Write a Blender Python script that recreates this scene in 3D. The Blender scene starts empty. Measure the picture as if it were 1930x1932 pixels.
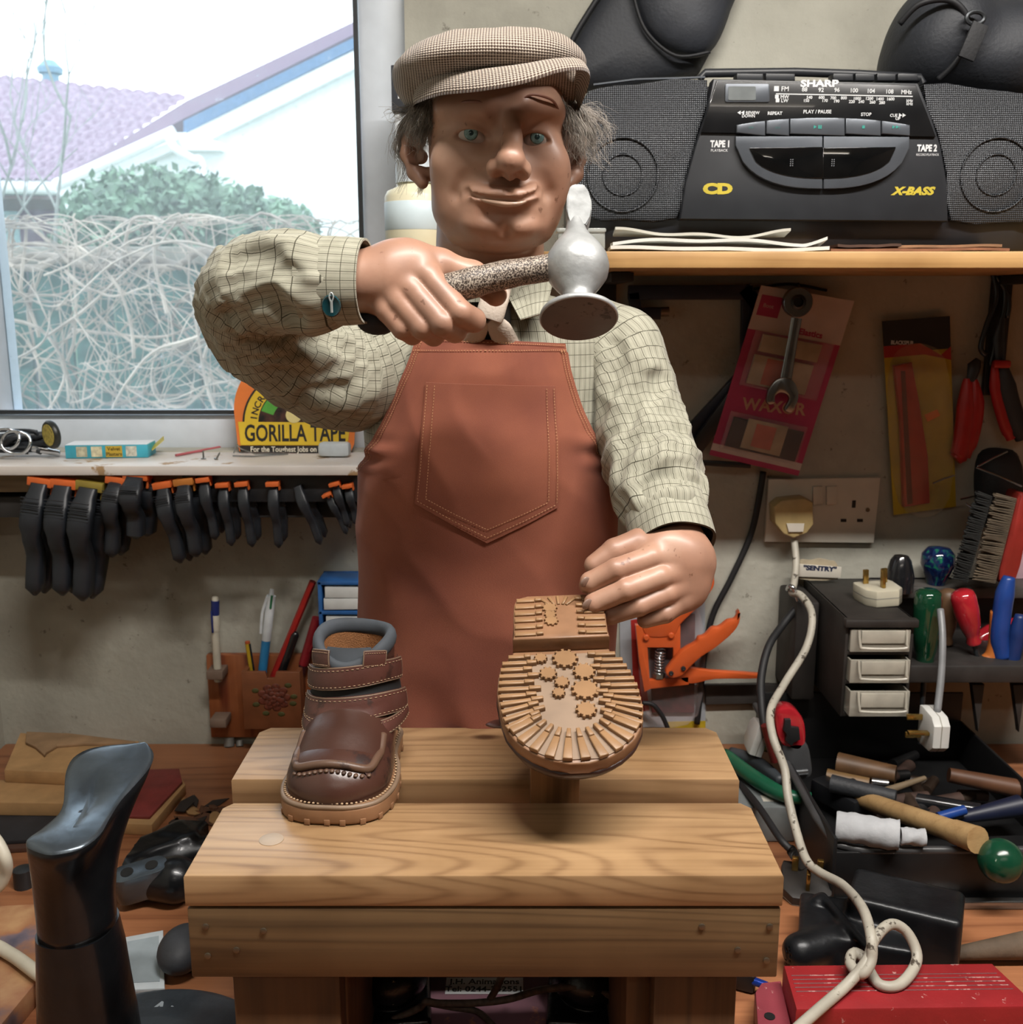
import bpy,bmesh,math,random
import numpy as np
from mathutils import Vector,Matrix,Euler
random.seed(7);np.random.seed(7)
scn=bpy.context.scene
COL=scn.collection
PITCH=math.radians(11.6);FPX=1930.0
CAMZ=1.45
# camera
cam_d=bpy.data.cameras.new('camera');cam=bpy.data.objects.new('camera',cam_d);COL.objects.link(cam)
cam.location=(0,0,CAMZ);cam.rotation_euler=(math.pi/2-PITCH,0,0)
cam_d.sensor_fit='HORIZONTAL';cam_d.sensor_width=36.0;cam_d.lens=36.0*FPX/1930.0
cam_d.clip_start=0.02;cam_d.clip_end=200
cam_d.dof.use_dof=True;cam_d.dof.focus_distance=0.80;cam_d.dof.aperture_fstop=15.0
scn.camera=cam
# world
w=bpy.data.worlds.new('overcast_sky');scn.world=w;w.use_nodes=True
nt=w.node_tree;bg=nt.nodes['Background']
bg.inputs[0].default_value=(0.80,0.90,1.0,1);bg.inputs[1].default_value=3.1
# lights
def area(name,loc,rot,sx,sy,power,color,portal=False):
 d=bpy.data.lights.new(name,'AREA');d.shape='RECTANGLE';d.size=sx;d.size_y=sy
 d.energy=power;d.color=color
 o=bpy.data.objects.new(name,d);COL.objects.link(o);o.location=loc;o.rotation_euler=rot
 if portal:d.cycles.is_portal=True
 return o
TUBE=(0.38,0.35,2.325)
area('ceiling_tube_light',(TUBE[0],TUBE[1],TUBE[2]-0.03),(0,0,0),1.15,0.06,33.0,(1.0,0.955,0.90))
FILL_TUBE=(0.15,-0.9,2.325)
area('rear_fill_light',(FILL_TUBE[0],FILL_TUBE[1],FILL_TUBE[2]-0.03),(0,0,0),1.15,0.06,3.0,(1.0,0.92,0.83))  # unseen rear tube, added as frontal fill for the face
area('window_portal',(-0.42,1.42,1.75),(math.pi/2,0,0),0.60,0.95,1.0,(1,1,1),portal=True)
# exposure
scn.view_settings.view_transform='Standard';scn.view_settings.look='None'
scn.view_settings.exposure=0.18;scn.view_settings.gamma=1.0
scn.view_settings.use_curve_mapping=False
scn.cycles.max_bounces=8;scn.cycles.use_denoising=True
scn.cycles.caustics_reflective=False;scn.cycles.caustics_refractive=False
# helpers
def P(x,y,D):
 """world point seen at pixel (x, y) of the 1930x1932 frame whose world Y is D"""
 a=(x-965.0)/FPX;b=(966.0-y)/FPX
 cp,sp=math.cos(PITCH),math.sin(PITCH)
 dy=cp+b*sp;dz=-sp+b*cp
 t=D/dy
 return Vector((a*t,D,CAMZ+dz*t))
def PZ(x,y,z):
 a=(x-965.0)/FPX;b=(966.0-y)/FPX
 cp,sp=math.cos(PITCH),math.sin(PITCH)
 dy=cp+b*sp;dz=-sp+b*cp
 t=(z-CAMZ)/dz
 return Vector((a*t,dy*t,z))
def lin(c):
 if isinstance(c,str):
  c=c.lstrip('#');c=[int(c[i:i+2],16)/255 for i in(0,2,4)]
 return tuple((v/12.92 if v<=0.04045 else((v+0.055)/1.055)**2.4)for v in c[:3])
def L4(c):return(*lin(c),1.0)
# materials
_M={}
def newmat(name):
 m=bpy.data.materials.new(name);m.use_nodes=True
 return m,m.node_tree,m.node_tree.nodes['Principled BSDF']
def node(nt,t,**kw):
 n=nt.nodes.new(t)
 for k,v in kw.items():
  if k.startswith('i_'):
   n.inputs[k[2:].replace('_',' ')].default_value=v
  else:setattr(n,k,v)
 return n
def ramp(nt,stops):
 r=nt.nodes.new('ShaderNodeValToRGB');e=r.color_ramp.elements
 while len(e)>1:e.remove(e[-1])
 e[0].position=stops[0][0];e[0].color=stops[0][1]
 for p,c in stops[1:]:
  x=e.new(p);x.color=c
 return r
def coords(nt,scale=(1,1,1),kind='Object',rot=(0,0,0)):
 tc=nt.nodes.new('ShaderNodeTexCoord');mp=nt.nodes.new('ShaderNodeMapping')
 mp.inputs['Scale'].default_value=scale;mp.inputs['Rotation'].default_value=rot
 nt.links.new(tc.outputs[kind],mp.inputs[0]);return mp
def bump(nt,b,height,strength=0.3,dist=0.001,chain=None):
 n=nt.nodes.new('ShaderNodeBump');n.inputs['Strength'].default_value=strength
 n.inputs['Distance'].default_value=dist
 nt.links.new(height,n.inputs['Height'])
 if chain is not None:nt.links.new(chain.outputs[0],n.inputs['Normal'])
 nt.links.new(n.outputs[0],b.inputs['Normal']);return n
def plain(name,col,rough=0.5,metal=0.0,var=0.10,nscale=40.0,bmp=0.0,bscale=300.0,spec=0.5,coat=0.0,alpha=1.0,rvar=0.0):
 """surface of one colour with slight natural variation"""
 key=('plain',name)
 if key in _M:return _M[key]
 m,nt,b=newmat(name);c=lin(col)
 mp=coords(nt)
 n=node(nt,'ShaderNodeTexNoise');n.inputs['Scale'].default_value=nscale;n.inputs['Detail'].default_value=5
 nt.links.new(mp.outputs[0],n.inputs[0])
 lo=tuple(max(0,v*(1-var*1.6))for v in c)+(1,);hi=tuple(min(1,v*(1+var*1.2)+0.002)for v in c)+(1,)
 r=ramp(nt,[(0.3,lo),(0.7,hi)]);nt.links.new(n.outputs[0],r.inputs[0]);nt.links.new(r.outputs[0],b.inputs['Base Color'])
 b.inputs['Roughness'].default_value=rough;b.inputs['Metallic'].default_value=metal
 b.inputs['Specular IOR Level'].default_value=spec;b.inputs['Coat Weight'].default_value=coat
 if rvar:
  rr=node(nt,'ShaderNodeMapRange');nt.links.new(n.outputs[0],rr.inputs[0])
  rr.inputs[1].default_value=0.3;rr.inputs[2].default_value=0.7;rr.inputs[3].default_value=max(0.02,rough-rvar);rr.inputs[4].default_value=min(1,rough+rvar)
  nt.links.new(rr.outputs[0],b.inputs['Roughness'])
 if bmp:
  n2=node(nt,'ShaderNodeTexNoise');n2.inputs['Scale'].default_value=bscale;n2.inputs['Detail'].default_value=4
  nt.links.new(mp.outputs[0],n2.inputs[0]);bump(nt,b,n2.outputs[0],bmp)
 if alpha<1:b.inputs['Alpha'].default_value=alpha
 _M[key]=m;return m
def worn(name,col,chip,rough=0.4,metal=0.0,cs=60.0,thr=0.66,var=0.1,bmp=0.15,spec=0.5,chiprough=0.6):
 """painted or handled surface with chips or stains of a second colour"""
 key=('worn',name)
 if key in _M:return _M[key]
 m,nt,b=newmat(name);c=lin(col);mp=coords(nt)
 n=node(nt,'ShaderNodeTexNoise');n.inputs['Scale'].default_value=cs*0.4;n.inputs['Detail'].default_value=4
 nt.links.new(mp.outputs[0],n.inputs[0])
 r=ramp(nt,[(0.3,tuple(v*(1-var*1.6)for v in c)+(1,)),(0.7,tuple(min(1,v*(1+var))for v in c)+(1,))])
 nt.links.new(n.outputs[0],r.inputs[0])
 n2=node(nt,'ShaderNodeTexNoise');n2.inputs['Scale'].default_value=cs;n2.inputs['Detail'].default_value=8;n2.inputs['Roughness'].default_value=0.65
 nt.links.new(mp.outputs[0],n2.inputs[0])
 r2=ramp(nt,[(thr-0.02,(0,0,0,1)),(thr+0.02,(1,1,1,1))]);nt.links.new(n2.outputs[0],r2.inputs[0])
 mx=node(nt,'ShaderNodeMix',data_type='RGBA');nt.links.new(r2.outputs[0],mx.inputs[0]);nt.links.new(r.outputs[0],mx.inputs[6])
 mx.inputs[7].default_value=L4(chip);nt.links.new(mx.outputs[2],b.inputs['Base Color'])
 rr=node(nt,'ShaderNodeMapRange');nt.links.new(r2.outputs[0],rr.inputs[0]);rr.inputs[3].default_value=rough;rr.inputs[4].default_value=chiprough
 nt.links.new(rr.outputs[0],b.inputs['Roughness'])
 b.inputs['Metallic'].default_value=metal;b.inputs['Specular IOR Level'].default_value=spec
 bump(nt,b,n2.outputs[0],bmp,0.002)
 _M[key]=m;return m
def wood(name,light,dark,axis='X',scale=1.0,rough=0.45,knots=True,ring=22.0,contrast=1.0,seed=0.0,bmp=0.25):
 """planed timber: growth-ring lines along one axis, fine pores, a few knots"""
 key=('wood',name)
 if key in _M:return _M[key]
 m,nt,b=newmat(name)
 st={'X':(0.10,1,1),'Y':(1,0.10,1),'Z':(1,1,0.10)}[axis]
 tc=nt.nodes.new('ShaderNodeTexCoord');mp=nt.nodes.new('ShaderNodeMapping')
 mp.inputs['Scale'].default_value=tuple(s*scale for s in st);mp.inputs['Location'].default_value=(seed,seed*0.7,seed*1.3)
 nt.links.new(tc.outputs['Object'],mp.inputs[0])
 n=node(nt,'ShaderNodeTexNoise');n.inputs['Scale'].default_value=9.0;n.inputs['Detail'].default_value=2.0;n.inputs['Distortion'].default_value=0.3
 nt.links.new(mp.outputs[0],n.inputs[0])
 mul=node(nt,'ShaderNodeMath',operation='MULTIPLY');nt.links.new(n.outputs[0],mul.inputs[0]);mul.inputs[1].default_value=ring
 fr=node(nt,'ShaderNodeMath',operation='SINE')
 m6=node(nt,'ShaderNodeMath',operation='MULTIPLY');nt.links.new(mul.outputs[0],m6.inputs[0]);m6.inputs[1].default_value=6.283
 nt.links.new(m6.outputs[0],fr.inputs[0])
 st2=tuple(s*scale for s in{'X':(4,260,260),'Y':(260,4,260),'Z':(260,260,4)}[axis])
 mp2=coords(nt,st2)
 n2=node(nt,'ShaderNodeTexNoise');n2.inputs['Scale'].default_value=1.0;n2.inputs['Detail'].default_value=3
 nt.links.new(mp2.outputs[0],n2.inputs[0])
 mr=node(nt,'ShaderNodeMapRange');nt.links.new(fr.outputs[0],mr.inputs[0]);mr.inputs[1].default_value=-1;mr.inputs[2].default_value=1
 pw=node(nt,'ShaderNodeMath',operation='POWER');nt.links.new(mr.outputs[0],pw.inputs[0]);pw.inputs[1].default_value=3.0
 ad=node(nt,'ShaderNodeMath',operation='MULTIPLY_ADD');nt.links.new(n2.outputs[0],ad.inputs[0]);ad.inputs[1].default_value=0.7;
 sb=node(nt,'ShaderNodeMath',operation='MULTIPLY');nt.links.new(pw.outputs[0],sb.inputs[0]);sb.inputs[1].default_value=0.45*contrast
 nt.links.new(sb.outputs[0],ad.inputs[2])
 l,d=lin(light),lin(dark)
 mid=tuple((a*2+c)/3 for a,c in zip(l,d))
 r=ramp(nt,[(0.15,(*l,1)),(0.50,(*mid,1)),(0.95,(*d,1))]);nt.links.new(ad.outputs[0],r.inputs[0])
 mp3=coords(nt,(5*scale,5*scale,5*scale));n3=node(nt,'ShaderNodeTexNoise');n3.inputs['Scale'].default_value=2.0;n3.inputs['Detail'].default_value=5
 nt.links.new(mp3.outputs[0],n3.inputs[0])
 r3=ramp(nt,[(0.3,(0.72,0.68,0.62,1)),(0.6,(1,1,1,1))]);nt.links.new(n3.outputs[0],r3.inputs[0])
 mx=node(nt,'ShaderNodeMix',data_type='RGBA',blend_type='MULTIPLY');mx.inputs[0].default_value=1.0
 nt.links.new(r.outputs[0],mx.inputs[6]);nt.links.new(r3.outputs[0],mx.inputs[7])
 out=mx
 if knots:
  v=node(nt,'ShaderNodeTexVoronoi');v.inputs['Scale'].default_value=11.0*scale
  kst=tuple({'X':(0.45,1,1),'Y':(1,0.45,1),'Z':(1,1,0.45)}[axis]);mpk=coords(nt,kst);nt.links.new(mpk.outputs[0],v.inputs[0])
  rk=ramp(nt,[(0.03,(0.09,0.05,0.03,1)),(0.075,(1,1,1,1))]);nt.links.new(v.outputs['Distance'],rk.inputs[0])
  mk=node(nt,'ShaderNodeMix',data_type='RGBA',blend_type='MULTIPLY');mk.inputs[0].default_value=0.85
  nt.links.new(mx.outputs[2],mk.inputs[6]);nt.links.new(rk.outputs[0],mk.inputs[7]);out=mk
 nt.links.new(out.outputs[2],b.inputs['Base Color'])
 b.inputs['Roughness'].default_value=rough
 bump(nt,b,ad.outputs[0],bmp,0.0008)
 _M[key]=m;return m
def emit(name,col,strength):
 m=bpy.data.materials.new(name);m.use_nodes=True;nt=m.node_tree;nt.nodes.clear()
 e=nt.nodes.new('ShaderNodeEmission');e.inputs[0].default_value=L4(col);e.inputs[1].default_value=strength
 o=nt.nodes.new('ShaderNodeOutputMaterial');nt.links.new(e.outputs[0],o.inputs[0]);return m
def clear(name,col='#ffffff',trans=0.75,rough=0.15):
 """thin clear plastic or glass: part see-through, part glossy skin"""
 key=('clear',name)
 if key in _M:return _M[key]
 m,nt,b=newmat(name);b.inputs['Base Color'].default_value=L4(col);b.inputs['Roughness'].default_value=rough
 tr=nt.nodes.new('ShaderNodeBsdfTransparent');mx=nt.nodes.new('ShaderNodeMixShader');o=nt.nodes['Material Output']
 tr.inputs[0].default_value=(1,1,1,1)
 mp=coords(nt);n=node(nt,'ShaderNodeTexNoise');n.inputs['Scale'].default_value=30;nt.links.new(mp.outputs[0],n.inputs[0])
 mr=node(nt,'ShaderNodeMapRange');nt.links.new(n.outputs[0],mr.inputs[0]);mr.inputs[3].default_value=trans+0.08;mr.inputs[4].default_value=trans-0.08
 nt.links.new(mr.outputs[0],mx.inputs[0]);nt.links.new(b.outputs[0],mx.inputs[1]);nt.links.new(tr.outputs[0],mx.inputs[2]);nt.links.new(mx.outputs[0],o.inputs[0])
 _M[key]=m;return m
 # mesh builder
class MB:
 def __init__(s):s.v=[];s.f=[];s.uv={};s.mi=[];s.has_uv=False
 def add(s,verts,faces,uvs=None,mi=0):
  o=len(s.v);s.v+=[tuple(v)for v in verts]
  for i,f in enumerate(faces):
   s.f.append(tuple(a+o for a in f));s.mi.append(mi)
  if uvs is not None:
   s.has_uv=True
   for i,u in enumerate(uvs):s.uv[o+i]=u
  return s
 def box(s,c,size,rot=None,bev=0.0,seg=2,mi=0,M=None):
  bm=bmesh.new();bmesh.ops.create_cube(bm,size=1.0)
  bmesh.ops.scale(bm,vec=Vector(size),verts=bm.verts)
  if bev>0:bmesh.ops.bevel(bm,geom=bm.edges[:],offset=bev,segments=seg,profile=0.5,affect='EDGES')
  T=Matrix.Translation(Vector(c))@(Euler(rot).to_matrix().to_4x4()if rot else Matrix())
  if M is not None:T=M@T
  s._bm(bm,T,mi);return s
 def _bm(s,bm,T=None,mi=0):
  if T is not None:bmesh.ops.transform(bm,matrix=T,verts=bm.verts)
  bm.verts.index_update();s.add([v.co[:]for v in bm.verts],[[v.index for v in f.verts]for f in bm.faces],mi=mi);bm.free()
 def prism(s,pts,d0,d1,M=None,bev=0.0,seg=2,mi=0):
  """2-D outline (x, y) extruded along local z from d0 to d1, then mapped by M"""
  bm=bmesh.new();vs=[bm.verts.new((x,y,d0))for x,y in pts]
  f=bm.faces.new(vs)
  r=bmesh.ops.extrude_face_region(bm,geom=[f]);nv=[g for g in r['geom']if isinstance(g,bmesh.types.BMVert)]
  bmesh.ops.translate(bm,vec=(0,0,d1-d0),verts=nv)
  bmesh.ops.recalc_face_normals(bm,faces=bm.faces)
  if bev>0:
   es=[e for e in bm.edges if abs(e.verts[0].co.z-e.verts[1].co.z)<1e-9]
   bmesh.ops.bevel(bm,geom=es,offset=bev,segments=seg,profile=0.5,affect='EDGES')
  s._bm(bm,M,mi);return s
 def tube(s,pts,r,n=10,caps=True,mi=0,closed=False,ell=None,uv=False,up=None):
  pts=[Vector(p)for p in pts];m=len(pts)
  rr=list(r)if hasattr(r,'__len__')else[r]*m
  T=[]
  for i in range(m):
   if closed:a,b=pts[i-1],pts[(i+1)%m]
   else:a,b=pts[max(i-1,0)],pts[min(i+1,m-1)]
   t=b-a;T.append(t.normalized()if t.length>1e-12 else Vector((0,0,1)))
  ref=Vector(up)if up is not None else(Vector((0,0,1))if abs(T[0].z)<0.9 else Vector((1,0,0)))
  u=(ref-T[0]*ref.dot(T[0])).normalized();V=[];UV=[];acc=0
  for i in range(m):
   if up is not None:u=(Vector(up)-T[i]*Vector(up).dot(T[i])).normalized()
   else:u=(u-T[i]*u.dot(T[i])).normalized()
   w_=T[i].cross(u)
   if i:acc+=(pts[i]-pts[i-1]).length
   ea,eb=(ell[i]if ell else(1,1))if(ell and hasattr(ell[0],'__len__'))else(ell or(1,1))
   for k in range(n):
    a=2*math.pi*k/n
    V.append(pts[i]+(u*math.cos(a)*ea+w_*math.sin(a)*eb)*rr[i]);UV.append((k/n,acc))
  F=[]
  for i in range(m if closed else m-1):
   for k in range(n):
    j=(i+1)%m
    F.append((i*n+k,i*n+(k+1)%n,j*n+(k+1)%n,j*n+k))
  if caps and not closed:
   F.append(tuple(reversed(range(n))));F.append(tuple((m-1)*n+k for k in range(n)))
  s.add(V,F,UV if uv else None,mi);return s
 def lathe(s,prof,M=None,n=32,mi=0,sx=1.0,sy=1.0):
  """profile of (radius, z) pairs turned about z"""
  V=[];F=[];idx=[]
  for r,z in prof:
   if r<1e-7:idx.append([len(V)]);V.append(Vector((0,0,z)))
   else:
    idx.append(list(range(len(V),len(V)+n)))
    for k in range(n):
     a=2*math.pi*k/n;V.append(Vector((r*math.cos(a)*sx,r*math.sin(a)*sy,z)))
  for a,b in zip(idx,idx[1:]):
   for k in range(n):
    k2=(k+1)%n
    if len(a)==1 and len(b)==1:continue
    if len(a)==1:F.append((a[0],b[k2],b[k]))
    elif len(b)==1:F.append((a[k],a[k2],b[0]))
    else:F.append((a[k],a[k2],b[k2],b[k]))
  if len(idx[0])>1:F.append(tuple(reversed(idx[0])))
  if len(idx[-1])>1:F.append(tuple(idx[-1]))
  if M is not None:V=[M@v for v in V]
  s.add(V,F,None,mi);return s
 def ball(s,c,r,M=None,n=20,mi=0):
  r=Vector(r)if hasattr(r,'__len__')else Vector((r,r,r))
  bm=bmesh.new();bmesh.ops.create_uvsphere(bm,u_segments=n,v_segments=max(6,n*2//3),radius=1.0)
  T=Matrix.Translation(Vector(c))@Matrix.Diagonal((*r,1))
  s._bm(bm,(M@T)if M is not None else T,mi);return s
 def grid(s,fn,nu,nv,mi=0,wrap=False,uvfn=None):
  V=[];UV=[]
  for j in range(nv+1):
   for i in range(nu+(0 if wrap else 1)):
    V.append(fn(i/nu,j/nv));UV.append(uvfn(i/nu,j/nv)if uvfn else(i/nu,j/nv))
  W=nu if wrap else nu+1;F=[]
  for j in range(nv):
   for i in range(nu):
    i2=(i+1)%W if wrap else i+1
    F.append((j*W+i,j*W+i2,(j+1)*W+i2,(j+1)*W+i))
  s.add(V,F,UV,mi);return s
def mesh_of(mb,name,mats,smooth=True,angle=40,M=None):
 me=bpy.data.meshes.new(name)
 V=mb.v if M is None else[tuple(M@Vector(v))for v in mb.v]
 me.from_pydata(V,[],mb.f)
 for m in(mats if isinstance(mats,(list,tuple))else[mats]):me.materials.append(m)
 if any(mb.mi):me.polygons.foreach_set('material_index',mb.mi)
 if mb.has_uv:
  uvl=me.uv_layers.new(name='UVMap')
  for lo in me.loops:uvl.data[lo.index].uv=mb.uv.get(lo.vertex_index,(0,0))
 me.validate();me.update()
 bm=bmesh.new();bm.from_mesh(me)
 if smooth:
  lim=math.radians(angle)
  for f in bm.faces:f.smooth=True
  for e in bm.edges:
   if len(e.link_faces)==2 and e.calc_face_angle(0)>lim:e.smooth=False
 bm.to_mesh(me);bm.free();me.update()
 return me
def tag(o,label=None,cat=None,group=None,kind=None):
 if label:o['label']=label
 if cat:o['category']=cat
 if group:o['group']=group
 if kind:o['kind']=kind
 return o
def thing(name,label,cat,loc,rot=(0,0,0),group=None):
 o=bpy.data.objects.new(name,None);COL.objects.link(o);o.empty_display_size=0.02
 o.location=loc;o.rotation_euler=rot;tag(o,label,cat,group);return o
def mw(o):
 M=Matrix.Translation(o.location)@o.rotation_euler.to_matrix().to_4x4()
 return(mw(o.parent)@M)if o.parent else M
def part(name,mb,mats,parent,world=True,smooth=True,angle=40,label=None,loc=None):
 """a part (or sub-part) of a thing; mesh given in world or in the parent's coordinates"""
 M=mw(parent).inverted()if world else None
 me=mesh_of(mb,name,mats,smooth,angle,M)if isinstance(mb,MB)else mb
 o=bpy.data.objects.new(name,me);COL.objects.link(o);o.parent=parent
 if label:o['label']=label
 return o
def solo(name,mb,mats,label,cat,origin,group=None,smooth=True,angle=40,kind=None,local=False,rot=None):
 """a thing that is one mesh"""
 origin=Vector(origin)
 M=None if local else Matrix.Translation(-origin)
 me=mesh_of(mb,name,mats,smooth,angle,M)
 o=bpy.data.objects.new(name,me);COL.objects.link(o);o.location=origin
 if rot:o.rotation_euler=rot
 tag(o,label,cat,group,kind);return o
def struct(name,mb,mats,smooth=True,angle=35,parent=None):
 me=mesh_of(mb,name,mats,smooth,angle);o=bpy.data.objects.new(name,me);COL.objects.link(o)
 if parent is None:o['kind']='structure'
 else:o.parent=parent
 return o
def clone(root,loc=None,rot=None,label=None,group=None,parent=None,scale=None):
 c=root.copy();COL.objects.link(c)
 if parent is not None:c.parent=parent
 if loc is not None:c.location=loc
 if rot is not None:c.rotation_euler=rot
 if scale is not None:c.scale=scale
 if label:c['label']=label
 if group:c['group']=group
 for ch in[o for o in scn.objects if o.parent==root]:clone(ch,parent=c)
 return c
def smooth_path(pts,n=8,closed=False):
 """Catmull-Rom through the points"""
 pts=[Vector(p)for p in pts];out=[];m=len(pts)
 for i in range(m if closed else m-1):
  if closed:p0,p1,p2,p3=pts[i-1],pts[i],pts[(i+1)%m],pts[(i+2)%m]
  else:p0,p1,p2,p3=pts[max(i-1,0)],pts[i],pts[i+1],pts[min(i+2,m-1)]
  for k in range(n):
   t=k/n
   out.append(0.5*((2*p1)+(p2-p0)*t+(2*p0-5*p1+4*p2-p3)*t*t+(3*p1-p0-3*p2+p3)*t**3))
 if not closed:out.append(pts[-1])
 return out
def smooth2(pts,n=6,closed=True):
 return[(p.x,p.y)for p in smooth_path([(x,y,0)for x,y in pts],n,closed)]
def interp(xs,ys,x):
 return float(np.interp(x,xs,ys))
def text_mb(txt,size,M,depth=0.0004,bold=0.0,shear=0.0,sx=1.0,align='CENTER',mb=None,mi=0,spacing=1.0):
 """real lettering geometry; local x right, y up, z out of the surface"""
 cu=bpy.data.curves.new('lettering','FONT');cu.body=txt;cu.size=size;cu.extrude=depth;cu.offset=bold
 cu.shear=shear;cu.align_x=align;cu.align_y='CENTER';cu.resolution_u=3;cu.space_character=spacing
 ob=bpy.data.objects.new('lettering',cu);COL.objects.link(ob)
 dg=bpy.context.evaluated_depsgraph_get();dg.update()
 me=bpy.data.meshes.new_from_object(ob.evaluated_get(dg))
 mb=mb or MB();S=Matrix.Diagonal((sx,1,1,1));T=M@S
 mb.add([tuple(T@v.co)for v in me.vertices],[tuple(p.vertices)for p in me.polygons],None,mi)
 bpy.data.objects.remove(ob);bpy.data.curves.remove(cu);bpy.data.meshes.remove(me)
 return mb
def frame(o,xdir,ydir):
 """matrix with the given origin, x axis and (approximate) y axis"""
 x=Vector(xdir).normalized();y=Vector(ydir);z=x.cross(y).normalized();y=z.cross(x)
 M=Matrix(((x.x,y.x,z.x,o[0]),(x.y,y.y,z.y,o[1]),(x.z,y.z,z.z,o[2]),(0,0,0,1)));return M
def wallM(o,tilt=0.0):
 """x right, y up, z towards the camera: for things that hang on the back wall; tilt turns them clockwise"""
 c,s_=math.cos(tilt),math.sin(tilt)
 return frame(o,(c,0,-s_),(s_,0,c))
 # implicit surfaces
def smin(a,b,k):
 h=np.clip(0.5+0.5*(b-a)/k,0,1);return b*(1-h)+a*h-k*h*(1-h)
def smax(a,b,k):return-smin(-a,-b,k)
class SDF:
 """sampled distance field; shapes are blended in, then polygonised by surface nets"""
 def __init__(s,lo,hi,res):
  s.lo=np.array(lo,float);s.res=res;s.n=np.ceil((np.array(hi)-s.lo)/res).astype(int)+1
  ax=[(s.lo[i]+res*np.arange(s.n[i])).astype(np.float32)for i in range(3)]
  s.ax=ax;s.d=np.full(s.n,1.0,np.float32)
 def _sub(s,lo,hi):
  i0=[max(0,int((lo[i]-s.lo[i])/s.res))for i in range(3)];i1=[min(s.n[i],int((hi[i]-s.lo[i])/s.res)+2)for i in range(3)]
  sl=tuple(slice(a,max(a,b))for a,b in zip(i0,i1))
  return sl,s.ax[0][sl[0]][:,None,None],s.ax[1][sl[1]][None,:,None],s.ax[2][sl[2]][None,None,:]
 def _ap(s,sl,d,k,cut):
  if cut:s.d[sl]=smax(s.d[sl],-d,k)
  else:s.d[sl]=smin(s.d[sl],d,k)
 def ell(s,c,r,k=0.004,R=None,cut=False,pad=None):
  c=np.array(c,float);r=np.array(r,float)if hasattr(r,'__len__')else np.full(3,float(r))
  m=(r.max()+(pad if pad else k*2+0.004))*np.ones(3)
  sl,X,Y,Z=s._sub(c-m,c+m);x,y,z=X-c[0],Y-c[1],Z-c[2]
  if R is not None:
   Ri=np.array(R.to_3x3()if isinstance(R,Matrix)else Euler(R).to_matrix()).T
   x,y,z=(Ri[i,0]*x+Ri[i,1]*y+Ri[i,2]*z for i in range(3))
  k0=np.sqrt((x/r[0])**2+(y/r[1])**2+(z/r[2])**2)
  k1=np.sqrt((x/r[0]**2)**2+(y/r[1]**2)**2+(z/r[2]**2)**2)+1e-9
  s._ap(sl,(k0*(k0-1.0)/k1).astype(np.float32),k,cut);return s
 def cap(s,a,b,ra,rb,k=0.004,cut=False):
  a=np.array(a,float);b=np.array(b,float);m=max(ra,rb)+k*2+0.004
  sl,X,Y,Z=s._sub(np.minimum(a,b)-m,np.maximum(a,b)+m)
  ba=b-a;px,py,pz=X-a[0],Y-a[1],Z-a[2]
  h=np.clip((px*ba[0]+py*ba[1]+pz*ba[2])/max(1e-12,ba@ba),0,1)
  d=np.sqrt((px-ba[0]*h)**2+(py-ba[1]*h)**2+(pz-ba[2]*h)**2)-(ra+(rb-ra)*h)
  s._ap(sl,d.astype(np.float32),k,cut);return s
 def chain(s,pts,rs,k=0.004,cut=False):
  for i in range(len(pts)-1):s.cap(pts[i],pts[i+1],rs[i],rs[i+1],k,cut)
  return s
 def box(s,c,h,k=0.003,R=None,rnd=0.003,cut=False):
  c=np.array(c,float);h=np.array(h,float);m=np.linalg.norm(h)+k*2+rnd+0.003
  sl,X,Y,Z=s._sub(c-m,c+m);x,y,z=X-c[0],Y-c[1],Z-c[2]
  if R is not None:
   Ri=np.array(R.to_3x3()if isinstance(R,Matrix)else Euler(R).to_matrix()).T
   x,y,z=(Ri[i,0]*x+Ri[i,1]*y+Ri[i,2]*z for i in range(3))
  x,y,z=np.broadcast_arrays(np.abs(x)-h[0]+rnd,np.abs(y)-h[1]+rnd,np.abs(z)-h[2]+rnd)
  d=np.sqrt(np.maximum(x,0)**2+np.maximum(y,0)**2+np.maximum(z,0)**2)+np.minimum(np.maximum(x,np.maximum(y,z)),0)-rnd
  s._ap(sl,d.astype(np.float32),k,cut);return s
 def mesh(s,relax=2):
  D=s.d;n=D.shape;ins=D<0
  cnt=np.zeros((n[0]-1,n[1]-1,n[2]-1),np.float32);acc=np.zeros(cnt.shape+(3,),np.float32)
  I,J,K=np.meshgrid(*[np.arange(m-1,dtype=np.float32)for m in n],indexing='ij')
  base=(I,J,K)
  any_=np.zeros(cnt.shape,bool);all_=np.ones(cnt.shape,bool)
  for a in(0,1):
   for b in(0,1):
    for c in(0,1):
     q=ins[a:n[0]-1+a,b:n[1]-1+b,c:n[2]-1+c];any_|=q;all_&=q
  act=any_&~all_;ci=np.argwhere(act);idm=-np.ones(cnt.shape,np.int64);idm[act]=np.arange(len(ci))
  pos=np.zeros((len(ci),3));num=np.zeros(len(ci))
  for ax in range(3):
   o1,o2=[q for q in range(3)if q!=ax]
   for u in(0,1):
    for v in(0,1):
     o=[0,0,0];o[o1]=u;o[o2]=v;p0=ci+o;e=[0,0,0];e[ax]=1;p1=p0+e
     d0=D[tuple(p0.T)].astype(float);d1=D[tuple(p1.T)].astype(float);x=(d0<0)!=(d1<0)
     t=np.where(x,d0/np.where(x,d0-d1,1),0)
     pt=p0+np.outer(t,e);pos[x]+=pt[x];num[x]+=1
  pos/=num[:,None];V=s.lo+pos*s.res
  F=[]
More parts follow.
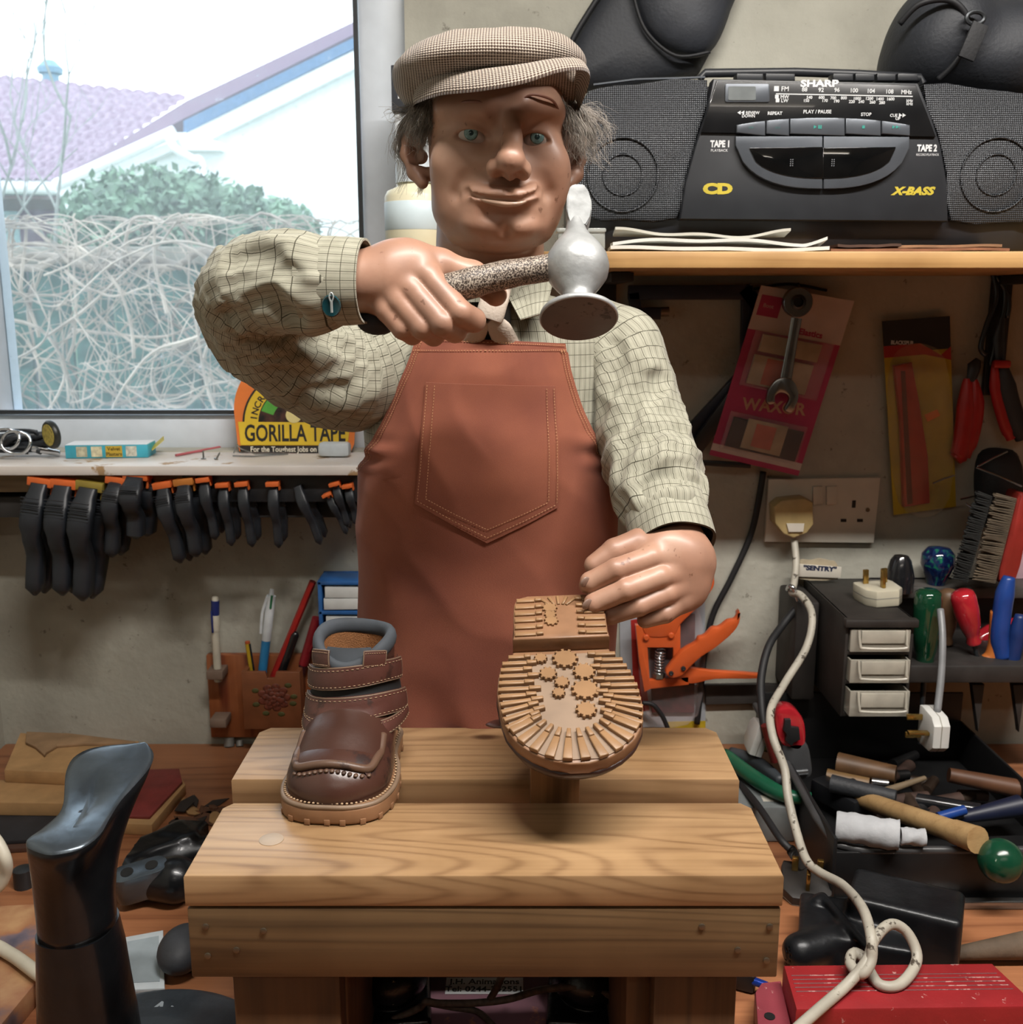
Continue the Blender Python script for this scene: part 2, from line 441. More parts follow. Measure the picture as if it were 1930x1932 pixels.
  for ax in range(3):
   o1,o2=(ax+1)%3,(ax+2)%3
   sh=list(n);sh[ax]-=1
   sl0=[slice(None)]*3;sl1=[slice(None)]*3;sl0[ax]=slice(0,n[ax]-1);sl1[ax]=slice(1,n[ax])
   a_,b_=ins[tuple(sl0)],ins[tuple(sl1)];ch=np.argwhere(a_!=b_)
   ok=(ch[:,o1]>0)&(ch[:,o2]>0)&(ch[:,o1]<n[o1]-1)&(ch[:,o2]<n[o2]-1);ch=ch[ok]
   q=[]
   for u,v in((0,0),(-1,0),(-1,-1),(0,-1)):
    p=ch.copy();p[:,o1]+=u;p[:,o2]+=v;q.append(idm[tuple(p.T)])
   q=np.stack(q,1);flip=~a_[tuple(ch.T)];q[~flip]=q[~flip][:,::-1];q=q[:,::-1]
   F.append(q)
  F=np.concatenate(F)
  F=F[:,::-1]
  E=np.concatenate([F[:,[0,1]],F[:,[1,2]],F[:,[2,3]],F[:,[3,0]]]);deg=np.bincount(E[:,0],minlength=len(V))+np.bincount(E[:,1],minlength=len(V))
  for it in range(relax):
   A=np.zeros_like(V)
   for c in range(3):A[:,c]=np.bincount(E[:,0],V[E[:,1],c],len(V))+np.bincount(E[:,1],V[E[:,0],c],len(V))
   V=V*0.4+0.6*A/np.maximum(deg,1)[:,None]
  mb=MB();mb.v=[tuple(v)for v in V.tolist()];mb.f=[tuple(f)for f in F.tolist()];mb.mi=[0]*len(mb.f)
  return mb
  # the room
DESK=0.85;WALL=1.33;XL=-0.705;XR=1.55;YB=-2.2;CEIL=2.40
def wall_mat():
 m,nt,b=newmat('painted_concrete')
 mp=coords(nt)
 n=node(nt,'ShaderNodeTexNoise');n.inputs['Scale'].default_value=6;n.inputs['Detail'].default_value=8;n.inputs['Roughness'].default_value=.6
 nt.links.new(mp.outputs[0],n.inputs[0])
 r=ramp(nt,[(0.25,L4('#8d8b80')),(0.55,L4('#a9a79b')),(0.8,L4('#b7b5a9'))]);nt.links.new(n.outputs[0],r.inputs[0])
 n2=node(nt,'ShaderNodeTexNoise');n2.inputs['Scale'].default_value=55;n2.inputs['Detail'].default_value=6;n2.inputs['Roughness'].default_value=.7
 nt.links.new(mp.outputs[0],n2.inputs[0])
 r2=ramp(nt,[(0.30,(.30,.28,.25,1)),(0.37,(1,1,1,1))]);nt.links.new(n2.outputs[0],r2.inputs[0])
 mx=node(nt,'ShaderNodeMix',data_type='RGBA',blend_type='MULTIPLY');mx.inputs[0].default_value=.8
 nt.links.new(r.outputs[0],mx.inputs[6]);nt.links.new(r2.outputs[0],mx.inputs[7]);nt.links.new(mx.outputs[2],b.inputs['Base Color'])
 b.inputs['Roughness'].default_value=.8
 n3=node(nt,'ShaderNodeTexNoise');n3.inputs['Scale'].default_value=90;n3.inputs['Detail'].default_value=8
 nt.links.new(mp.outputs[0],n3.inputs[0]);bump(nt,b,n3.outputs[0],.5,.002)
 return m
WALLM=wall_mat();DIM=plain('dark_ply_lining','#57493b',.8,var=.15)
UPVC=plain('white_upvc','#d5dde6',.30,var=.03)
wx0,wx1=XL,P(768,300,WALL).x
wz0,wz1=P(300,845,WALL).z-.004,2.30
mb=MB()
mb.box(((wx1+XR)/2,WALL+.10,CEIL/2),(XR-wx1,.20,CEIL))
mb.box(((XL+wx1)/2,WALL+.10,wz0/2),(wx1-XL,.20,wz0))
mb.box(((XL+wx1)/2,WALL+.10,(wz1+CEIL)/2),(wx1-XL,.20,CEIL-wz1))
struct('wall_back',mb,WALLM)
struct('wall_left',MB().box((XL-.05,(WALL+YB)/2-.05,CEIL/2),(.10,WALL-YB+.1,CEIL)),WALLM)
struct('wall_right',MB().box((XR+.05,(WALL+YB)/2,CEIL/2),(.10,WALL-YB,CEIL)),DIM)
struct('wall_rear',MB().box(((XL+XR)/2,YB-.05,CEIL/2),(XR-XL+.2,.10,CEIL)),DIM)
struct('floor',MB().box(((XL+XR)/2,(WALL+YB)/2,-.05),(XR-XL,WALL-YB,.10)),plain('concrete_floor','#55524b',.8,nscale=8,var=.2))
struct('ceiling',MB().box(((XL+XR)/2,(WALL+YB)/2,CEIL+.05),(XR-XL+.2,WALL-YB+.2,.10)),plain('ceiling_paint','#9c978c',.8,var=.04))
gx1=P(684,300,WALL+.045).x;gz0=P(300,776,WALL+.045).z
fr=MB();yf=WALL+.065
fr.box(((gx1+wx1)/2,yf,(wz0+wz1)/2),(wx1-gx1,.07,wz1-wz0),bev=.006)
fr.box(((XL+gx1)/2,yf,(wz0+gz0)/2-.002),(gx1-XL+.01,.07,gz0-wz0),bev=.006)
fr.box((XL+.0125,yf,(wz0+wz1)/2),(.022,.07,wz1-wz0),bev=.004)
fr.box(((XL+gx1)/2,yf,wz1-.03),(gx1-XL,.07,.06),bev=.006)
win=struct('window_1',fr,UPVC)
gk=MB();kk=.005
gk.box((gx1-kk*.3,yf-.0385,(gz0+wz1)/2),(kk,.008,wz1-gz0)).box(((XL+gx1)/2,yf-.0385,gz0+kk*.2),(gx1-XL,.008,kk))
struct('window_seal',gk,plain('rubber_seal','#2a2d30',.6),parent=win)
m=bpy.data.materials.new('glare_dust_glass');m.use_nodes=True;nt=m.node_tree;nt.nodes.clear()
tr=nt.nodes.new('ShaderNodeBsdfTransparent');tr.inputs[0].default_value=(.96,.98,.98,1)
gl=nt.nodes.new('ShaderNodeBsdfGlossy');gl.inputs['Roughness'].default_value=.02
df=nt.nodes.new('ShaderNodeBsdfTranslucent');df.inputs[0].default_value=(.9,.95,1,1)
fz=nt.nodes.new('ShaderNodeFresnel');fz.inputs[0].default_value=1.45
m1=nt.nodes.new('ShaderNodeMixShader');m2=nt.nodes.new('ShaderNodeMixShader');o=nt.nodes.new('ShaderNodeOutputMaterial')
nt.links.new(fz.outputs[0],m1.inputs[0]);nt.links.new(tr.outputs[0],m1.inputs[1]);nt.links.new(gl.outputs[0],m1.inputs[2])
mp=coords(nt);n=node(nt,'ShaderNodeTexNoise');n.inputs['Scale'].default_value=70;n.inputs['Detail'].default_value=7;nt.links.new(mp.outputs[0],n.inputs[0])
r=ramp(nt,[(.45,(.10,.10,.10,1)),(.70,(.14,.14,.14,1)),(.76,(.35,.35,.35,1))]);nt.links.new(n.outputs[0],r.inputs[0])  # even translucent veil paints glare haze into the pane; speckles are dust
nt.links.new(r.outputs[0],m2.inputs[0]);nt.links.new(m1.outputs[0],m2.inputs[1]);nt.links.new(df.outputs[0],m2.inputs[2]);nt.links.new(m2.outputs[0],o.inputs[0])
struct('window_pane',MB().box(((XL+gx1)/2,yf+.005,(gz0+wz1)/2),(gx1-XL,.004,wz1-gz0)),m,parent=win)
SILL=P(300,879,1.215).z
sb=MB().box(((XL+P(672,880,1.215).x)/2+.004,(1.215+WALL+.03)/2,SILL-.006),(P(672,880,1.215).x-XL-.002,WALL+.03-1.215,.012),bev=.002)
struct('trim_1',sb,worn('worn_white_sill','#d9d2cc','#a88a66',.45,cs=22,thr=.62))
for i,T in enumerate((TUBE,FILL_TUBE)):
 th=thing('batten_light',('slim white ceiling batten above the front of the workbench','slim white ceiling batten added unseen near the rear wall as fill light')[i],'ceiling light',(T[0],T[1],CEIL))
 part('housing',MB().box((T[0],T[1],CEIL-.02),(1.22,.06,.04),bev=.006),plain('white_enamel','#e8e8e4',.4),th)
 part('tube',MB().tube([(T[0]-.59,T[1],T[2]),(T[0]+.59,T[1],T[2])],.013,16),emit('lit_tube','#fff0d8',6.0),th)
mb=MB().box(((XL+XR)/2,(WALL+.12)/2+.0,DESK-.02),(XR-XL-.004,WALL-.124,.04),bev=.004)
DESKM=wood('stained_bench_top','#a9714c','#6f3f27','X',1.0,.5,True,9,.7,3.0)
wb=thing('workbench','long reddish-brown wooden workbench running under the window and shelf','workbench',(0,.7,0))
part('worktop',mb,DESKM,wb)
for x in(XL+.06,.42,XR-.06):
 for y in(.2,WALL-.06):part('leg',MB().box((x,y,(DESK-.04)/2),(.07,.07,DESK-.04),bev=.003),DESKM,wb)
 # outside the window
def slab(mb,pts,off,mi=0):
 """closed slab: polygon of world points swept by the vector off"""
 n=len(pts);V=[Vector(p)for p in pts]+[Vector(p)+Vector(off)for p in pts]
 F=[tuple(range(n)),tuple(reversed(range(n,2*n)))]+[(i,i+n,(i+1)%n+n,(i+1)%n)for i in range(n)]
 bm=bmesh.new();vs=[bm.verts.new(v)for v in V]
 for f in F:bm.faces.new([vs[i]for i in f])
 bmesh.ops.recalc_face_normals(bm,faces=bm.faces);mb._bm(bm,None,mi);return mb
struct('ground_outside',MB().box((-2,16,-.1),(60,28.8,.1)),plain('garden_soil','#5d6b52',.9,nscale=3,var=.3))
FD=3.0;ftop=P(300,466,FD).z
fence=thing('garden_fence','green stained board fence behind the window, covered by dry vine','fence',(-1.2,FD+.12,-.05))
fb=MB();x=-4.0;fi=0
while x<1.2:
 fb.box((x,FD+.12,(ftop-.06)/2),(.115,.022,ftop+.06-.03*(fi%3)),bev=.003);x+=.125;fi+=1
part('boards',fb,plain('green_fence_stain','#3f6a60',.85,nscale=14,var=.35),fence)
part('top_rail',MB().box((-1.4,FD+.10,ftop-.02),(5.2,.06,.05),bev=.006),plain('weathered_rail','#8f8c80',.8),fence)
rv=random.Random(11);vb=MB()
def vine(mb,x,z,L,r,curl):
 a=rv.uniform(0,6.283);p=Vector((x,FD-rv.uniform(.0,.16),z));pts=[p.copy()];c=rv.uniform(-curl,curl)
 for k in range(9):
  a+=c+rv.uniform(-.25,.25);c*=.96
  p=p+Vector((math.cos(a),rv.uniform(-.25,.25),math.sin(a)))*L/9
  p.z=min(p.z,ftop+.05+rv.random()*.03);p.y=min(max(p.y,FD-.22),FD+.09);pts.append(p.copy())
 q=smooth_path(pts,2);mb.tube(q,[r*(1-.6*i/len(q))for i in range(len(q))],4,True)
for i in range(520):
 z=ftop-abs(rv.gauss(0,.28))if i%3 else ftop-rv.uniform(0,.75)
 vine(vb,rv.uniform(-2.0,.05),z,rv.uniform(.25,.75),rv.choice([.0014,.002,.003,.0055]),rv.uniform(.1,.75))
for i in range(7):
 x=-1.95+i*.27;pts=[Vector((x+k*.07,FD-.05-.04*math.sin(k+i),ftop-.01-.05*abs(math.sin(k*.8+i))))for k in range(8)]
 vb.tube(smooth_path(pts,3),.011,6)
solo('dry_climbing_vine',vb,plain('dry_vine_bark','#ada092',.8,var=.35,nscale=9),'leafless tangle of pale dry vine stems covering the garden fence','vine',(-1,FD,ftop-1),kind='stuff',angle=80)
lf=MB()
def leafblob(mb,c,r,n,s,rnd):
 for i in range(n):
  d=Vector((rnd.gauss(0,1),rnd.gauss(0,1),rnd.gauss(0,1))).normalized()*rnd.uniform(.75,1.03)
  p=Vector(c)+Vector((d.x*r[0],d.y*r[1],d.z*r[2]))
  a=Vector((rnd.gauss(0,1),rnd.gauss(0,1),rnd.gauss(0,1))).normalized();b=a.orthogonal().normalized()
  k=s*rnd.uniform(.6,1.3);mb.add([p-a*k,p+b*k*.5,p+a*k,p-b*k*.5],[(0,1,2,3)])
HD=5.2
hg=MB();rh=random.Random(3)
for px,py,rx,rz in((178,430,.17,.26),(225,412,.28,.34),(290,410,.28,.36),(350,400,.30,.34),(420,412,.28,.30),(480,420,.26,.27),(535,428,.20,.24)):
 c=P(px,py+45,HD);leafblob(hg,(c.x,HD,c.z),(rx,.3,rz),1100,.028,rh)
 hg.ball((c.x,HD+.05,c.z),(rx*.9,.26,rz*.9),n=14)
 hg.box((c.x,HD+.05,c.z/2-.05),(rx*1.4,.3,c.z),bev=.05)
solo('clipped_hedge',hg,plain('hedge_leaves','#738c74',.7,nscale=7,var=.45),'clipped green hedge between the vine fence and the white house','hedge',(P(350,400,HD).x,HD,-.05),kind='thing',angle=80)
GD=9.0
hs=thing('neighbour_house','white rendered bungalow with purple-brown tiled roof seen through the window','house',(P(300,500,GD).x,GD,-.05))
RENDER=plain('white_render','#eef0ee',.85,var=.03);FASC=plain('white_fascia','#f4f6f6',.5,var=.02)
wl=MB();g=lambda x,y,d=GD:P(x,y,d)
b0=g(118,372);b1=g(335,285);b2=g(800,60)
slab(wl,[(b0.x,GD,-.05),(b2.x+2,GD,-.05),(b2.x+2,GD,b2.z),(b2.x,GD,b2.z),(b1.x,GD,b1.z),(b0.x,GD,b0.z)],(0,.25,0))
part('gable_wall',wl,RENDER,hs)
l0=P(-260,352,10.2);l1=P(130,352,10.2)
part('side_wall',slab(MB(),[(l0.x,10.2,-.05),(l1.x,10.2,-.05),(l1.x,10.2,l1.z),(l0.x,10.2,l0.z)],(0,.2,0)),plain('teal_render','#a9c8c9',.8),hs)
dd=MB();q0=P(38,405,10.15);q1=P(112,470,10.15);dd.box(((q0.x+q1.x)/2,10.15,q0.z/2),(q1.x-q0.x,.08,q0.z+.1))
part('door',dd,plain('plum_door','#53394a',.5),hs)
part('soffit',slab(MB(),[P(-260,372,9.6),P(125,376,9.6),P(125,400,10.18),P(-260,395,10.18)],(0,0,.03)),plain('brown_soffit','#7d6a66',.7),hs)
bb=MB()
slab(bb,[g(345,253,8.9),g(800,30,8.9),g(800,64,8.9),g(345,288,8.9)],(0,.12,0))
slab(bb,[g(330,250,8.85),g(352,250,8.85),g(415,268,8.85),g(415,283,8.85),g(345,282,8.85)],(0,.3,0))
slab(bb,[g(108,352,8.9),g(345,258,8.9),g(345,276,8.9),g(108,372,8.9)],(0,.12,0))
part('barge_board',bb,FASC,hs)
gt=MB();gt.tube([g(105,350,8.8),g(330,248,8.8)],.05,10);gt.tube([P(-260,345,9.5),P(110,353,9.5)],.07,10)
gt.tube(smooth_path([g(318,258,8.75),g(330,280,8.75),g(362,300,8.8),g(380,312,8.85),g(381,420,8.85)],6),.035,10)
part('gutter',gt,FASC,hs)
m,nt,b=newmat('roof_tiles');mp=coords(nt,kind='UV')
sx=node(nt,'ShaderNodeSeparateXYZ');nt.links.new(mp.outputs[0],sx.inputs[0])
def sawp(inp,f,off=0.0):
 a=node(nt,'ShaderNodeMath',operation='MULTIPLY_ADD');nt.links.new(inp,a.inputs[0]);a.inputs[1].default_value=f;a.inputs[2].default_value=off
 c=node(nt,'ShaderNodeMath',operation='FRACT');nt.links.new(a.outputs[0],c.inputs[0]);return c
b.inputs['Base Color'].default_value=L4('#8d7684');b.inputs['Roughness'].default_value=.6
n=node(nt,'ShaderNodeTexNoise');n.inputs['Scale'].default_value=12;nt.links.new(mp.outputs[0],n.inputs[0])
r=ramp(nt,[(.3,L4('#7d6676')),(.7,L4('#a08a9a'))]);nt.links.new(n.outputs[0],r.inputs[0]);nt.links.new(r.outputs[0],b.inputs['Base Color'])
ROOF=m
def tiled(mb,a,b_,c,d,nu,nv,amp):
 """interlocking tile slope between eave a-b and ridge d-c: real scallops"""
 N=(b_-a).cross(d-a).normalized();N=N if N.y<0 or N.z>0 else-N
 if N.z<0:N=-N
 def fn(u,v):
  p=(a*(1-u)+b_*u)*(1-v)+(d*(1-u)+c*u)*v
  tv=(v*nv)%1.0;tu=(u*nu)%1.0
  return p+N*(amp*(1-tv)+amp*.8*math.sin(tu*math.pi))
 mb.grid(fn,nu*5,nv*4,uvfn=lambda u,v:(u*nu*.2,v*nv*.2));return mb
rf=MB();tiled(rf,P(-300,342,9.45),P(112,350,9.45),P(352,188,12.2),P(-300,118,12.2),26,13,.035)
part('tiled_slope',rf,ROOF,hs,angle=60)
rs=MB();slab(rs,[g(108,347,8.95),g(350,222,8.95),g(800,0,8.95),g(800,-22,8.95),g(352,190,8.95),g(140,320,8.95)],(0,.35,.0))
part('verge_tiles',rs,ROOF,hs)
part('verge_board',slab(MB(),[g(346,228,8.88),g(800,6,8.88),g(800,26,8.88),g(346,252,8.88)],(0,.05,0)),plain('slate_blue_board','#5f7c9c',.6),hs)
vp=P(96,150,12.3);part('roof_vent',MB().lathe([(.09,-.25),(.09,.05),(.13,.06),(.14,.12),(.06,.2),(0,.2)],Matrix.Translation(vp),14),plain('vent_cowl','#6d93a6',.5),hs)
tw=MB();rt=random.Random(5)
def twig(p,d,L,r,depth):
 pts=[p.copy()]
 for k in range(5):
  d=(d+Vector((rt.uniform(-.25,.25),rt.uniform(-.2,.2),rt.uniform(-.1,.22)))).normalized();p=p+d*L/5;pts.append(p.copy())
  if depth and k>0 and rt.random()<.9:twig(p.copy(),(d+Vector((rt.uniform(-.9,.9),rt.uniform(-.5,.5),rt.uniform(-.2,.6)))).normalized(),L*.6,r*.55,depth-1)
 tw.tube(pts,[r*(1-.14*i)for i in range(6)],4)
for px in(-60,-10,40):twig(P(px,640,3.9),Vector((rt.uniform(-.1,.3),0,1)),.85,.011,3)
for px in(-60,-10,40):
 c=P(px,640,3.9);tw.tube([Vector((c.x,3.9,-.05)),c],.014,5)
solo('bare_shrub',tw,plain('grey_twigs','#8d9088',.8),'leafless grey shrub rising behind the fence at the edge of the window','shrub',(P(0,640,3.9).x,3.9,-.05),angle=80)
# the cobbler's little pine bench
def plankbox(mb,x0,x1,y0,y1,z0,z1,bev=.002,chamfer=0):
 return mb.box(((x0+x1)/2,(y0+y1)/2,(z0+z1)/2),(x1-x0,y1-y0,z1-z0),bev=bev,seg=2)
BT=PZ(900,1652,1.086).z
bF=PZ(900,1652,BT).y;bB=PZ(900,1514,BT).y
bx0=PZ(346,1652,BT).x;bx1=PZ(1479,1652,BT).x
PINE_A=wood('honey_pine_front_plank','#a98964','#74563b','X',1.0,.34,True,26,.75,1.7,.12)
PINE_B=wood('honey_pine_rear_plank','#a58561','#71543a','X',1.0,.36,True,22,.65,5.1,.12)
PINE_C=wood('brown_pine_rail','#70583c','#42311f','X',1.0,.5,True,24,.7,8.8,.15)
PINE_D=wood('dark_pine_leg','#5c4026','#3a2614','Z',1.0,.6,False,10,.8,2.2,.2)
bench=thing('cobbler_bench','small bench of two honey pine planks standing in front of the apron','bench',((bx0+bx1)/2,bB,DESK))
TH=.0225
def plank_pts(x0,x1,y0,y1,ch):
 return[(x0,y0),(x1,y0),(x1,y1-ch),(x1-ch*.8,y1),(x0+ch*.8,y1),(x0,y1-ch)]
def xy_prism(mb,pts,z0,z1,bev=.0015):
 return mb.prism(pts,z0,z1,None,bev=bev)
part('front_plank',xy_prism(MB(),plank_pts(bx0,bx1,bF,bB,.008),BT-TH,BT),PINE_A,bench)
rF=PZ(900,1470,BT).y;rB=PZ(900,1372,BT).y
rx0=PZ(446,1470,BT).x;rx1=PZ(1388,1476,BT).x
part('rear_plank',xy_prism(MB(),plank_pts(rx0-.004,rx1+.004,rF,rB,.010),BT-TH,BT),PINE_B,bench)
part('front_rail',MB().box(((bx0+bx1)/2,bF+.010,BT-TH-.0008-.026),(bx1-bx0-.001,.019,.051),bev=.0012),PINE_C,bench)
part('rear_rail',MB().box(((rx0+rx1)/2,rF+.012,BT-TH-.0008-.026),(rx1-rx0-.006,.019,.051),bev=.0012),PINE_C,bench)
lz=BT-TH-.052
for x0,x1 in((437,640),(1235,1392)):
 a=P(x0,1850,bF+.006).x;b_=P(x1,1850,bF+.006).x
 part('leg',MB().box(((a+b_)/2,bF+.018,(lz+DESK)/2),(b_-a,.020,lz-DESK+.002),bev=.0015),PINE_D,bench)
for x0,x1 in((622,655),(1182,1232)):
 a=P(x0,1850,bF+.03).x;b_=P(x1,1850,bF+.03).x
 part('leg_brace',MB().box(((a+b_)/2,(bF+.032+rB-.02)/2,(lz+.03+DESK)/2),(b_-a,rB-.05-bF,lz+.03-DESK),bev=.0015),PINE_D,bench)
SCM=plain('dull_screw','#6f6657',.4,.8)
for px,py in((388,1748),(446,1792),(392,1803),(1324,1748),(1452,1748),(1392,1792),(1446,1812),(497,1756)):
 part('screw_head',MB().lathe([(.0022,0),(.0022,.0008),(.0009,.0012),(0,.0010)],Matrix.Translation(P(px,py,bF+.0005))@Matrix.Rotation(math.pi/2,4,'X'),10),SCM,bench)
p=PZ(1096,1492,BT-.012)
p=PZ(512,1584,BT);part('dowel_plug',MB().lathe([(.0085,-.004),(.0085,.0003),(.0078,.0006),(0,.0006)],Matrix.Translation(p),28),plain('dowel_end_grain','#9f8e7c',.5),bench)
pY=rF-.018
pa=P(1001,1470,pY-.016);pb=P(1094,1470,pY-.016)
POSTX=(pa.x+pb.x)/2;POSTY=pY
bp=part('boot_post',MB().box((POSTX,POSTY,(BT-.075+1.150)/2),(pb.x-pa.x,.031,1.150-BT+.075),bev=.0015),wood('orange_pine_post','#9f7048','#644328','Z',1.0,.5,False,26,1.2,4.4,.2),bench)
part('bolt',MB().lathe([(.004,0),(.004,.004),(.0025,.005),(0,.005)],Matrix.Translation((pb.x+.001,POSTY-.01,BT-.014))@Matrix.Rotation(math.pi/2,4,'Y'),10),plain('bright_bolt','#c7c7c2',.25,.9),bp)
# shelf on the back wall
SH_Y=1.03;sz1=P(1500,474,SH_Y).z;sz0=P(1500,506,SH_Y).z
sx0=P(768,480,SH_Y).x
SHM=wood('shelf_pine_edge','#c49c66','#946b3e','X',1.0,.5,True,8,.5,6.6,.15)
shelf=thing('wall_shelf','long unpainted pine shelf carrying the cassette player on the back wall','shelf',((sx0+XR)/2,WALL,sz0))
part('board',MB().box(((sx0+XR)/2-.001,(SH_Y+WALL)/2,(sz0+sz1)/2),(XR-sx0-.004,WALL-SH_Y-.0005,sz1-sz0),bev=.0015),SHM,shelf)
for x in(.12,.62,1.3):
 part('bracket',MB().box((x,WALL-.005,sz0-.075),(.025,.008,.15),bev=.001).box((x,WALL-.10,sz0-.006),(.025,.19,.010),bev=.001),plain('black_bracket','#1c1b1a',.5),shelf)
SHZ=sz1
# the cobbler figure
FX,FY=P(918,700,.93).x,.93
man=thing('cobbler_figure','life-like cobbler figure in tweed flat cap, checked shirt and rust apron raising a hammer','mannequin',(FX,FY,DESK+.012))
def skin_mat():
 m,nt,b=newmat('painted_skin');mp=coords(nt)
 n=node(nt,'ShaderNodeTexNoise');n.inputs['Scale'].default_value=22;n.inputs['Detail'].default_value=6
 nt.links.new(mp.outputs[0],n.inputs[0])
 r=ramp(nt,[(0.3,L4('#8f6c5a')),(0.55,L4('#a47c67')),(0.75,L4('#b28e79'))]);nt.links.new(n.outputs[0],r.inputs[0])
 n2=node(nt,'ShaderNodeTexNoise');n2.inputs['Scale'].default_value=140;n2.inputs['Detail'].default_value=5;nt.links.new(mp.outputs[0],n2.inputs[0])
 r2=ramp(nt,[(0.27,(.35,.25,.2,1)),(0.33,(1,1,1,1))]);nt.links.new(n2.outputs[0],r2.inputs[0])
 mx=node(nt,'ShaderNodeMix',data_type='RGBA',blend_type='MULTIPLY');mx.inputs[0].default_value=.7
 nt.links.new(r.outputs[0],mx.inputs[6]);nt.links.new(r2.outputs[0],mx.inputs[7]);nt.links.new(mx.outputs[2],b.inputs['Base Color'])
 b.inputs['Roughness'].default_value=.48;b.inputs['Coat Weight'].default_value=.16;b.inputs['Coat Roughness'].default_value=.28
 b.inputs['Subsurface Weight'].default_value=0.0
 bump(nt,b,n2.outputs[0],.12,.0008);return m
SKIN=skin_mat()
# head and neck
def E(px,py,D):return tuple(P(px,py,D))
hc=P(940,290,.88)
S=SDF((hc.x-.095,.765,P(940,560,.88).z),(hc.x+.095,.985,P(940,50,.88).z),.00115)
S.ell(E(938,200,.885),(.0570,.064,.050),.01)
S.ell(E(940,255,.868),(.0565,.042,.060),.012)
S.ell(E(940,340,.866),(.0545,.042,.050),.012)
S.ell(E(938,398,.864),(.0515,.043,.0300),.012)
S.ell(E(948,428,.842),(.0330,.0200,.0150),.012)
S.ell(E(905,418,.8290),(.0125,.008,.0085),.008);S.ell(E(986,424,.8290),(.0120,.008,.0085),.008)
S.cap(E(925,430,.912),E(922,640,.920),.0460,.050,.004)
S.ell(E(942,440,.868),(.040,.03,.012),.012)
S.cap(E(845,205,.838),E(925,205,.826),.0085,.0075,.012);S.cap(E(990,200,.826),E(1045,210,.840),.0075,.0085,.012)
S.ell(E(886,255,.8180),(.0235,.0185,.0125),.006,cut=True);S.ell(E(1014,262,.8185),(.0190,.0165,.0110),.006,cut=True)
S.ell(E(936,240,.812),(.0065,.010,.0160),.008,cut=True)
S.ell(E(982,246,.808),(.0045,.008,.0130),.006,cut=True)
S.ell(E(887,257,.8440),.0172,.006);S.ell(E(1013,264,.8460),.0164,.006)
S.ell(E(887,259,.8270),(.0150,.0105,.0058),.0012,Euler((0,math.radians(4),0)).to_matrix(),cut=True);S.ell(E(1015,265,.8300),(.0128,.0105,.0055),.0012,Euler((0,math.radians(6),0)).to_matrix(),cut=True)
S.ell(E(862,302,.838),(.0200,.0120,.0170),.010);S.ell(E(1036,308,.841),(.0150,.0120,.0170),.010)
S.ell(E(850,330,.848),(.0140,.0120,.0220),.010);S.ell(E(1046,340,.850),(.0120,.0120,.0200),.010)
S.ell(E(945,358,.836),(.0330,.0135,.0210),.012)
for a,b_ in(((905,322,.8175),(874,340,.8215)),((874,340,.8215),(862,366,.828)),((1006,320,.817),(1026,340,.823)),((1026,340,.823),(1034,364,.831))):
 S.cap(E(*a),E(*b_),.0030,.0030,.009,cut=True)
S.cap(E(968,214,.8250),E(967,262,.8130),.0056,.0066,.007)
S.cap(E(966,262,.8150),E(964,298,.8035),.0066,.0100,.006)
S.ell(E(963,303,.8020),(.0104,.0104,.0090),.004)
S.ell(E(934,317,.8120),(.0068,.0100,.0078),.004);S.ell(E(988,321,.8110),(.0060,.0095,.0078),.004)
S.ell(E(961,322,.8080),(.0065,.0070,.0080),.004)
S.ell(E(944,334,.8050),(.0052,.0048,.0040),.003,cut=True);S.ell(E(980,334,.8040),(.0048,.0048,.0040),.003,cut=True)
up=smooth_path([P(880,361,.8260),P(915,368,.8185),P(945,370,.8150),P(965,372,.8140),P(985,370,.8155),P(1018,358,.8250)],4)
for i in range(len(up)-1):S.cap(up[i],up[i+1],.0030,.0030,.007)
S.ell(E(948,391,.8290),(.0270,.0100,.0070),.008)
cutm=smooth_path([P(874,360,.8240),P(890,366,.8200),P(915,373,.8130),P(945,376,.8095),P(962,377,.8085),P(985,375,.8100),P(1008,367,.8165),P(1024,357,.8240)],3)
for i in range(len(cutm)-1):S.cap(cutm[i],cutm[i+1],.0019,.0019,.0012,cut=True)
S.ell(E(874,360,.8215),(.0036,.004,.0046),.005,cut=True);S.ell(E(1024,357,.8225),(.0036,.004,.0046),.005,cut=True)
S.cap(E(922,400,.8165),E(980,401,.8165),.0036,.0036,.010,cut=True)
S.cap(E(960,342,.8120),E(961,360,.8095),.0016,.0020,.004,cut=True)
S.cap(E(954,428,.8185),E(955,438,.8230),.0020,.0020,.007,cut=True)
for sgn,ec in((-1,[(772,238,.892),(765,262,.890),(768,292,.886),(782,325,.880),(797,345,.874)]),(1,[(1088,246,.892),(1094,268,.890),(1093,300,.886),(1086,330,.880),(1070,350,.874)])):
 pe=[P(*q)for q in ec];S.chain(pe,[.0042,.0046,.0050,.0056,.0050],.004)
 for q in ec[:4]:
  p=P(q[0]+(26 if sgn<0 else-20),q[1]+4,q[2]+.002);S.cap(P(*q),p,.0034,.0060,.005)
 c=P(ec[2][0]+14*(-sgn),282,.880);S.ell(c,(.0055,.0065,.0125),.004,cut=True)
HEADMB=S.mesh(2)
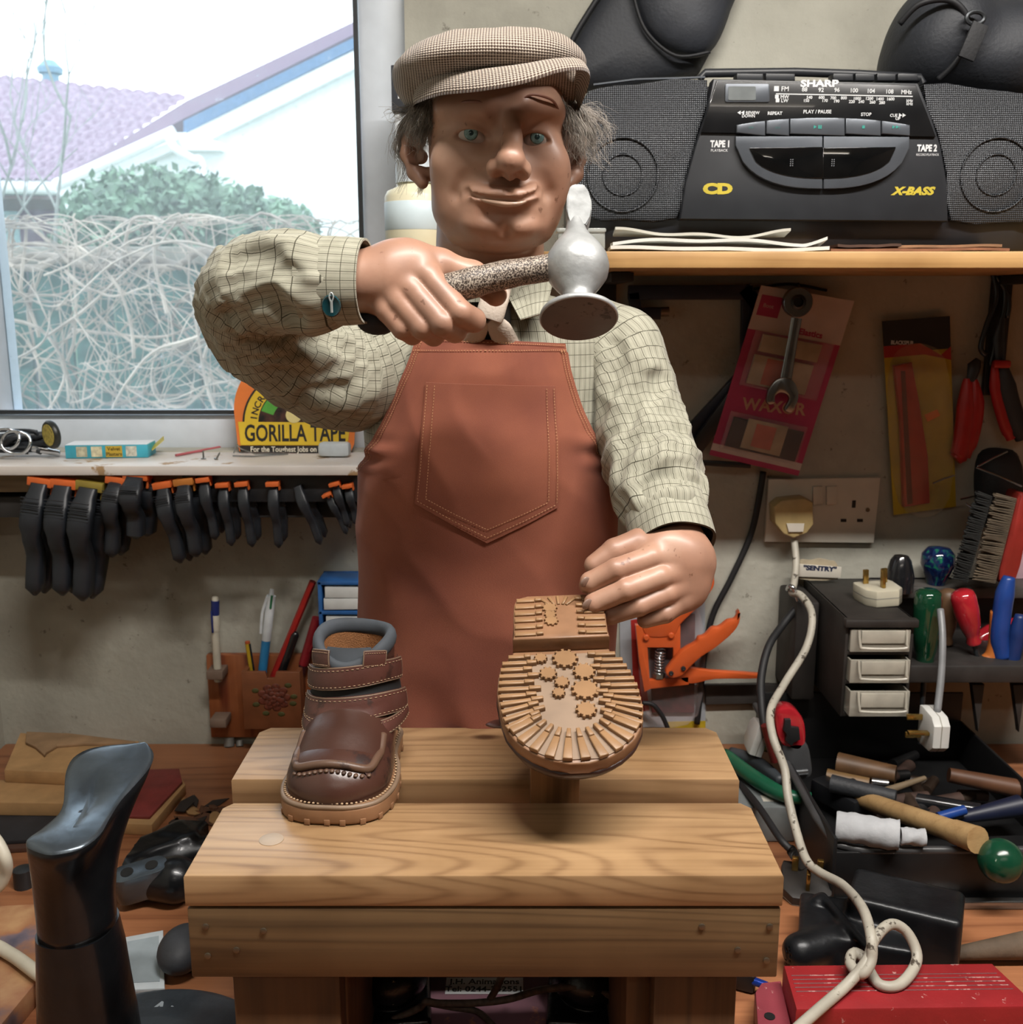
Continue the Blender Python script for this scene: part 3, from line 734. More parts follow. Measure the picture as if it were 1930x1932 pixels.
# eyes
def eye(px,py,D,r,gz):
 c=P(px,py,D);mb=MB();mb.ball(c,r,n=28);d=(P(px+gz,py-4,D-.1)-c).normalized()
 F=frame(c,d.cross(Vector((0,0,1))),Vector((0,0,1)))
 z=Vector((F[0][2],F[1][2],F[2][2]));F=F if z.dot(d)>0 else F@Matrix.Rotation(math.pi,4,'Y')
 ri=.0054
 r=r*1.0
 prof=[(ri*k/5,math.sqrt((r*1.012)**2-(ri*k/5)**2))for k in range(5,1,-1)]
 mb.lathe(prof+[(ri*.36,math.sqrt((r*1.013)**2-(ri*.36)**2))],F,24,mi=1)
 pp=[(ri*.38,r*1.005),(ri*.36,r*1.013),(0,r*1.016)]
 mb.lathe(pp,F,18,mi=2);return mb
em=[plain('eye_white','#a8988e',.18,coat=.6,var=.05),plain('teal_iris','#6f8f8e',.15,coat=.8,nscale=400,var=.25),plain('pupil','#1f3a3d',.15,coat=.6)]
# torso profile
TY=[540,552,566,585,610,640,700,800,900,1000,1100,1200,1370,1520]
TA=[.026,.050,.072,.095,.108,.113,.1125,.111,.1105,.1145,.1165,.1175,.118,.116]
TBf=[.040,.045,.052,.060,.067,.072,.077,.082,.085,.086,.087,.087,.086,.085]
TZ=[P(918,y,FY).z for y in TY]
def t_ab(z):
 zz=list(reversed(TZ));return interp(zz,list(reversed(TA)),z),interp(zz,list(reversed(TBf)),z)
def body_pt(phi,z,off=0.0):
 a,b=t_ab(z);a+=off;b+=off
 s_,c_=math.sin(phi),math.cos(phi)
 sx=math.copysign(abs(s_)**.86,s_);cx=math.copysign(abs(c_)**.92,c_)
 return Vector((FX+a*sx,FY-b*cx,z))
def phi_of(px,z,D=.86):
 lo,hi=-1.5707,1.5707
 for _ in range(28):
  m=(lo+hi)/2;p=body_pt(m,z,.004);q=FPX*p.x/(p.y*math.cos(PITCH)-(p.z-CAMZ)*math.sin(PITCH))+965
  if q<px:lo=m
  else:hi=m
 return(lo+hi)/2
def pxy(p):
 cy=p.y*math.cos(PITCH)-(p.z-CAMZ)*math.sin(PITCH);cz=(p.z-CAMZ)*math.cos(PITCH)+p.y*math.sin(PITCH)
 return 965+FPX*p.x/cy,966-FPX*cz/cy
def onbody(px,py,off=.004):
 """point on the front of the trunk seen at (px, py)"""
 D=.86
 for _ in range(7):
  p=P(px,py,D);ph=phi_of(px,p.z);D=body_pt(ph,p.z,off).y
 return P(px,py,D)
from mathutils import noise as mnoise
def nz(x,y,z=0.0):return mnoise.noise(Vector((x,y,z)))
def ridge(x,y,z=0.0):return 1.0-2.0*abs(nz(x,y,z))
def shirt_mat():
 m,nt,b=newmat('checked_shirt');mp=coords(nt,kind='UV')
 sx=node(nt,'ShaderNodeSeparateXYZ');nt.links.new(mp.outputs[0],sx.inputs[0])
 def lines(out,per,wd):
  a=node(nt,'ShaderNodeMath',operation='MULTIPLY');nt.links.new(out,a.inputs[0]);a.inputs[1].default_value=1/per
  f=node(nt,'ShaderNodeMath',operation='FRACT');nt.links.new(a.outputs[0],f.inputs[0])
  s_=node(nt,'ShaderNodeMath',operation='SUBTRACT');nt.links.new(f.outputs[0],s_.inputs[0]);s_.inputs[1].default_value=.5
  ab=node(nt,'ShaderNodeMath',operation='ABSOLUTE');nt.links.new(s_.outputs[0],ab.inputs[0])
  mr=node(nt,'ShaderNodeMapRange');nt.links.new(ab.outputs[0],mr.inputs[0]);mr.inputs[1].default_value=wd;mr.inputs[2].default_value=wd*1.8
  mr.inputs[3].default_value=1;mr.inputs[4].default_value=0;return mr
 a=lines(sx.outputs[0],.0062,.026);c=lines(sx.outputs[1],.0098,.017)
 mxm=node(nt,'ShaderNodeMath',operation='MAXIMUM');nt.links.new(a.outputs[0],mxm.inputs[0]);nt.links.new(c.outputs[0],mxm.inputs[1])
 a2=lines(sx.outputs[0],.0031,.10);sc_=node(nt,'ShaderNodeMath',operation='MULTIPLY');nt.links.new(a2.outputs[0],sc_.inputs[0]);sc_.inputs[1].default_value=.22
 mx2=node(nt,'ShaderNodeMath',operation='MAXIMUM');nt.links.new(mxm.outputs[0],mx2.inputs[0]);nt.links.new(sc_.outputs[0],mx2.inputs[1])
 n=node(nt,'ShaderNodeTexNoise');n.inputs['Scale'].default_value=60;n.inputs['Detail'].default_value=6;nt.links.new(mp.outputs[0],n.inputs[0])
 r=ramp(nt,[(.3,L4('#949282')),(.7,L4('#a5a393'))]);nt.links.new(n.outputs[0],r.inputs[0])
 mx=node(nt,'ShaderNodeMix',data_type='RGBA');nt.links.new(mx2.outputs[0],mx.inputs[0]);nt.links.new(r.outputs[0],mx.inputs[6]);mx.inputs[7].default_value=L4('#3f3c30')
 nt.links.new(mx.outputs[2],b.inputs['Base Color']);b.inputs['Roughness'].default_value=.85;b.inputs['Specular IOR Level'].default_value=.2
 b.inputs['Sheen Weight'].default_value=.15
 n3=node(nt,'ShaderNodeTexNoise');n3.inputs['Scale'].default_value=2600;nt.links.new(mp.outputs[0],n3.inputs[0]);bump(nt,b,n3.outputs[0],.25,.0004)
 return m
SHIRT=shirt_mat()
shirt=MB()
def torso_fn(u,v):
 z=TZ[0]+(TZ[-1]-TZ[0])*v;phi=-math.pi+2*math.pi*u
 p=body_pt(phi,z);k=.0022*ridge(p.x*16+z*6,z*9,1.3)*min(1,v*6);f=.0018*nz(p.x*40,z*14,4.0)
 d=Vector((math.sin(phi),-math.cos(phi),0));return p+d*(k+f)
shirt.grid(torso_fn,160,130,wrap=False,uvfn=lambda u,v:((u-.5)*.62,(TZ[0]+(TZ[-1]-TZ[0])*v)))
# sleeves
def crease(S,px,rs,k=.009):
 """fold pressed into the cloth along a line of pixels, following the surface as it lies"""
 out=[]
 for x,y in px:
  for i in range(160):
   D=.69+i*.0016;p=P(x,y,D);ix=[int(round((p[a]-S.lo[a])/S.res))for a in range(3)]
   if all(0<=ix[a]<S.n[a]for a in range(3))and S.d[tuple(ix)]<0:out.append(P(x,y,D-.0022));break
 out=smooth_path(out,3)if len(out)>1 else out;n=len(out)
 for i in range(n-1):
  t=i/max(1,n-2);r=rs*(.35+.65*math.sin(math.pi*(.08+.84*t)));S.cap(out[i],out[i+1],r,r,k,True)
def sleeve(path,radii,res,folds,extra=None,seed=0.0,twist=3.0):
 pts=[P(*q)for q in path];rs=radii
 sp=smooth_path(pts,4);rr=[]
 for i in range(len(pts)-1):rr+=[rs[i]+(rs[i+1]-rs[i])*k/4 for k in range(4)]
 rr.append(rs[-1]);sp=[Vector(p)for p in sp]
 lo=[min(p[i]for p in sp)-max(rr)-.015 for i in range(3)];hi=[max(p[i]for p in sp)+max(rr)+.015 for i in range(3)]
 S=SDF(lo,hi,res)
 for i in range(len(sp)-1):S.cap(sp[i],sp[i+1],rr[i],rr[i+1],.008)
 if extra:extra(S)
 mb=S.mesh(1);V=np.array(mb.v);A=np.array(sp);seg=A[1:]-A[:-1];sl=np.linalg.norm(seg,axis=1);cum=np.concatenate([[0],np.cumsum(sl)])
 t=np.clip(np.einsum('vsk,sk->vs',V[:,None,:]-A[None,:-1,:],seg)/(sl**2),0,1)
 Q=A[None,:-1]+t[...,None]*seg[None];d2=((V[:,None]-Q)**2).sum(2);j=d2.argmin(1);ii=np.arange(len(V))
 tt=t[ii,j];C=Q[ii,j];wq=np.exp(-(d2-d2.min(1)[:,None])/.00035);s_=(wq*(cum[None,:-1]+t*sl[None])).sum(1)/wq.sum(1);T=seg[j]/sl[j][:,None]
 R=V-C;rad=np.linalg.norm(R,axis=1)+1e-9;N=R/rad[:,None]
 ref=np.array([0,1.0,0.0]);U=ref-T*(T@ref)[:,None];U/=np.linalg.norm(U,axis=1)[:,None]+1e-9;W=np.cross(T,U)
 ang=np.arctan2((N*W).sum(1),-(N*U).sum(1))
 out=[]
 for k in range(len(V)):
  out.append(folds(s_[k]/cum[-1],ang[k],s_[k]))
 V=V+N*np.array(out)[:,None]
 mb.v=[tuple(v)for v in V.tolist()];mb.has_uv=True;ar=float(np.mean(rr))
 for k in range(len(V)):mb.uv[k]=(ang[k]*ar*1.05,s_[k])
 return mb
def fold_left(t,a,s_):
 k=1-abs(t-.5)*1.2
 f=.0060*k*ridge(s_*13+a*.55,a*1.0-s_*6,2.2)+.0022*ridge(s_*34-a*.9,a*2.0,5.1)
 return f-.002
armL=sleeve([(735,660,.915),(655,700,.885),(560,680,.850),(480,610,.815),(474,548,.785),(540,530,.765),(590,530,.759),(628,531,.757)],[.050,.046,.0375,.0335,.0330,.0310,.0300,.0200],.0021,fold_left,lambda S:(S.ell(E(640,735,.880),(.030,.026,.030),.014),S.ell(E(520,690,.84),(.020,.022,.022),.014),S.ell(E(590,590,.758),(.026,.020,.012),.012),[crease(S,q,r)for q,r in(([(430,555),(462,520),(505,503),(560,522)],.0062),([(560,605),(530,585),(500,560),(470,575)],.0060),([(430,500),(470,482),(520,478)],.0040),([(470,640),(540,640),(600,690)],.0055),([(520,700),(590,710),(650,690)],.0055),([(560,650),(610,640),(650,660)],.0045),([(570,750),(610,740),(650,735)],.0045),([(418,600),(450,600),(490,625)],.0050))]))
def fold_right(t,a,s_):
 k=.35+.65*t
 f=.0058*k*ridge(s_*20+a*.7,a*1.1+s_*4,7.7)+.0030*(t>.55)*math.sin(s_*210+math.sin(a*1.3+.5)*1.9)*min(1,(t-.55)*8)*(1-t)*2.4
 return f+.0015*ridge(s_*34-a*.9,a*2.0,3.3)-.001
armR=sleeve([(1115,640,.930),(1165,680,.915),(1195,760,.895),(1222,850,.865),(1236,910,.840),(1248,945,.826),(1254,965,.818)],[.034,.0365,.0345,.0340,.0330,.0310,.0200],.0021,fold_right,lambda S:(S.ell(E(1190,650,.925),(.022,.035,.026),.014),S.ell(E(1250,880,.86),(.022,.026,.024),.012),[crease(S,q,r)for q,r in(([(1250,712),(1240,722),(1224,738),(1216,760)],.0070),([(1302,884),(1268,886),(1236,896),(1222,910)],.0050),([(1325,918),(1290,905),(1250,908),(1215,930)],.0048),([(1205,690),(1200,760),(1186,830),(1176,900)],.0050),([(1235,790),(1225,850),(1200,890)],.0045),([(1160,640),(1165,690),(1160,740)],.0055))]))
for a_ in(armL,armR):
 o0=len(shirt.v);shirt.v+=a_.v;shirt.f+=[tuple(q+o0 for q in f)for f in a_.f];shirt.mi+=a_.mi
 for k,u in a_.uv.items():shirt.uv[o0+k]=u
part('body',HEADMB,SKIN,man,angle=180)
for q in((888,257,.8440,.0160,4),(1013,264,.8460,.0150,2)):
 part('eye',eye(*q),em,man,angle=180)
lpm=MB();lo_=smooth_path([P(889,369,.8235),P(915,378,.8175),P(945,384,.8135),P(962,385,.8130),P(985,382,.8145),P(1010,369,.8215)],6)
lpm.tube(lo_,[.0006+.0027*math.sin(math.pi*(i+.5)/len(lo_))for i in range(len(lo_))],14,ell=(.75,1.25))
part('lower_lip',lpm,plain('pale_lip_paint','#a98b77',.3,coat=.4,var=.06),man,angle=180)
shp=part('shirt',shirt,SHIRT,man,angle=180)
# hands: palm, four bent fingers and a thumb each
def bb(pts,pad):
 a=np.array([tuple(p)for p in pts]);return a.min(0)-pad,a.max(0)+pad
fp=[P(680,450,.79),P(960,660,.70)];lo,hi=bb(fp,.012);HS=SDF(lo,hi,.0009)
def fin(S,q,r,k=.0022):
 pts=[P(*c)for c in q];S.chain(pts,r,k)
def finset(S,lst,kk=.0065):
 F_=SDF(S.lo,S.lo+(S.n-1)*S.res-S.res*.01,S.res)
 for a in lst:fin(F_,*a)
 d=F_.d[:S.n[0],:S.n[1],:S.n[2]];S.d=smin(S.d,d,kk)
HS.ell(E(748,525,.757),(.0260,.0180,.0270),.008);HS.ell(E(772,505,.756),(.0240,.0180,.0190),.008)
HS.cap(E(640,532,.757),E(735,530,.757),.0215,.0240,.008)
HS.ell(E(775,570,.765),(.0230,.0170,.0190),.006)
finset(HS,[([(768,508,.758),(809,524,.7445),(868,590,.731),(893,604,.743),(885,604,.762)],[.0100,.0098,.0090,.0088,.0078],.0016),([(748,530,.758),(780,550,.7410),(834,610,.730),(858,624,.743),(850,612,.762)],[.0100,.0096,.0090,.0086,.0074],.0016),([(728,545,.758),(754,570,.7410),(797,618,.734),(818,632,.745),(810,614,.763)],[.0095,.0092,.0086,.0080,.0070],.0016),([(712,560,.758),(731,586,.7430),(760,620,.739),(778,632,.748),(775,612,.765)],[.0085,.0084,.0078,.0072,.0062],.0016)],.0060)
fin(HS,[(770,488,.762),(830,500,.762),(892,520,.766),(935,556,.764)],[.0130,.0112,.0100,.0085],.0050)
FIST=HS.mesh(2)
fp=[P(1085,985,.80),P(1365,1200,.735)];lo,hi=bb(fp,.014);hi[1]=.84;HS=SDF(lo,hi,.0009)
HS.ell(E(1285,1068,.782),(.0255,.0170,.0270),.008);HS.ell(E(1255,1048,.778),(.0240,.0140,.0200),.008)
HS.cap(E(1290,1055,.785),E(1262,975,.815),.0230,.0200,.010)
HS.ell(E(1285,1110,.776),(.0220,.0150,.0190),.008)
HS.ell(E(1262,1075,.7745),(.0225,.0120,.0290),.008)
finset(HS,[([(1250,1036,.785),(1205,1024,.784),(1160,1040,.778),(1122,1066,.774)],[.0120,.0112,.0102,.0084],.0018),([(1268,1052,.776),(1228,1052,.7650),(1162,1074,.753),(1114,1098,.756),(1108,1104,.761)],[.0090,.0092,.0086,.0080,.0066],.0014),([(1280,1080,.774),(1243,1088,.7600),(1180,1112,.748),(1122,1138,.751),(1114,1148,.756)],[.0092,.0092,.0088,.0082,.0066],.0014),([(1290,1104,.774),(1256,1120,.7620),(1205,1143,.753),(1152,1160,.755),(1138,1168,.760)],[.0090,.0088,.0082,.0076,.0062],.0014),([(1302,1122,.776),(1285,1137,.7680),(1255,1158,.761),(1217,1170,.761)],[.0085,.0080,.0074,.0064],.0014)],.0060)
HAND=HS.mesh(2)
body=[o for o in scn.objects if o.name=='body'][0]
def append_mesh(o,mb):
 M=mw(o.parent).inverted();src=mesh_of(mb,'tmp',SKIN,angle=180,M=M);bm=bmesh.new();bm.from_mesh(o.data);bm.from_mesh(src);bm.to_mesh(o.data);bm.free();bpy.data.meshes.remove(src)
arm=MB();arm.tube(smooth_path([P(922,640,.93),P(740,640,.92),P(600,640,.86),P(500,560,.80),P(600,530,.765),P(690,531,.757)],4),.019,12)
arm.tube(smooth_path([P(922,640,.93),P(1110,650,.93),P(1190,780,.90),P(1236,890,.85),P(1268,990,.808)],4),.018,12)
arm.tube([P(922,600,.93),P(922,1100,.93)],.05,16)
append_mesh(body,arm);append_mesh(body,FIST);append_mesh(body,HAND)
for px,py,D,r in((1104,1098,.7490,.0040),(1108,1140,.7440,.0042),(1136,1166,.7490,.0042)):
 nm=MB();nm.ball((0,0,0),(r,.0014,r*1.15),n=12);T=Matrix.Translation(P(px,py,D))@Euler((.3,.5,.6)).to_matrix().to_4x4()
 nm.v=[tuple(T@Vector(v))for v in nm.v];part('fingernail',nm,plain('painted_nail','#8d7468',.25,coat=.4),man,angle=180)
 # cuffs
def shell(mb,pts,rs,th,n=40,wob=None,uvs=True,ell=(1,1),up=None):
 """open tube of cloth with an inside face and a rolled rim"""
 t1=MB();t1.tube(pts,rs,n,False,uv=uvs,ell=ell,up=up);t2=MB();t2.tube(pts,[r-th for r in rs],n,False,ell=ell,up=up)
 m=len(pts);ar=rs[-1];c0=[Vector(p)for p in pts]
 V=[Vector(v)for v in t1.v]+[Vector(v)for v in t2.v];F=list(t1.f)+[tuple(reversed([a+n*m for a in f]))for f in t2.f]
 for k in range(n):
  k2=(k+1)%n;F.append(((m-1)*n+k,(m-1)*n+k2,n*m+(m-1)*n+k2,n*m+(m-1)*n+k))
  F.append((k2,k,n*m+k,n*m+k2))
 if wob:
  for i in range(m):
   for k in range(n):
    for o in(0,n*m):
     j=o+i*n+k;d=(V[j]-c0[i]).normalized();V[j]=V[j]+d*wob(i/(m-1),2*math.pi*k/n)
 uv=[t1.uv[j]for j in range(len(t1.v))];uv=[(u*6.283*ar,v)for u,v in uv];uv=uv+uv
 mb.add(V,F,uv);return mb
c1=MB();pts=[P(x,531+(x-560)*.012,.7595-(x-560)*.00006)for x in(578,600,630,660,692)]
shell(c1,pts,[.0318,.0320,.0318,.0312,.0300],.0016,48,lambda t,a:.0008*math.sin(3*a+1)*t,ell=(1.0,.92),up=(0,0,1))
cf=part('cuff',c1,SHIRT,man,angle=60)
bt_=MB();o=P(625,577,.7235);T=frame(o,(1,.05,0),(0,-.15,1))
bt_.lathe([(0,-.001),(.0072,-.001),(.0078,.0002),(.0070,.0013),(.0056,.0008),(0,.0008)],T,28,sx=.86)
part('cuff_button',bt_,plain('teal_button','#123a40',.15,coat=.8,var=.15),cf)
lp=MB();lp.tube(smooth_path([P(625,572,.7215),P(621,560,.7215),P(625,552,.722),P(629,560,.7215),P(625,572,.7215)],4),.0006,5)
lp.tube([P(625,568,.7212),P(626,590,.7212)],.0009,5)
part('button_thread',lp,plain('silver_thread','#9aa0a0',.3,.3),cf)
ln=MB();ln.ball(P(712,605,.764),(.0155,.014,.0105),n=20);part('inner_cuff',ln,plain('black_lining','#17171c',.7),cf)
c2=MB();pts=smooth_path([P(1250,945,.826),P(1256,970,.817),P(1264,1000,.806),P(1272,1030,.795)],2)
shell(c2,pts,[.0335,.0338,.0342,.0346,.0350,.0352,.0352],.0018,52,lambda t,a:.0012*math.sin(2*a+.6)*t+.0007*math.sin(5*a),ell=(.95,1.0))
cf2=part('cuff',c2,SHIRT,man,angle=60)
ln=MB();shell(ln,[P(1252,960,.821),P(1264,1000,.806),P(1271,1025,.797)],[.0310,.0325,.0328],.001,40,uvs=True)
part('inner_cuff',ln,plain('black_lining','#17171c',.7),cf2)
tb=MB();tb.box(P(585,608,.738),(.062,.006,.012),(0,.08,0),bev=.0025);tb.v=list(tb.v)
# collar, neckerchief
def sheet(mb,pts,off,th=.0012,sub=8):
 """small flap of cloth through four corner points, slightly crowned, with thickness"""
 a,b_,c,d=[Vector(p)for p in pts];N=(b_-a).cross(d-a).normalized();N=N if N.y<0 else-N
 def fn(u,v,s=1):
  p=(a*(1-u)+b_*u)*(1-v)+(d*(1-u)+c*u)*v;return p+N*(off*math.sin(math.pi*u)*math.sin(math.pi*v)+s*th/2)
 W=(b_-a).length;H=(d-a).length
 g1=MB();g1.grid(lambda u,v:fn(u,v,1),sub,sub,uvfn=lambda u,v:(u*W,v*H));g2=MB();g2.grid(lambda u,v:fn(u,v,-1),sub,sub)
 n=(sub+1)**2;F=list(g1.f)+[tuple(reversed([q+n for q in f]))for f in g2.f]
 rim=[i for i in range(sub+1)]+[i*(sub+1)+sub for i in range(1,sub+1)]+[sub*(sub+1)+i for i in range(sub-1,-1,-1)]+[i*(sub+1)for i in range(sub-1,0,-1)]
 for i in range(len(rim)):F.append((rim[i],rim[i]+n,rim[(i+1)%len(rim)]+n,rim[(i+1)%len(rim)]))
 mb.add([tuple(v)for v in g1.v]+[tuple(v)for v in g2.v],F,[g1.uv[i]for i in range(n)]*2);return mb
cl=MB();sheet(cl,[P(950,545,.862),P(1046,520,.880),P(1030,590,.850),P(982,604,.842)],.003)
part('collar',cl,SHIRT,man,angle=60)
cl=MB();sheet(cl,[P(905,548,.864),P(820,530,.884),P(828,600,.850),P(862,612,.842)],.003)
part('collar',cl,SHIRT,man,angle=60)
cs=MB();shell(cs,[P(923,570,.905),P(923,545,.905)],[.0535,.0515],.002,48);part('collar_stand',cs,SHIRT,man,angle=60)
TIE=plain('cream_neckerchief','#b3a699',.85,var=.06,bmp=.5,bscale=500)
dk=MB();dk.box(P(930,600,.862),(.030,.012,.040),bev=.003);part('shirt_opening',dk,plain('black_undershirt','#26231f',.9),man)
kn=MB();kn.tube(smooth_path([P(938,540,.853),P(930,575,.844),P(922,602,.842)],4),[.0095]*4+[.0092]*4+[.0085],18,True,ell=(1.25,.62),up=(1,0,0))
part('neckerchief_knot',kn,TIE,man,angle=60)
for q,r in(([(915,604,.845),(900,620,.849),(886,648,.858)],[.0055,.0085,.0100]),([(924,604,.845),(942,620,.849),(956,650,.858)],[.0055,.0090,.0100])):
 kn=MB();kn.tube(smooth_path([P(*c)for c in q],5),[r[0]+(r[1]-r[0])*i/5 for i in range(5)]+[r[1]+(r[2]-r[1])*i/5 for i in range(6)],16,True,ell=(1.1,.5),up=(1,0,0))
 part('neckerchief_tail',kn,TIE,man,angle=60)
pk=MB();sheet(pk,[onbody(1036,640,.0035),onbody(1068,640,.0035),onbody(1066,700,.0035),onbody(1040,700,.0035)],.001)
# apron
m,nt,b=newmat('rust_canvas');mp=coords(nt,kind='UV')
n=node(nt,'ShaderNodeTexNoise');n.inputs['Scale'].default_value=14;n.inputs['Detail'].default_value=6;nt.links.new(mp.outputs[0],n.inputs[0])
r=ramp(nt,[(.3,L4('#80493a')),(.7,L4('#955943'))]);nt.links.new(n.outputs[0],r.inputs[0])
mpw=coords(nt,(1500,2400,1),'UV');wv=node(nt,'ShaderNodeTexNoise');wv.inputs['Scale'].default_value=1;wv.inputs['Detail'].default_value=2;nt.links.new(mpw.outputs[0],wv.inputs[0])
rw=ramp(nt,[(.35,(.86,.84,.82,1)),(.65,(1,1,1,1))]);nt.links.new(wv.outputs[0],rw.inputs[0])
mx=node(nt,'ShaderNodeMix',data_type='RGBA',blend_type='MULTIPLY');mx.inputs[0].default_value=1;nt.links.new(r.outputs[0],mx.inputs[6]);nt.links.new(rw.outputs[0],mx.inputs[7])
nt.links.new(mx.outputs[2],b.inputs['Base Color']);b.inputs['Roughness'].default_value=.8;b.inputs['Sheen Weight'].default_value=.12;b.inputs['Specular IOR Level'].default_value=.25
bump(nt,b,wv.outputs[0],.3,.0004);CANVAS=m
THREAD=plain('tan_thread','#b98a63',.7)
AY=[638,645,660,700,740,780,820,860,905,945,1000,1100,1190,1300,1380,1500]
AXL=[790,788,782,768,750,732,715,698,682,675,668,662,658,655,652,650]
AXR=[1064,1065,1068,1077,1089,1101,1115,1132,1155,1173,1172,1170,1168,1167,1166,1165]
def apron_pt(u,v,off=0.0):
 py=AY[0]+(AY[-1]-AY[0])*v;top=max(0,1-v*9)
 xl=interp(AY,AXL,py);xr=interp(AY,AXR,py);z=P(918,py,FY-.085).z
 if py<660:z+=-.0062*u*top*1.0+.0012
 pl=phi_of(xl,z,.86);pr=phi_of(xr,z,.86);ph=pl+(pr-pl)*u
 p=body_pt(ph,z,.0050+off);d=Vector((math.sin(ph),-math.cos(ph),0));low=min(1,max(0,(v-.45)*2.2))
 f=.0040*low*math.sin(ph*7+.8)+.0030*ridge(p.x*18+z*7,z*12,9.1)+.0012*nz(p.x*30,z*26,2.0)
 f+=.0030*math.exp(-((v-.27)/.035)**2)*math.exp(-((u-.06)/.10)**2)*math.sin(v*130)+.0022*math.exp(-((v-.27)/.05)**2)*math.exp(-((u-.93)/.09)**2)*math.sin(v*110+1)
 fl=.012*max(0,v-.33)*(u-.5)*2*.0
 return p+d*(f+fl)
_cache={}
def ap_grid(nu=90,nv=120):
 mb=MB();fr=MB();fr.grid(lambda u,v:apron_pt(u,v),nu,nv,uvfn=lambda u,v:(u*.25,(AY[0]+(AY[-1]-AY[0])*v)*.00042))
 bk=MB();bk.grid(lambda u,v:apron_pt(u,v,-.0016),nu,nv)
 N=(nu+1)*(nv+1);F=list(fr.f)+[tuple(reversed([q+N for q in f]))for f in bk.f]
 rim=[i for i in range(nu+1)]+[j*(nu+1)+nu for j in range(1,nv+1)]+[nv*(nu+1)+i for i in range(nu-1,-1,-1)]+[j*(nu+1)for j in range(nv-1,0,-1)]
 for i in range(len(rim)):F.append((rim[i],rim[i]+N,rim[(i+1)%len(rim)]+N,rim[(i+1)%len(rim)]))
 mb.add(fr.v+bk.v,F,[fr.uv[i]for i in range(N)]*2);return mb
APR=ap_grid()
def stitches(mb,fn,n,ln=.55,r=.00033,mi=1):
 """row of thread dashes along fn(t)"""
 for i in range(n):
  a,b_=fn(i/n),fn((i+ln)/n);mb.tube([a,(a+b_)/2+(a+b_).normalized()*0,b_],[r*.7,r,r*.7],5,True,mi)
ys=lambda py:(py-AY[0])/(AY[-1]-AY[0])
for off in(.030,.052):
 stitches(APR,lambda t:apron_pt(off,ys(648+t*262),.0009),62);stitches(APR,lambda t:apron_pt(1-off,ys(655+t*285),.0009),66)
stitches(APR,lambda t:apron_pt(.01+.98*t,ys(643),.0009),60);stitches(APR,lambda t:apron_pt(.01+.98*t,ys(662),.0009),60)
apr=part('apron',APR,[CANVAS,THREAD],man,angle=70)
PX=lambda t:808-18*t;PXR=lambda t:1045+5*min(1,t*1.0)
def pocket_px(u,v):
 yt=722+8*u;yb=950+8*u+66*(1-abs(2*u-1.0)**1.0);y=yt+(yb-yt)*v;t=(y-722)/230
 xl=808-19*min(1,t);xr=1045+4*min(1,t);return xl+(xr-xl)*u,y
def apron_at(px,py,off):
 """point of the apron cloth seen at a given place on the bib"""
 v=ys(py);z=P(918,py,FY-.085).z;xl=interp(AY,AXL,py);xr=interp(AY,AXR,py)
 pl=phi_of(xl,z);pr=phi_of(xr,z);ph=phi_of(px,z);return apron_pt((ph-pl)/(pr-pl),v,off)
def pk_pt(u,v,off):return apron_at(*pocket_px(u,v),off)
pg=MB();nu,nv=36,36
g1=MB();g1.grid(lambda u,v:pk_pt(u,v,.0020+.0010*math.sin(math.pi*u)*(1-v)),nu,nv,uvfn=lambda u,v:(u*.11+.4,v*.12+.1))
g2=MB();g2.grid(lambda u,v:pk_pt(u,v,.0004),nu,nv)
N=(nu+1)*(nv+1);F=list(g1.f)+[tuple(reversed([q+N for q in f]))for f in g2.f]
rim=[i for i in range(nu+1)]+[j*(nu+1)+nu for j in range(1,nv+1)]+[nv*(nu+1)+i for i in range(nu-1,-1,-1)]+[j*(nu+1)for j in range(nv-1,0,-1)]
for i in range(len(rim)):F.append((rim[i],rim[i]+N,rim[(i+1)%len(rim)]+N,rim[(i+1)%len(rim)]))
pg.add(g1.v+g2.v,F,[g1.uv[i]for i in range(N)]*2)
for ins in(.018,.075):
 iv=ins*.9
 stitches(pg,lambda t:pk_pt(ins,.02+t*(.98-iv-.02),.0032),38);stitches(pg,lambda t:pk_pt(1-ins,.02+t*(.98-iv-.02),.0032),38)
 stitches(pg,lambda t:pk_pt(ins+t*(.5-ins),.98-iv,.0032),22);stitches(pg,lambda t:pk_pt(.5+t*(.5-ins),.98-iv,.0032),22)
part('pocket',pg,[CANVAS,THREAD],apr,angle=50)
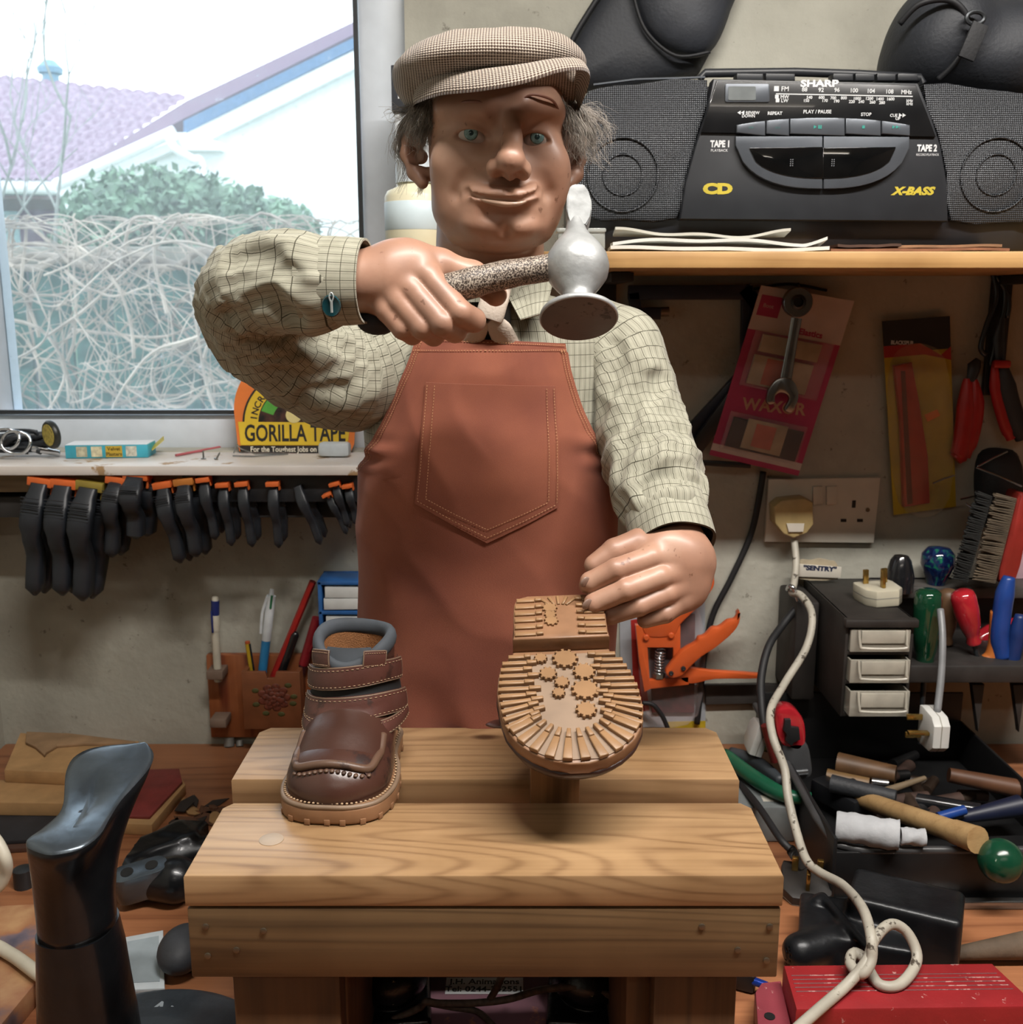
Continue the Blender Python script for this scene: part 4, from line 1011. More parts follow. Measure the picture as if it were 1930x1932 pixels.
# trousers and boots on the base board
tr_=MB()
for sx in(-1,1):tr_.tube([Vector((FX+sx*.055,FY,TZ[-1]+.05)),Vector((FX+sx*.060,FY-.005,1.0)),Vector((FX+sx*.068,FY-.01,DESK+.075))],[.060,.050,.040],20)
part('trousers',tr_,plain('brown_trousers','#3a3029',.85),man)
base=MB();base.box((FX,.85,DESK+.006),(.34,.28,.011),bev=.002)
part('base_board',base,worn('mauve_base_paint','#7a5560','#a06a58',.6,cs=30,thr=.6),man)
def bootmesh(cx,tipD,seed,ang):
 """work boot: vamp, toe cap and shaft blended together, on a welted sole"""
 T=Matrix.Translation((cx,tipD,DESK+.012))@Matrix.Rotation(ang,4,'Z');W=lambda x,y,z:tuple(T@Vector((x,y,z)))
 S=SDF((cx-.06,tipD-.02,DESK),(cx+.06,tipD+.19,DESK+.13),.0016);R=T.to_3x3().to_4x4()
 S.ell(W(0,.034,.030),(.033,.036,.026),.012,R);S.ell(W(0,.075,.032),(.030,.045,.030),.012,R);S.ell(W(0,.125,.034),(.027,.030,.034),.01,R)
 S.cap(W(0,.118,.05),W(0,.125,.11),.026,.027,.012);S.box(W(0,.075,.004),(.034,.08,.0045),.004,R,.004)
 mb=S.mesh(2);return mb
BOOT=worn('polished_black_leather','#0e0f12','#8b7f5a',.14,cs=110,thr=.69,bmp=.35)
for px,D,a in((745,.742,.10),(1102,.742,-.08)):
 c=P(px,1900,D+.03);part('boot',bootmesh(c.x,D,1,a),BOOT,man,angle=180)
pl_=PZ(914,1860,DESK+.0120);lb=MB();lb.box(tuple(pl_),(.0680,.0215,.0006),bev=.0001)
LB=part('label_plate',lb,plain('white_label','#d9dcdc',.5,var=.03),man)
T=Matrix.Translation(pl_+Vector((0,.0050,.0004)));tx=text_mb('J.H. Animations',.0098,T,.00005,.00020)
T=Matrix.Translation(pl_+Vector((0,-.0050,.0004)));text_mb('Tel: 0244-342551',.0096,T,.00005,.00020,mb=tx)
part('label_lettering',tx,plain('black_print','#1a1a1a',.6),LB)
# flat cap
m,nt,b=newmat('houndstooth_tweed');mp=coords(nt,kind='UV');sx=node(nt,'ShaderNodeSeparateXYZ');nt.links.new(mp.outputs[0],sx.inputs[0])
def sinw(out,per,ph=0.0):
 a=node(nt,'ShaderNodeMath',operation='MULTIPLY_ADD');nt.links.new(out,a.inputs[0]);a.inputs[1].default_value=6.283/per;a.inputs[2].default_value=ph
 c=node(nt,'ShaderNodeMath',operation='SINE');nt.links.new(a.outputs[0],c.inputs[0]);return c
su,sv=sinw(sx.outputs[0],.0023),sinw(sx.outputs[1],.0023)
mul=node(nt,'ShaderNodeMath',operation='ADD');nt.links.new(su.outputs[0],mul.inputs[0]);nt.links.new(sv.outputs[0],mul.inputs[1])
n=node(nt,'ShaderNodeTexNoise');n.inputs['Scale'].default_value=900;nt.links.new(mp.outputs[0],n.inputs[0])
ad=node(nt,'ShaderNodeMath',operation='ADD');nt.links.new(mul.outputs[0],ad.inputs[0]);nt.links.new(n.outputs[0],ad.inputs[1])
mr=node(nt,'ShaderNodeMapRange');nt.links.new(ad.outputs[0],mr.inputs[0]);mr.inputs[1].default_value=.1;mr.inputs[2].default_value=1.0
mx=node(nt,'ShaderNodeMix',data_type='RGBA');nt.links.new(mr.outputs[0],mx.inputs[0]);mx.inputs[6].default_value=L4('#b3a698');mx.inputs[7].default_value=L4('#4a3a32')
nt.links.new(mx.outputs[2],b.inputs['Base Color']);b.inputs['Roughness'].default_value=.95;b.inputs['Specular IOR Level'].default_value=.1;b.inputs['Sheen Weight'].default_value=.3
bump(nt,b,ad.outputs[0],.5,.0008);TWEED=m
_th=np.linspace(-math.pi,math.pi,400);_ds=np.sqrt((.086*np.sin(_th))**2+(.028*np.cos(_th))**2);_cs=np.concatenate([[0],np.cumsum((_ds[1:]+_ds[:-1])/2*np.diff(_th))])
arc_s=lambda t:float(np.interp(t,_th,_cs))
cc=P(925,128,.876)
lo=np.array(cc)-np.array([.088,.10,.05]);hi=np.array(cc)+np.array([.088,.10,.04]);S=SDF(lo,hi,.0014)
Rt=Euler((math.radians(3),math.radians(-3.0),0)).to_matrix()
S.ell(P(924,128,.874),(.0765,.086,.0225),.006,Rt)
S.ell(P(872,122,.868),(.040,.06,.0200),.012,Rt);S.ell(P(985,118,.866),(.040,.06,.0205),.012,Rt)
S.ell(P(920,150,.888),(.0755,.078,.0285),.008,Rt)
S.ell(P(786,160,.885),(.0150,.045,.0190),.008,Rt);S.ell(P(1072,160,.885),(.0130,.045,.0190),.008,Rt)
CP=S.mesh(2);CP.has_uv=True;V=[]
for i,v in enumerate(CP.v):
 v=Vector(v);d=v-cc;N=Vector((d.x/.078**2,d.y/.086**2,d.z/.03**2)).normalized()
 v=v+N*(.0012*nz(v.x*60,v.y*40,v.z*60));V.append(tuple(v));u=d.x*1.08
 CP.uv[i]=(u,arc_s(math.atan2(d.z/.028,-d.y/.086)))
CP.v=V
cap=part('flat_cap',CP,TWEED,man,angle=180)
root=[P(781,178,.862),P(790,158,.842),P(830,146,.822),P(900,136,.806),P(975,128,.800),P(1045,122,.806),P(1085,128,.828),P(1078,170,.852)]
edge=[P(781,202,.862),P(784,194,.840),P(830,178,.806),P(905,170,.780),P(985,156,.768),P(1065,132,.776),P(1113,140,.802),P(1092,208,.862)]
rs_,es_=smooth_path(root,8),smooth_path(edge,8)
def vis(u,v,off):
 i=u*(len(rs_)-1);k=min(int(i),len(rs_)-2);f=i-k;a=rs_[k].lerp(rs_[k+1],f);c=es_[k].lerp(es_[k+1],f)
 p=a.lerp(c,v);return p+Vector((0,-.3,1)).normalized()*(.0045*math.sin(math.pi*v)+off)
def vgrid(o,n):
 g_=MB();g_.grid(lambda u,v:vis(u,v,o*(1 if v<.97 else .55)),56,12,uvfn=lambda u,v:(u*.20,v*.042));return g_
g1,g2=vgrid(.0016,0),vgrid(-.0016,0);N=len(g1.v);nu,nv=56,12
F=list(g1.f)+[tuple(reversed([q+N for q in f]))for f in g2.f]
rim=[i for i in range(nu+1)]+[j*(nu+1)+nu for j in range(1,nv+1)]+[nv*(nu+1)+i for i in range(nu-1,-1,-1)]+[j*(nu+1)for j in range(nv-1,0,-1)]
for i in range(len(rim)):F.append((rim[i],rim[i]+N,rim[(i+1)%len(rim)]+N,rim[(i+1)%len(rim)]))
vb_=MB();vb_.add(g1.v+g2.v,F,[g1.uv[i]for i in range(N)]*2)
part('visor',vb_,TWEED,cap,angle=60)
# hair
hr=MB();rh=random.Random(21)
def lock(keys,n,spread,r=.00022):
 for i in range(n):
  j=[Vector((rh.gauss(0,spread*(.5+.5*k)),rh.gauss(0,spread*.7),rh.gauss(0,spread*(.4+.4*k))))for k in range(len(keys))]
  L=rh.uniform(.65,1.0);pts=[P(*q)+d for q,d in zip(keys,j)];sp=smooth_path(pts,4);sp=sp[:max(4,int(len(sp)*L))]
  hr.tube(sp,[r*(1-.7*k/len(sp))for k in range(len(sp))],3,False)
lock([(812,190,.853),(806,222,.850),(798,255,.852),(802,290,.858)],190,.0034)
lock([(798,190,.862),(785,215,.860),(780,250,.862),(792,282,.862)],170,.0036)
lock([(786,196,.872),(766,206,.872),(748,218,.874),(728,214,.874)],40,.0036)
lock([(780,210,.880),(758,240,.884),(752,285,.886),(764,320,.884),(748,372,.880)],110,.0017)
lock([(800,320,.888),(796,350,.888),(790,375,.888)],40,.0016)
lock([(775,205,.875),(748,235,.878),(734,280,.88),(742,320,.88)],10,.003,.00015)
lock([(1062,196,.848),(1070,225,.847),(1076,262,.850),(1084,296,.854)],170,.0034)
lock([(1082,196,.862),(1098,220,.862),(1106,256,.864),(1096,292,.866)],170,.0036)
lock([(1090,205,.868),(1122,222,.868),(1142,250,.868),(1146,282,.868)],60,.0030)
lock([(1092,215,.866),(1116,250,.866),(1118,285,.866),(1142,318,.866)],70,.0026)
lock([(1098,200,.87),(1125,205,.87),(1150,235,.87),(1148,262,.87)],14,.003,.00015)
lock([(1080,210,.855),(1092,250,.856),(1100,290,.858),(1118,310,.86)],80,.0030)
part('hair',hr,plain('grey_hair','#8b837a',.5,var=.35,nscale=120),man,angle=180)
for q,r in(([(983,190,.8200),(1000,179,.8190),(1022,181,.8215),(1044,191,.8275),(1057,214,.835)],.0017),([(852,200,.830),(880,192,.8225),(910,194,.8195),(926,202,.8195)],.0022)):
 e_=MB();pp=smooth_path([P(*c)for c in q],5);e_.tube(pp,[r*(.2+.45*math.sin(math.pi*(.1+.8*i/len(pp))))for i in range(len(pp))],8)
 part('eyebrow',e_,plain('brow_paint','#875d4f',.45,coat=.1),man,angle=180)
 # hammer in the raised fist
hC=P(1092,603,.715);hA=Vector((.012,.57,.82)).normalized()
hb=P(1090,497,.7475)
ham=thing('cobbler_hammer','silver-painted cobbler hammer held in the raised fist, broad flat face down','hammer',tuple(hC))
HM=frame(hC,(1,0,0),hA.cross(Vector((1,0,0))))
if(HM.to_3x3()@Vector((0,0,1))).dot(hA)<0:HM=HM@Matrix.Rotation(math.pi,4,'X')
SILV=plain('silver_paint','#a2a4a4',.48,.45,var=.14,nscale=60,bmp=.35,bscale=180,coat=.2)
mb=MB();mb.lathe([(0,0),(.0262,0),(.0272,.0012),(.0268,.0036),(.0230,.0058),(.0150,.0085),(.0108,.0125),(.0096,.0165),(.0110,.0215),(.0165,.0290),(.0212,.0365),(.0226,.0435),(.0214,.0510),(.0168,.0600),(.0112,.0680),(.0078,.0745),(.0068,.0800),(.0062,.0840),(0,.0850)],HM,48)
part('hammer_head',mb,SILV,ham,angle=60)
mb=MB();mb.lathe([(0,-.0003),(.0255,-.0003),(.0262,.0001)],HM,48)
part('striking_face',mb,worn('dull_face','#5c5452','#3c3533',.55,cs=80,thr=.62,metal=.2),ham,label='dull brown flat striking face')
pn=MB();T=HM@Matrix.Translation((.0008,0,.0765))@Matrix.Rotation(.05,4,'Y')
ol=[(-.0050,0),(.0062,0),(.0085,.006),(.0098,.013),(.0095,.022),(.0072,.033),(.0036,.0400),(-.0030,.0396),(-.0060,.0375),(-.0082,.026),(-.0082,.012),(-.0066,.006)]
bm=bmesh.new();rows=[]
for sy,k in((-1,1),(1,1)):
 rows.append([bm.verts.new((x,sy*(.0070-.0050*max(0,z-.012)/.028)*(1.0 if z>.005 else .7),z))for x,z in ol])
bm.faces.new(rows[0]);bm.faces.new(list(reversed(rows[1])))
for i in range(len(ol)):bm.faces.new((rows[0][(i+1)%len(ol)],rows[0][i],rows[1][i],rows[1][(i+1)%len(ol)]))
bmesh.ops.recalc_face_normals(bm,faces=bm.faces);bmesh.ops.bevel(bm,geom=bm.edges[:],offset=.0009,segments=2,affect='EDGES');pn._bm(bm,T)
part('peen',pn,plain('matt_silver_paint','#8f9191',.7,.15,var=.2,nscale=90,bmp=.4,bscale=160),ham,angle=35)
h0=P(1075,497,.7415);h1=P(850,545,.7440);h2=P(772,566,.754)
hd=MB();hp=[h0,P(1035,505,.7415),P(960,517,.744),P(900,531,.743),h1,P(810,556,.748),h2]
hd.tube(smooth_path(hp,4),[.0092]*4+[.0095]*4+[.0102]*4+[.0110]*4+[.0112]*4+[.0108]*5,24)
m,nt,b=newmat('speckled_handle');mp=coords(nt);n=node(nt,'ShaderNodeTexNoise');n.inputs['Scale'].default_value=900;n.inputs['Detail'].default_value=3;nt.links.new(mp.outputs[0],n.inputs[0])
r=ramp(nt,[(.42,L4('#2c241f')),(.50,L4('#6e6056')),(.60,L4('#a59a8c'))]);nt.links.new(n.outputs[0],r.inputs[0]);nt.links.new(r.outputs[0],b.inputs['Base Color']);b.inputs['Roughness'].default_value=.45
bump(nt,b,n.outputs[0],.5,.0008)
part('handle',hd,m,ham,angle=60,label='dark speckled handle')
# child's boot standing on the bench
LEA=worn('oxblood_leather','#432a22','#2a1a17',.30,cs=26,thr=.60,var=.22,bmp=.25,spec=.6,chiprough=.4)
LEB=worn('brown_leather_strap','#51312a','#38221c',.34,cs=34,thr=.60,var=.2,bmp=.3,spec=.6,chiprough=.45)
PIPE=plain('worn_leather_edge','#74604e',.5,var=.2)
SUEDE=plain('slate_nubuck','#3d4248',.8,var=.15)
GUM=plain('gum_rubber','#866246',.45,var=.12,bmp=.2,bscale=120)
LINING=plain('tan_mesh_lining','#8a5a32',.85,var=.2,bmp=.9,bscale=900)
STITCH=plain('pale_stitch','#a58a6c',.8)
sc_=P(644,1520,.70);
def shoe_frame(px,y,ang):
 c=PZ(px,y,BT);return Matrix.Translation((-.1307,c.y,BT+.0006))@Matrix.Rotation(ang,4,'Z')
SF=shoe_frame(644,1557,math.radians(-3.4));W=lambda x,y,z:tuple(SF@Vector((x,y,z)))
shoe=thing('child_boot',"child's brown leather boot with two strap fastenings standing on the bench",'boot',tuple(SF@Vector((0,.07,0))))
def footprint(n=64,gx=0.0,half=.0425,ln=.150):
 """outline of a broad child's sole, toe at y = 0"""
 key=[(0,0),(.018,.0012),(.033,.0095),(.0405,.026),(.0425,.045),(.0395,.070),(.0335,.092),(.0320,.115),(.0310,.134),(.0200,.149),(0,.153)]
 L_=[(x*(half+gx)/.0425,y+(-gx if y<.02 else(gx if y>.14 else 0)))for x,y in key];full=L_+[(-x*.97,y)for x,y in reversed(L_[1:-1])]
 return smooth2(full,5)
so=MB();so.prism(footprint(gx=.0012),0,.0125,SF,bev=.0022,seg=3)
for i in range(26):
 a=2*math.pi*i/26;o=footprint(gx=.0018);p=o[int(i*len(o)/26)];q=o[(int(i*len(o)/26)+1)%len(o)];an=math.atan2(q[1]-p[1],q[0]-p[0])
 so.box((p[0]*.972,p[1]*.980+.0012,.0020),(.0042,.0026,.0044),(0,0,an),bev=.0004,M=SF)
part('sole',so,GUM,shoe)
wt=MB();o=[SF@Vector((x,y,.0128))for x,y in footprint(gx=-.0004)];wt.tube(o,.0019,8,closed=True)
part('welt',wt,PIPE,shoe,angle=180)
ws=MB();o=[SF@Vector((x,y,.0150))for x,y in footprint(gx=-.0022)]
for i in range(0,len(o)):ws.ball(o[i],(.0011,.0009,.0007),n=6)
part('welt_stitching',ws,STITCH,shoe,angle=180)
S=SDF(np.array(W(-.055,-.01,0))-.01,np.array(W(.055,.165,.135))+.01,.0013);Rm=SF.to_3x3().to_4x4()
S.ell(W(0,.040,.018),(.0385,.039,.0260),.008,Rm);S.ell(W(0,.066,.026),(.0370,.038,.0320),.012,Rm)
S.ell(W(0,.095,.036),(.0330,.036,.0380),.012,Rm);S.ell(W(0,.118,.038),(.0290,.034,.0400),.012,Rm)
S.cap(W(0,.104,.050),W(.001,.108,.094),.0310,.0300,.012)
for c,r in((W(0,.108,.104),(.0285,.0300,.048)),):S.ell(c,r,.003,Rm,cut=True)
S.box(W(0,.06,-.010),(.07,.1,.021),.001,Rm,.001,cut=True);S.box(W(0,.09,.1195),(.07,.1,.020),.001,Rm,.001,cut=True)
part('upper',S.mesh(2),LEA,shoe,angle=180)
cm=MB();pts=[]
for i in range(36):
 a=2*math.pi*i/36;x=.0285*math.cos(a);y=.108+.0300*math.sin(a);z=.1000+.0050*math.sin(a)-.0055*math.exp(-((a-math.pi*1.5)/.8)**2)+.0028*math.cos(2*a+.4)
 pts.append(SF@Vector((x,y,z)))
cm.tube(pts,.0046,12,closed=True,ell=(1.5,1.0));part('collar_padding',cm,SUEDE,shoe,angle=180)
li=MB();n_=36
def lin_fn(u,v):
 a=2*math.pi*u;r=1-v*.16;x=.0262*r*math.cos(a);y=.108+.0276*r*math.sin(a);z=.1040+.0065*math.sin(a)+.0028*math.cos(2*a+.4)-v*.05
 return SF@Vector((x,y,z))
li.grid(lin_fn,n_,10,wrap=True);i0=len(li.v)-n_;li.f.append(tuple(range(i0,i0+n_)));li.mi.append(0)
part('lining',li,LINING,shoe,angle=180)
tp=MB();tp.grid(lambda u,v:SF@Vector(((u-.5)*(.040-.006*v),.0800+.006*v-.004*math.cos((u-.5)*2.6)+.0,.086+.016*v)),14,10);
g2=MB();g2.grid(lambda u,v:SF@Vector(((u-.5)*(.040-.006*v),.0830+.006*v-.004*math.cos((u-.5)*2.6),.086+.016*v)),14,10);N=len(tp.v);tp.add(g2.v,[tuple(reversed(f))for f in g2.f])
part('tongue',tp,SUEDE,shoe)
def ankle(phi,z,off):
 """front of the ankle and instep: angle round the leg, height"""
 zz=[.030,.040,.050,.060,.070,.080,.092,.104]
 yf=interp(zz,[.030,.046,.0600,.0685,.0715,.0735,.0760,.079],z);rx=interp(zz,[.0375,.0370,.0355,.0345,.0330,.0322,.0318,.0315],z)
 yc=.108;ry=yc-yf;p=Vector(((rx+off)*math.sin(phi),yc-(ry+off)*math.cos(phi),z));return SF@p
def strap(pts,wd,th,name,mat,tip=True):
 """leather band laid round the front: pts are (angle in degrees, height) along the middle line"""
 sp=smooth_path([(math.radians(x)*.034,0,z)for x,z in pts],6);m_=len(sp);mb=MB();n2=8
 def pt(i,v,off):
  p=sp[i];t=(sp[min(i+1,m_-1)]-sp[max(i-1,0)]).normalized();nrm=Vector((-t.z,0,t.x))
  d0=i/(m_-1);cap_=math.sqrt(max(0,1-max(0,(.10-d0)/.10)**2))if tip else 1;w2=wd*(.35+.65*cap_)
  q=p+nrm*(v-.5)*w2;return ankle(q.x/.034,q.z,off+.0008*math.sin(math.pi*v))
 g1,g2=MB(),MB();o1=.0042;ix=lambda u:min(m_-1,int(round(u*(m_-1))))
 g1.grid(lambda u,v:pt(ix(u),v,o1),m_-1,n2);g2.grid(lambda u,v:pt(ix(u),v,o1-th),m_-1,n2)
 N=len(g1.v);nu=m_-1;F=list(g1.f)+[tuple(reversed([q+N for q in f]))for f in g2.f]
 rim=[i for i in range(nu+1)]+[j*(nu+1)+nu for j in range(1,n2+1)]+[n2*(nu+1)+i for i in range(nu-1,-1,-1)]+[j*(nu+1)for j in range(n2-1,0,-1)]
 for i in range(len(rim)):F.append((rim[i],rim[i]+N,rim[(i+1)%len(rim)]+N,rim[(i+1)%len(rim)]))
 mb.add(g1.v+g2.v,F);st=part(name,mb,mat,shoe,angle=60)
 loop=[pt(i,.02,o1-.0004)for i in range(m_)]+[pt(m_-1,v/4,o1-.0004)for v in range(1,4)]+[pt(i,.98,o1-.0004)for i in range(m_-1,-1,-1)]+[pt(0,1-v/4,o1-.0004)for v in range(1,4)]
 eb=MB();eb.tube(loop,.0006,6,closed=True);part('strap_edge',eb,PIPE,st,angle=180)
 sb=MB()
 for v in(.13,.87):
  for i in range(1,m_-1):
   a=pt(i,v,o1+.0004);b_=a.lerp(pt(i+1,v,o1+.0004),.5);sb.tube([a,b_],.00028,4)
 part('strap_stitching',sb,STITCH,st,angle=180);return st
gs=MB();gs.grid(lambda u,v:ankle(math.radians(-100+200*u),.046+.042*v,.0012),30,10);part('gusset',gs,plain('black_nubuck','#17181a',.8,var=.1),shoe,angle=180)
strap([(-84,.0745),(-50,.0775),(-15,.0815),(20,.0840),(55,.0838),(92,.0790)],.0165,.0026,'upper_strap',LEB)
strap([(-88,.0525),(-50,.0555),(-12,.0595),(22,.0610),(58,.0590),(96,.0520)],.0160,.0026,'lower_strap',LEB)
for sx in(-1,1):
 strap([(sx*22,.0460),(sx*45,.0448),(sx*70,.0440),(sx*92,.0440)],.0095,.0022,'side_tab',LEB)
 strap([(sx*22,.0960),(sx*34,.0955),(sx*52,.0935)],.0125,.0020,'ankle_flap',LEB,False)
def toeZ(x,y):
 """height of the vamp at (x, y)"""
 k=max(0,1-(x/.0385)**2-((y-.040)/.039)**2*(1 if y<.04 else .25));return .018+.0262*math.sqrt(k)
rp=[]
for x,y in((-.0300,.0600),(-.0305,.046),(-.0298,.034),(-.0270,.0220),(-.0180,.0165),(0,.0148),(.0180,.0165),(.0270,.0220),(.0298,.034),(.0305,.046),(.0300,.0600)):
 rp.append((x,y))
rpp=smooth_path([(x,y,0)for x,y in rp],6);rr3=[]
for p in rpp:
 z=toeZ(p.x,p.y)+.0012;z+=max(0,(p.y-.045))*.55;rr3.append(SF@Vector((p.x,p.y,z)))
rm=MB();rm.tube(rr3,.0031,12);part('toe_seam',rm,worn('seam_leather','#5d4638','#3a2820',.4,cs=40,thr=.6),shoe,angle=180)
vp_=MB();vp_.grid(lambda u,v:SF@Vector(((u-.5)*.056,.0165+v*.040,toeZ((u-.5)*.056,.0165+v*.040)+.0014+max(0,v*.040-.0285)*.5)),16,12)
part('vamp_panel',vp_,LEA,shoe,angle=180)
pk_=MB()
for i in range(14):
 t=(i/13-.5)*2;x=t*.0270;y=.0106+.0070*abs(t)**4;z=toeZ(x,y);pk_.ball(W(x,y+.0005,z+.0006),(.0019,.0024,.0013),n=8)
part('gathered_stitching',pk_,worn('seam_leather','#5d4638','#3a2820',.4,cs=40,thr=.6),shoe,angle=180)
# upturned boot on the post: sole to the viewer
h_=P(1032,1138,.770);t_=P(1083,1432,.622)
yd=(h_-t_).normalized();xd=Vector((1,.03,.03));UF=frame(t_,xd,yd)
if(UF.to_3x3()@Vector((0,0,1))).z<0:UF=UF@Matrix.Rotation(math.pi,4,'Y')
LN=(h_-t_).length
U=lambda x,y,z:tuple(UF@Vector((x,y,z)))
boot2=thing('upturned_boot',"child's brown boot held sole upwards on the post beside the open hand",'boot',tuple(UF@Vector((0,LN*.5,-.03))))
def half(y):
 t=y/LN;return interp([0,.02,.06,.12,.2,.3,.42,.52,.60,.66,.72,.85,.93,.98,1.0],[.006,.0185,.0295,.0395,.0465,.0498,.0505,.0480,.0445,.0365,.0352,.0352,.0345,.0320,.0210],t)
def cxs(y):return interp([0,.3,.6,1],[.0040,.0030,.0000,.0015],y/LN)
def sole_outline(y0,y1,n,ins=0.0):
 ys_=[y0+(y1-y0)*i/n for i in range(n+1)]
 return[(cxs(y)+half(y)-ins,y)for y in ys_]+[(cxs(y)-half(y)+ins,y)for y in reversed(ys_)]
HB=LN*.685
s2=MB();s2.prism(sole_outline(.0,LN,46),-.0150,-.0045,UF,bev=.0012)
FS=part('sole',s2,GUM,boot2,angle=45)
tr2=MB();fo=sole_outline(.0015,LN*.665,34,.0006)
PALE=plain('pale_gum_channel','#887360',.5,var=.08)
ch=MB();ch.prism(sole_outline(.003,LN*.655,34,.003),-.0050,-.0036,UF)
part('tread_channel',ch,PALE,boot2,angle=45)
hb_=MB();hb_.prism(sole_outline(HB,LN*.995,16,.0002),-.0060,.0085,UF,bev=.0012);HEEL=part('heel_block',hb_,GUM,boot2,angle=45)
def lug(mb,x0,y0,x1,y1,w0,w1,z0,z1):
 d=Vector((x1-x0,y1-y0));L_=d.length;d/=L_;n2=Vector((-d.y,d.x))
 pts=[(x0+n2.x*w0,y0+n2.y*w0),(x0-n2.x*w0,y0-n2.y*w0),(x1-n2.x*w1,y1-n2.y*w1),(x1+n2.x*w1,y1+n2.y*w1)]
 mb.prism(pts,z0,z1,UF,bev=.0007,seg=2)
GUM2=plain('gum_tread','#8b6a49',.42,var=.1)
pc=Vector((cxs(LN*.4),LN*.37));k_=0
for i in range(32):
 if i<11:y=LN*(.632-i*.0415);side=1
 elif i<22:y=LN*(.632-(i-11)*.0415);side=-1
 else:
  a=math.radians(-150+(i-22)*120/9);side=0
 if side:
  xo=cxs(y)+side*(half(y)-.0008);f=max(0,(LN*.40-y)/(LN*.30));xi=cxs(y)+side*(.0190+.004*(i%2));yi=y+.004*0+f*.016
  mid=(.72*xi+.28*xo,.72*yi+.28*y);lb_=MB()
  lug(lb_,xo,y-f*.006,mid[0],mid[1],.0018,.0016,-.0042,-.0006);lug(lb_,mid[0],mid[1],xi,yi,.0019,.0013,-.0042,.0004)
 else:
  dx,dy=math.cos(a),math.sin(a);ro=0
  for q in range(200):
   x_,y_=pc.x+dx*q*.0004,pc.y-.006+dy*q*.0004
   if y_<.0016 or abs(x_-cxs(y_))>half(max(y_,0))-.001:break
   ro=q*.0004
  ri=max(.021,ro*.50);lb_=MB();md=ri+(ro-ri)*.30
  lug(lb_,pc.x+dx*ro,pc.y-.006+dy*ro,pc.x+dx*md,pc.y-.006+dy*md,.0033,.0022,-.0042,-.0006);lug(lb_,pc.x+dx*md,pc.y-.006+dy*md,pc.x+dx*ri,pc.y-.006+dy*ri,.0019,.0013,-.0042,.0004)
 part('tread_lug',lb_,GUM2,boot2)
def gear(x,y,r,n,z0,z1):
 pts=[]
 for i in range(n):
  for da,rr_ in((-.5,.80),(-.22,.80),(-.20,1.0),(.20,1.0),(.22,.80)):
   a=2*math.pi*(i+da*.98)/n;pts.append((x+r*rr_*math.cos(a),y+r*rr_*math.sin(a)))
 g_=MB();g_.prism(pts,z0,z1,UF,bev=.0003,seg=1);return g_
def at_sole(px,py,zz=-.002):
 """place of a tread mark in the boot's own frame, from its spot on the sole"""
 n_=UF.to_3x3()@Vector((0,0,1));o=UF@Vector((0,0,zz));D1=P(px,py,1.0)-Vector((0,0,CAMZ));t=(o-Vector((0,0,CAMZ))).dot(n_)/D1.dot(n_)
 return UF.inverted()@(Vector((0,0,CAMZ))+D1*t)
for px,py,r,n_ in((1020,1243,.0050,9),(1066,1244,.0098,11),(1034,1272,.0066,10),(1102,1268,.0084,10),(1060,1288,.0056,9),(1054,1308,.0048,9),(1104,1302,.0102,11),(1106,1340,.0076,10)):
 q=at_sole(px,py);part('tread_gear',gear(q.x,q.y,r,n_,-.0042,-.0002),GUM2,boot2)
for px,py,r,n_ in((1037,1148,.0060,9),(1038,1160,.0048,8),(1040,1172,.0056,9)):
 q=at_sole(px,py,.009);part('tread_gear',gear(q.x,q.y,r,n_,.0080,.0104),GUM2,boot2)
for side in(1,-1):
 for i in range(6):
  y=HB+.004+i*(LN*.29)/6;xo=cxs(y)+side*(half(y)-.0012);xi=cxs(y)+side*.0130;lb_=MB();lug(lb_,xo,y,cxs(y)+side*.0185,y,.0021,.0018,.0080,.0104);lug(lb_,cxs(y)+side*.0180,y,xi,y,.0017,.0012,.0080,.0112)
  part('tread_lug',lb_,GUM2,boot2)
for i in range(5):
 a=math.radians(50+i*20);y0=LN*.90;lb_=MB();lug(lb_,cxs(y0)+math.cos(a)*.020,min(y0+math.sin(a)*.0125,LN-.002),cxs(y0)+math.cos(a)*.009,y0+math.sin(a)*.003,.0013,.0010,.0080,.0100);part('tread_lug',lb_,GUM2,boot2)
S=SDF(np.array([h_.x-.10,t_.y-.03,t_.z-.10]),np.array([h_.x+.10,h_.y+.05,h_.z+.02]),.0018);Ru=UF.to_3x3().to_4x4()
S.ell(U(.003,.040,-.016),(.0450,.040,.0200),.01,Ru);S.ell(U(.002,.070,-.024),(.0430,.044,.028),.012,Ru);S.ell(U(0,.105,-.034),(.032,.040,.034),.012,Ru)
S.cap(U(0,.112,-.040),U(0,.118,-.085),.0300,.0290,.012)
S.box(U(0,.08,.012),(.08,.12,.0260),.001,Ru,.001,cut=True)
part('upper',S.mesh(2),LEA,boot2,angle=180)
w2=MB();w2.tube([UF@Vector((x,y,-.0158))for x,y in sole_outline(.002,LN*.99,40,.0016)],.0022,8,closed=True);part('welt',w2,worn('dark_welt','#3b2620','#6a5040',.4,cs=60,thr=.62),boot2,angle=180)
st=MB();st.tube(smooth_path([U(-.030,.060,-.030),U(-.045,.068,-.036),U(-.051,.074,-.040),U(-.050,.080,-.046)],4),[.004]*5+[.0045]*4+[.0036]*4,12,ell=(.45,1.6));part('loose_strap',st,LEB,boot2,angle=180)
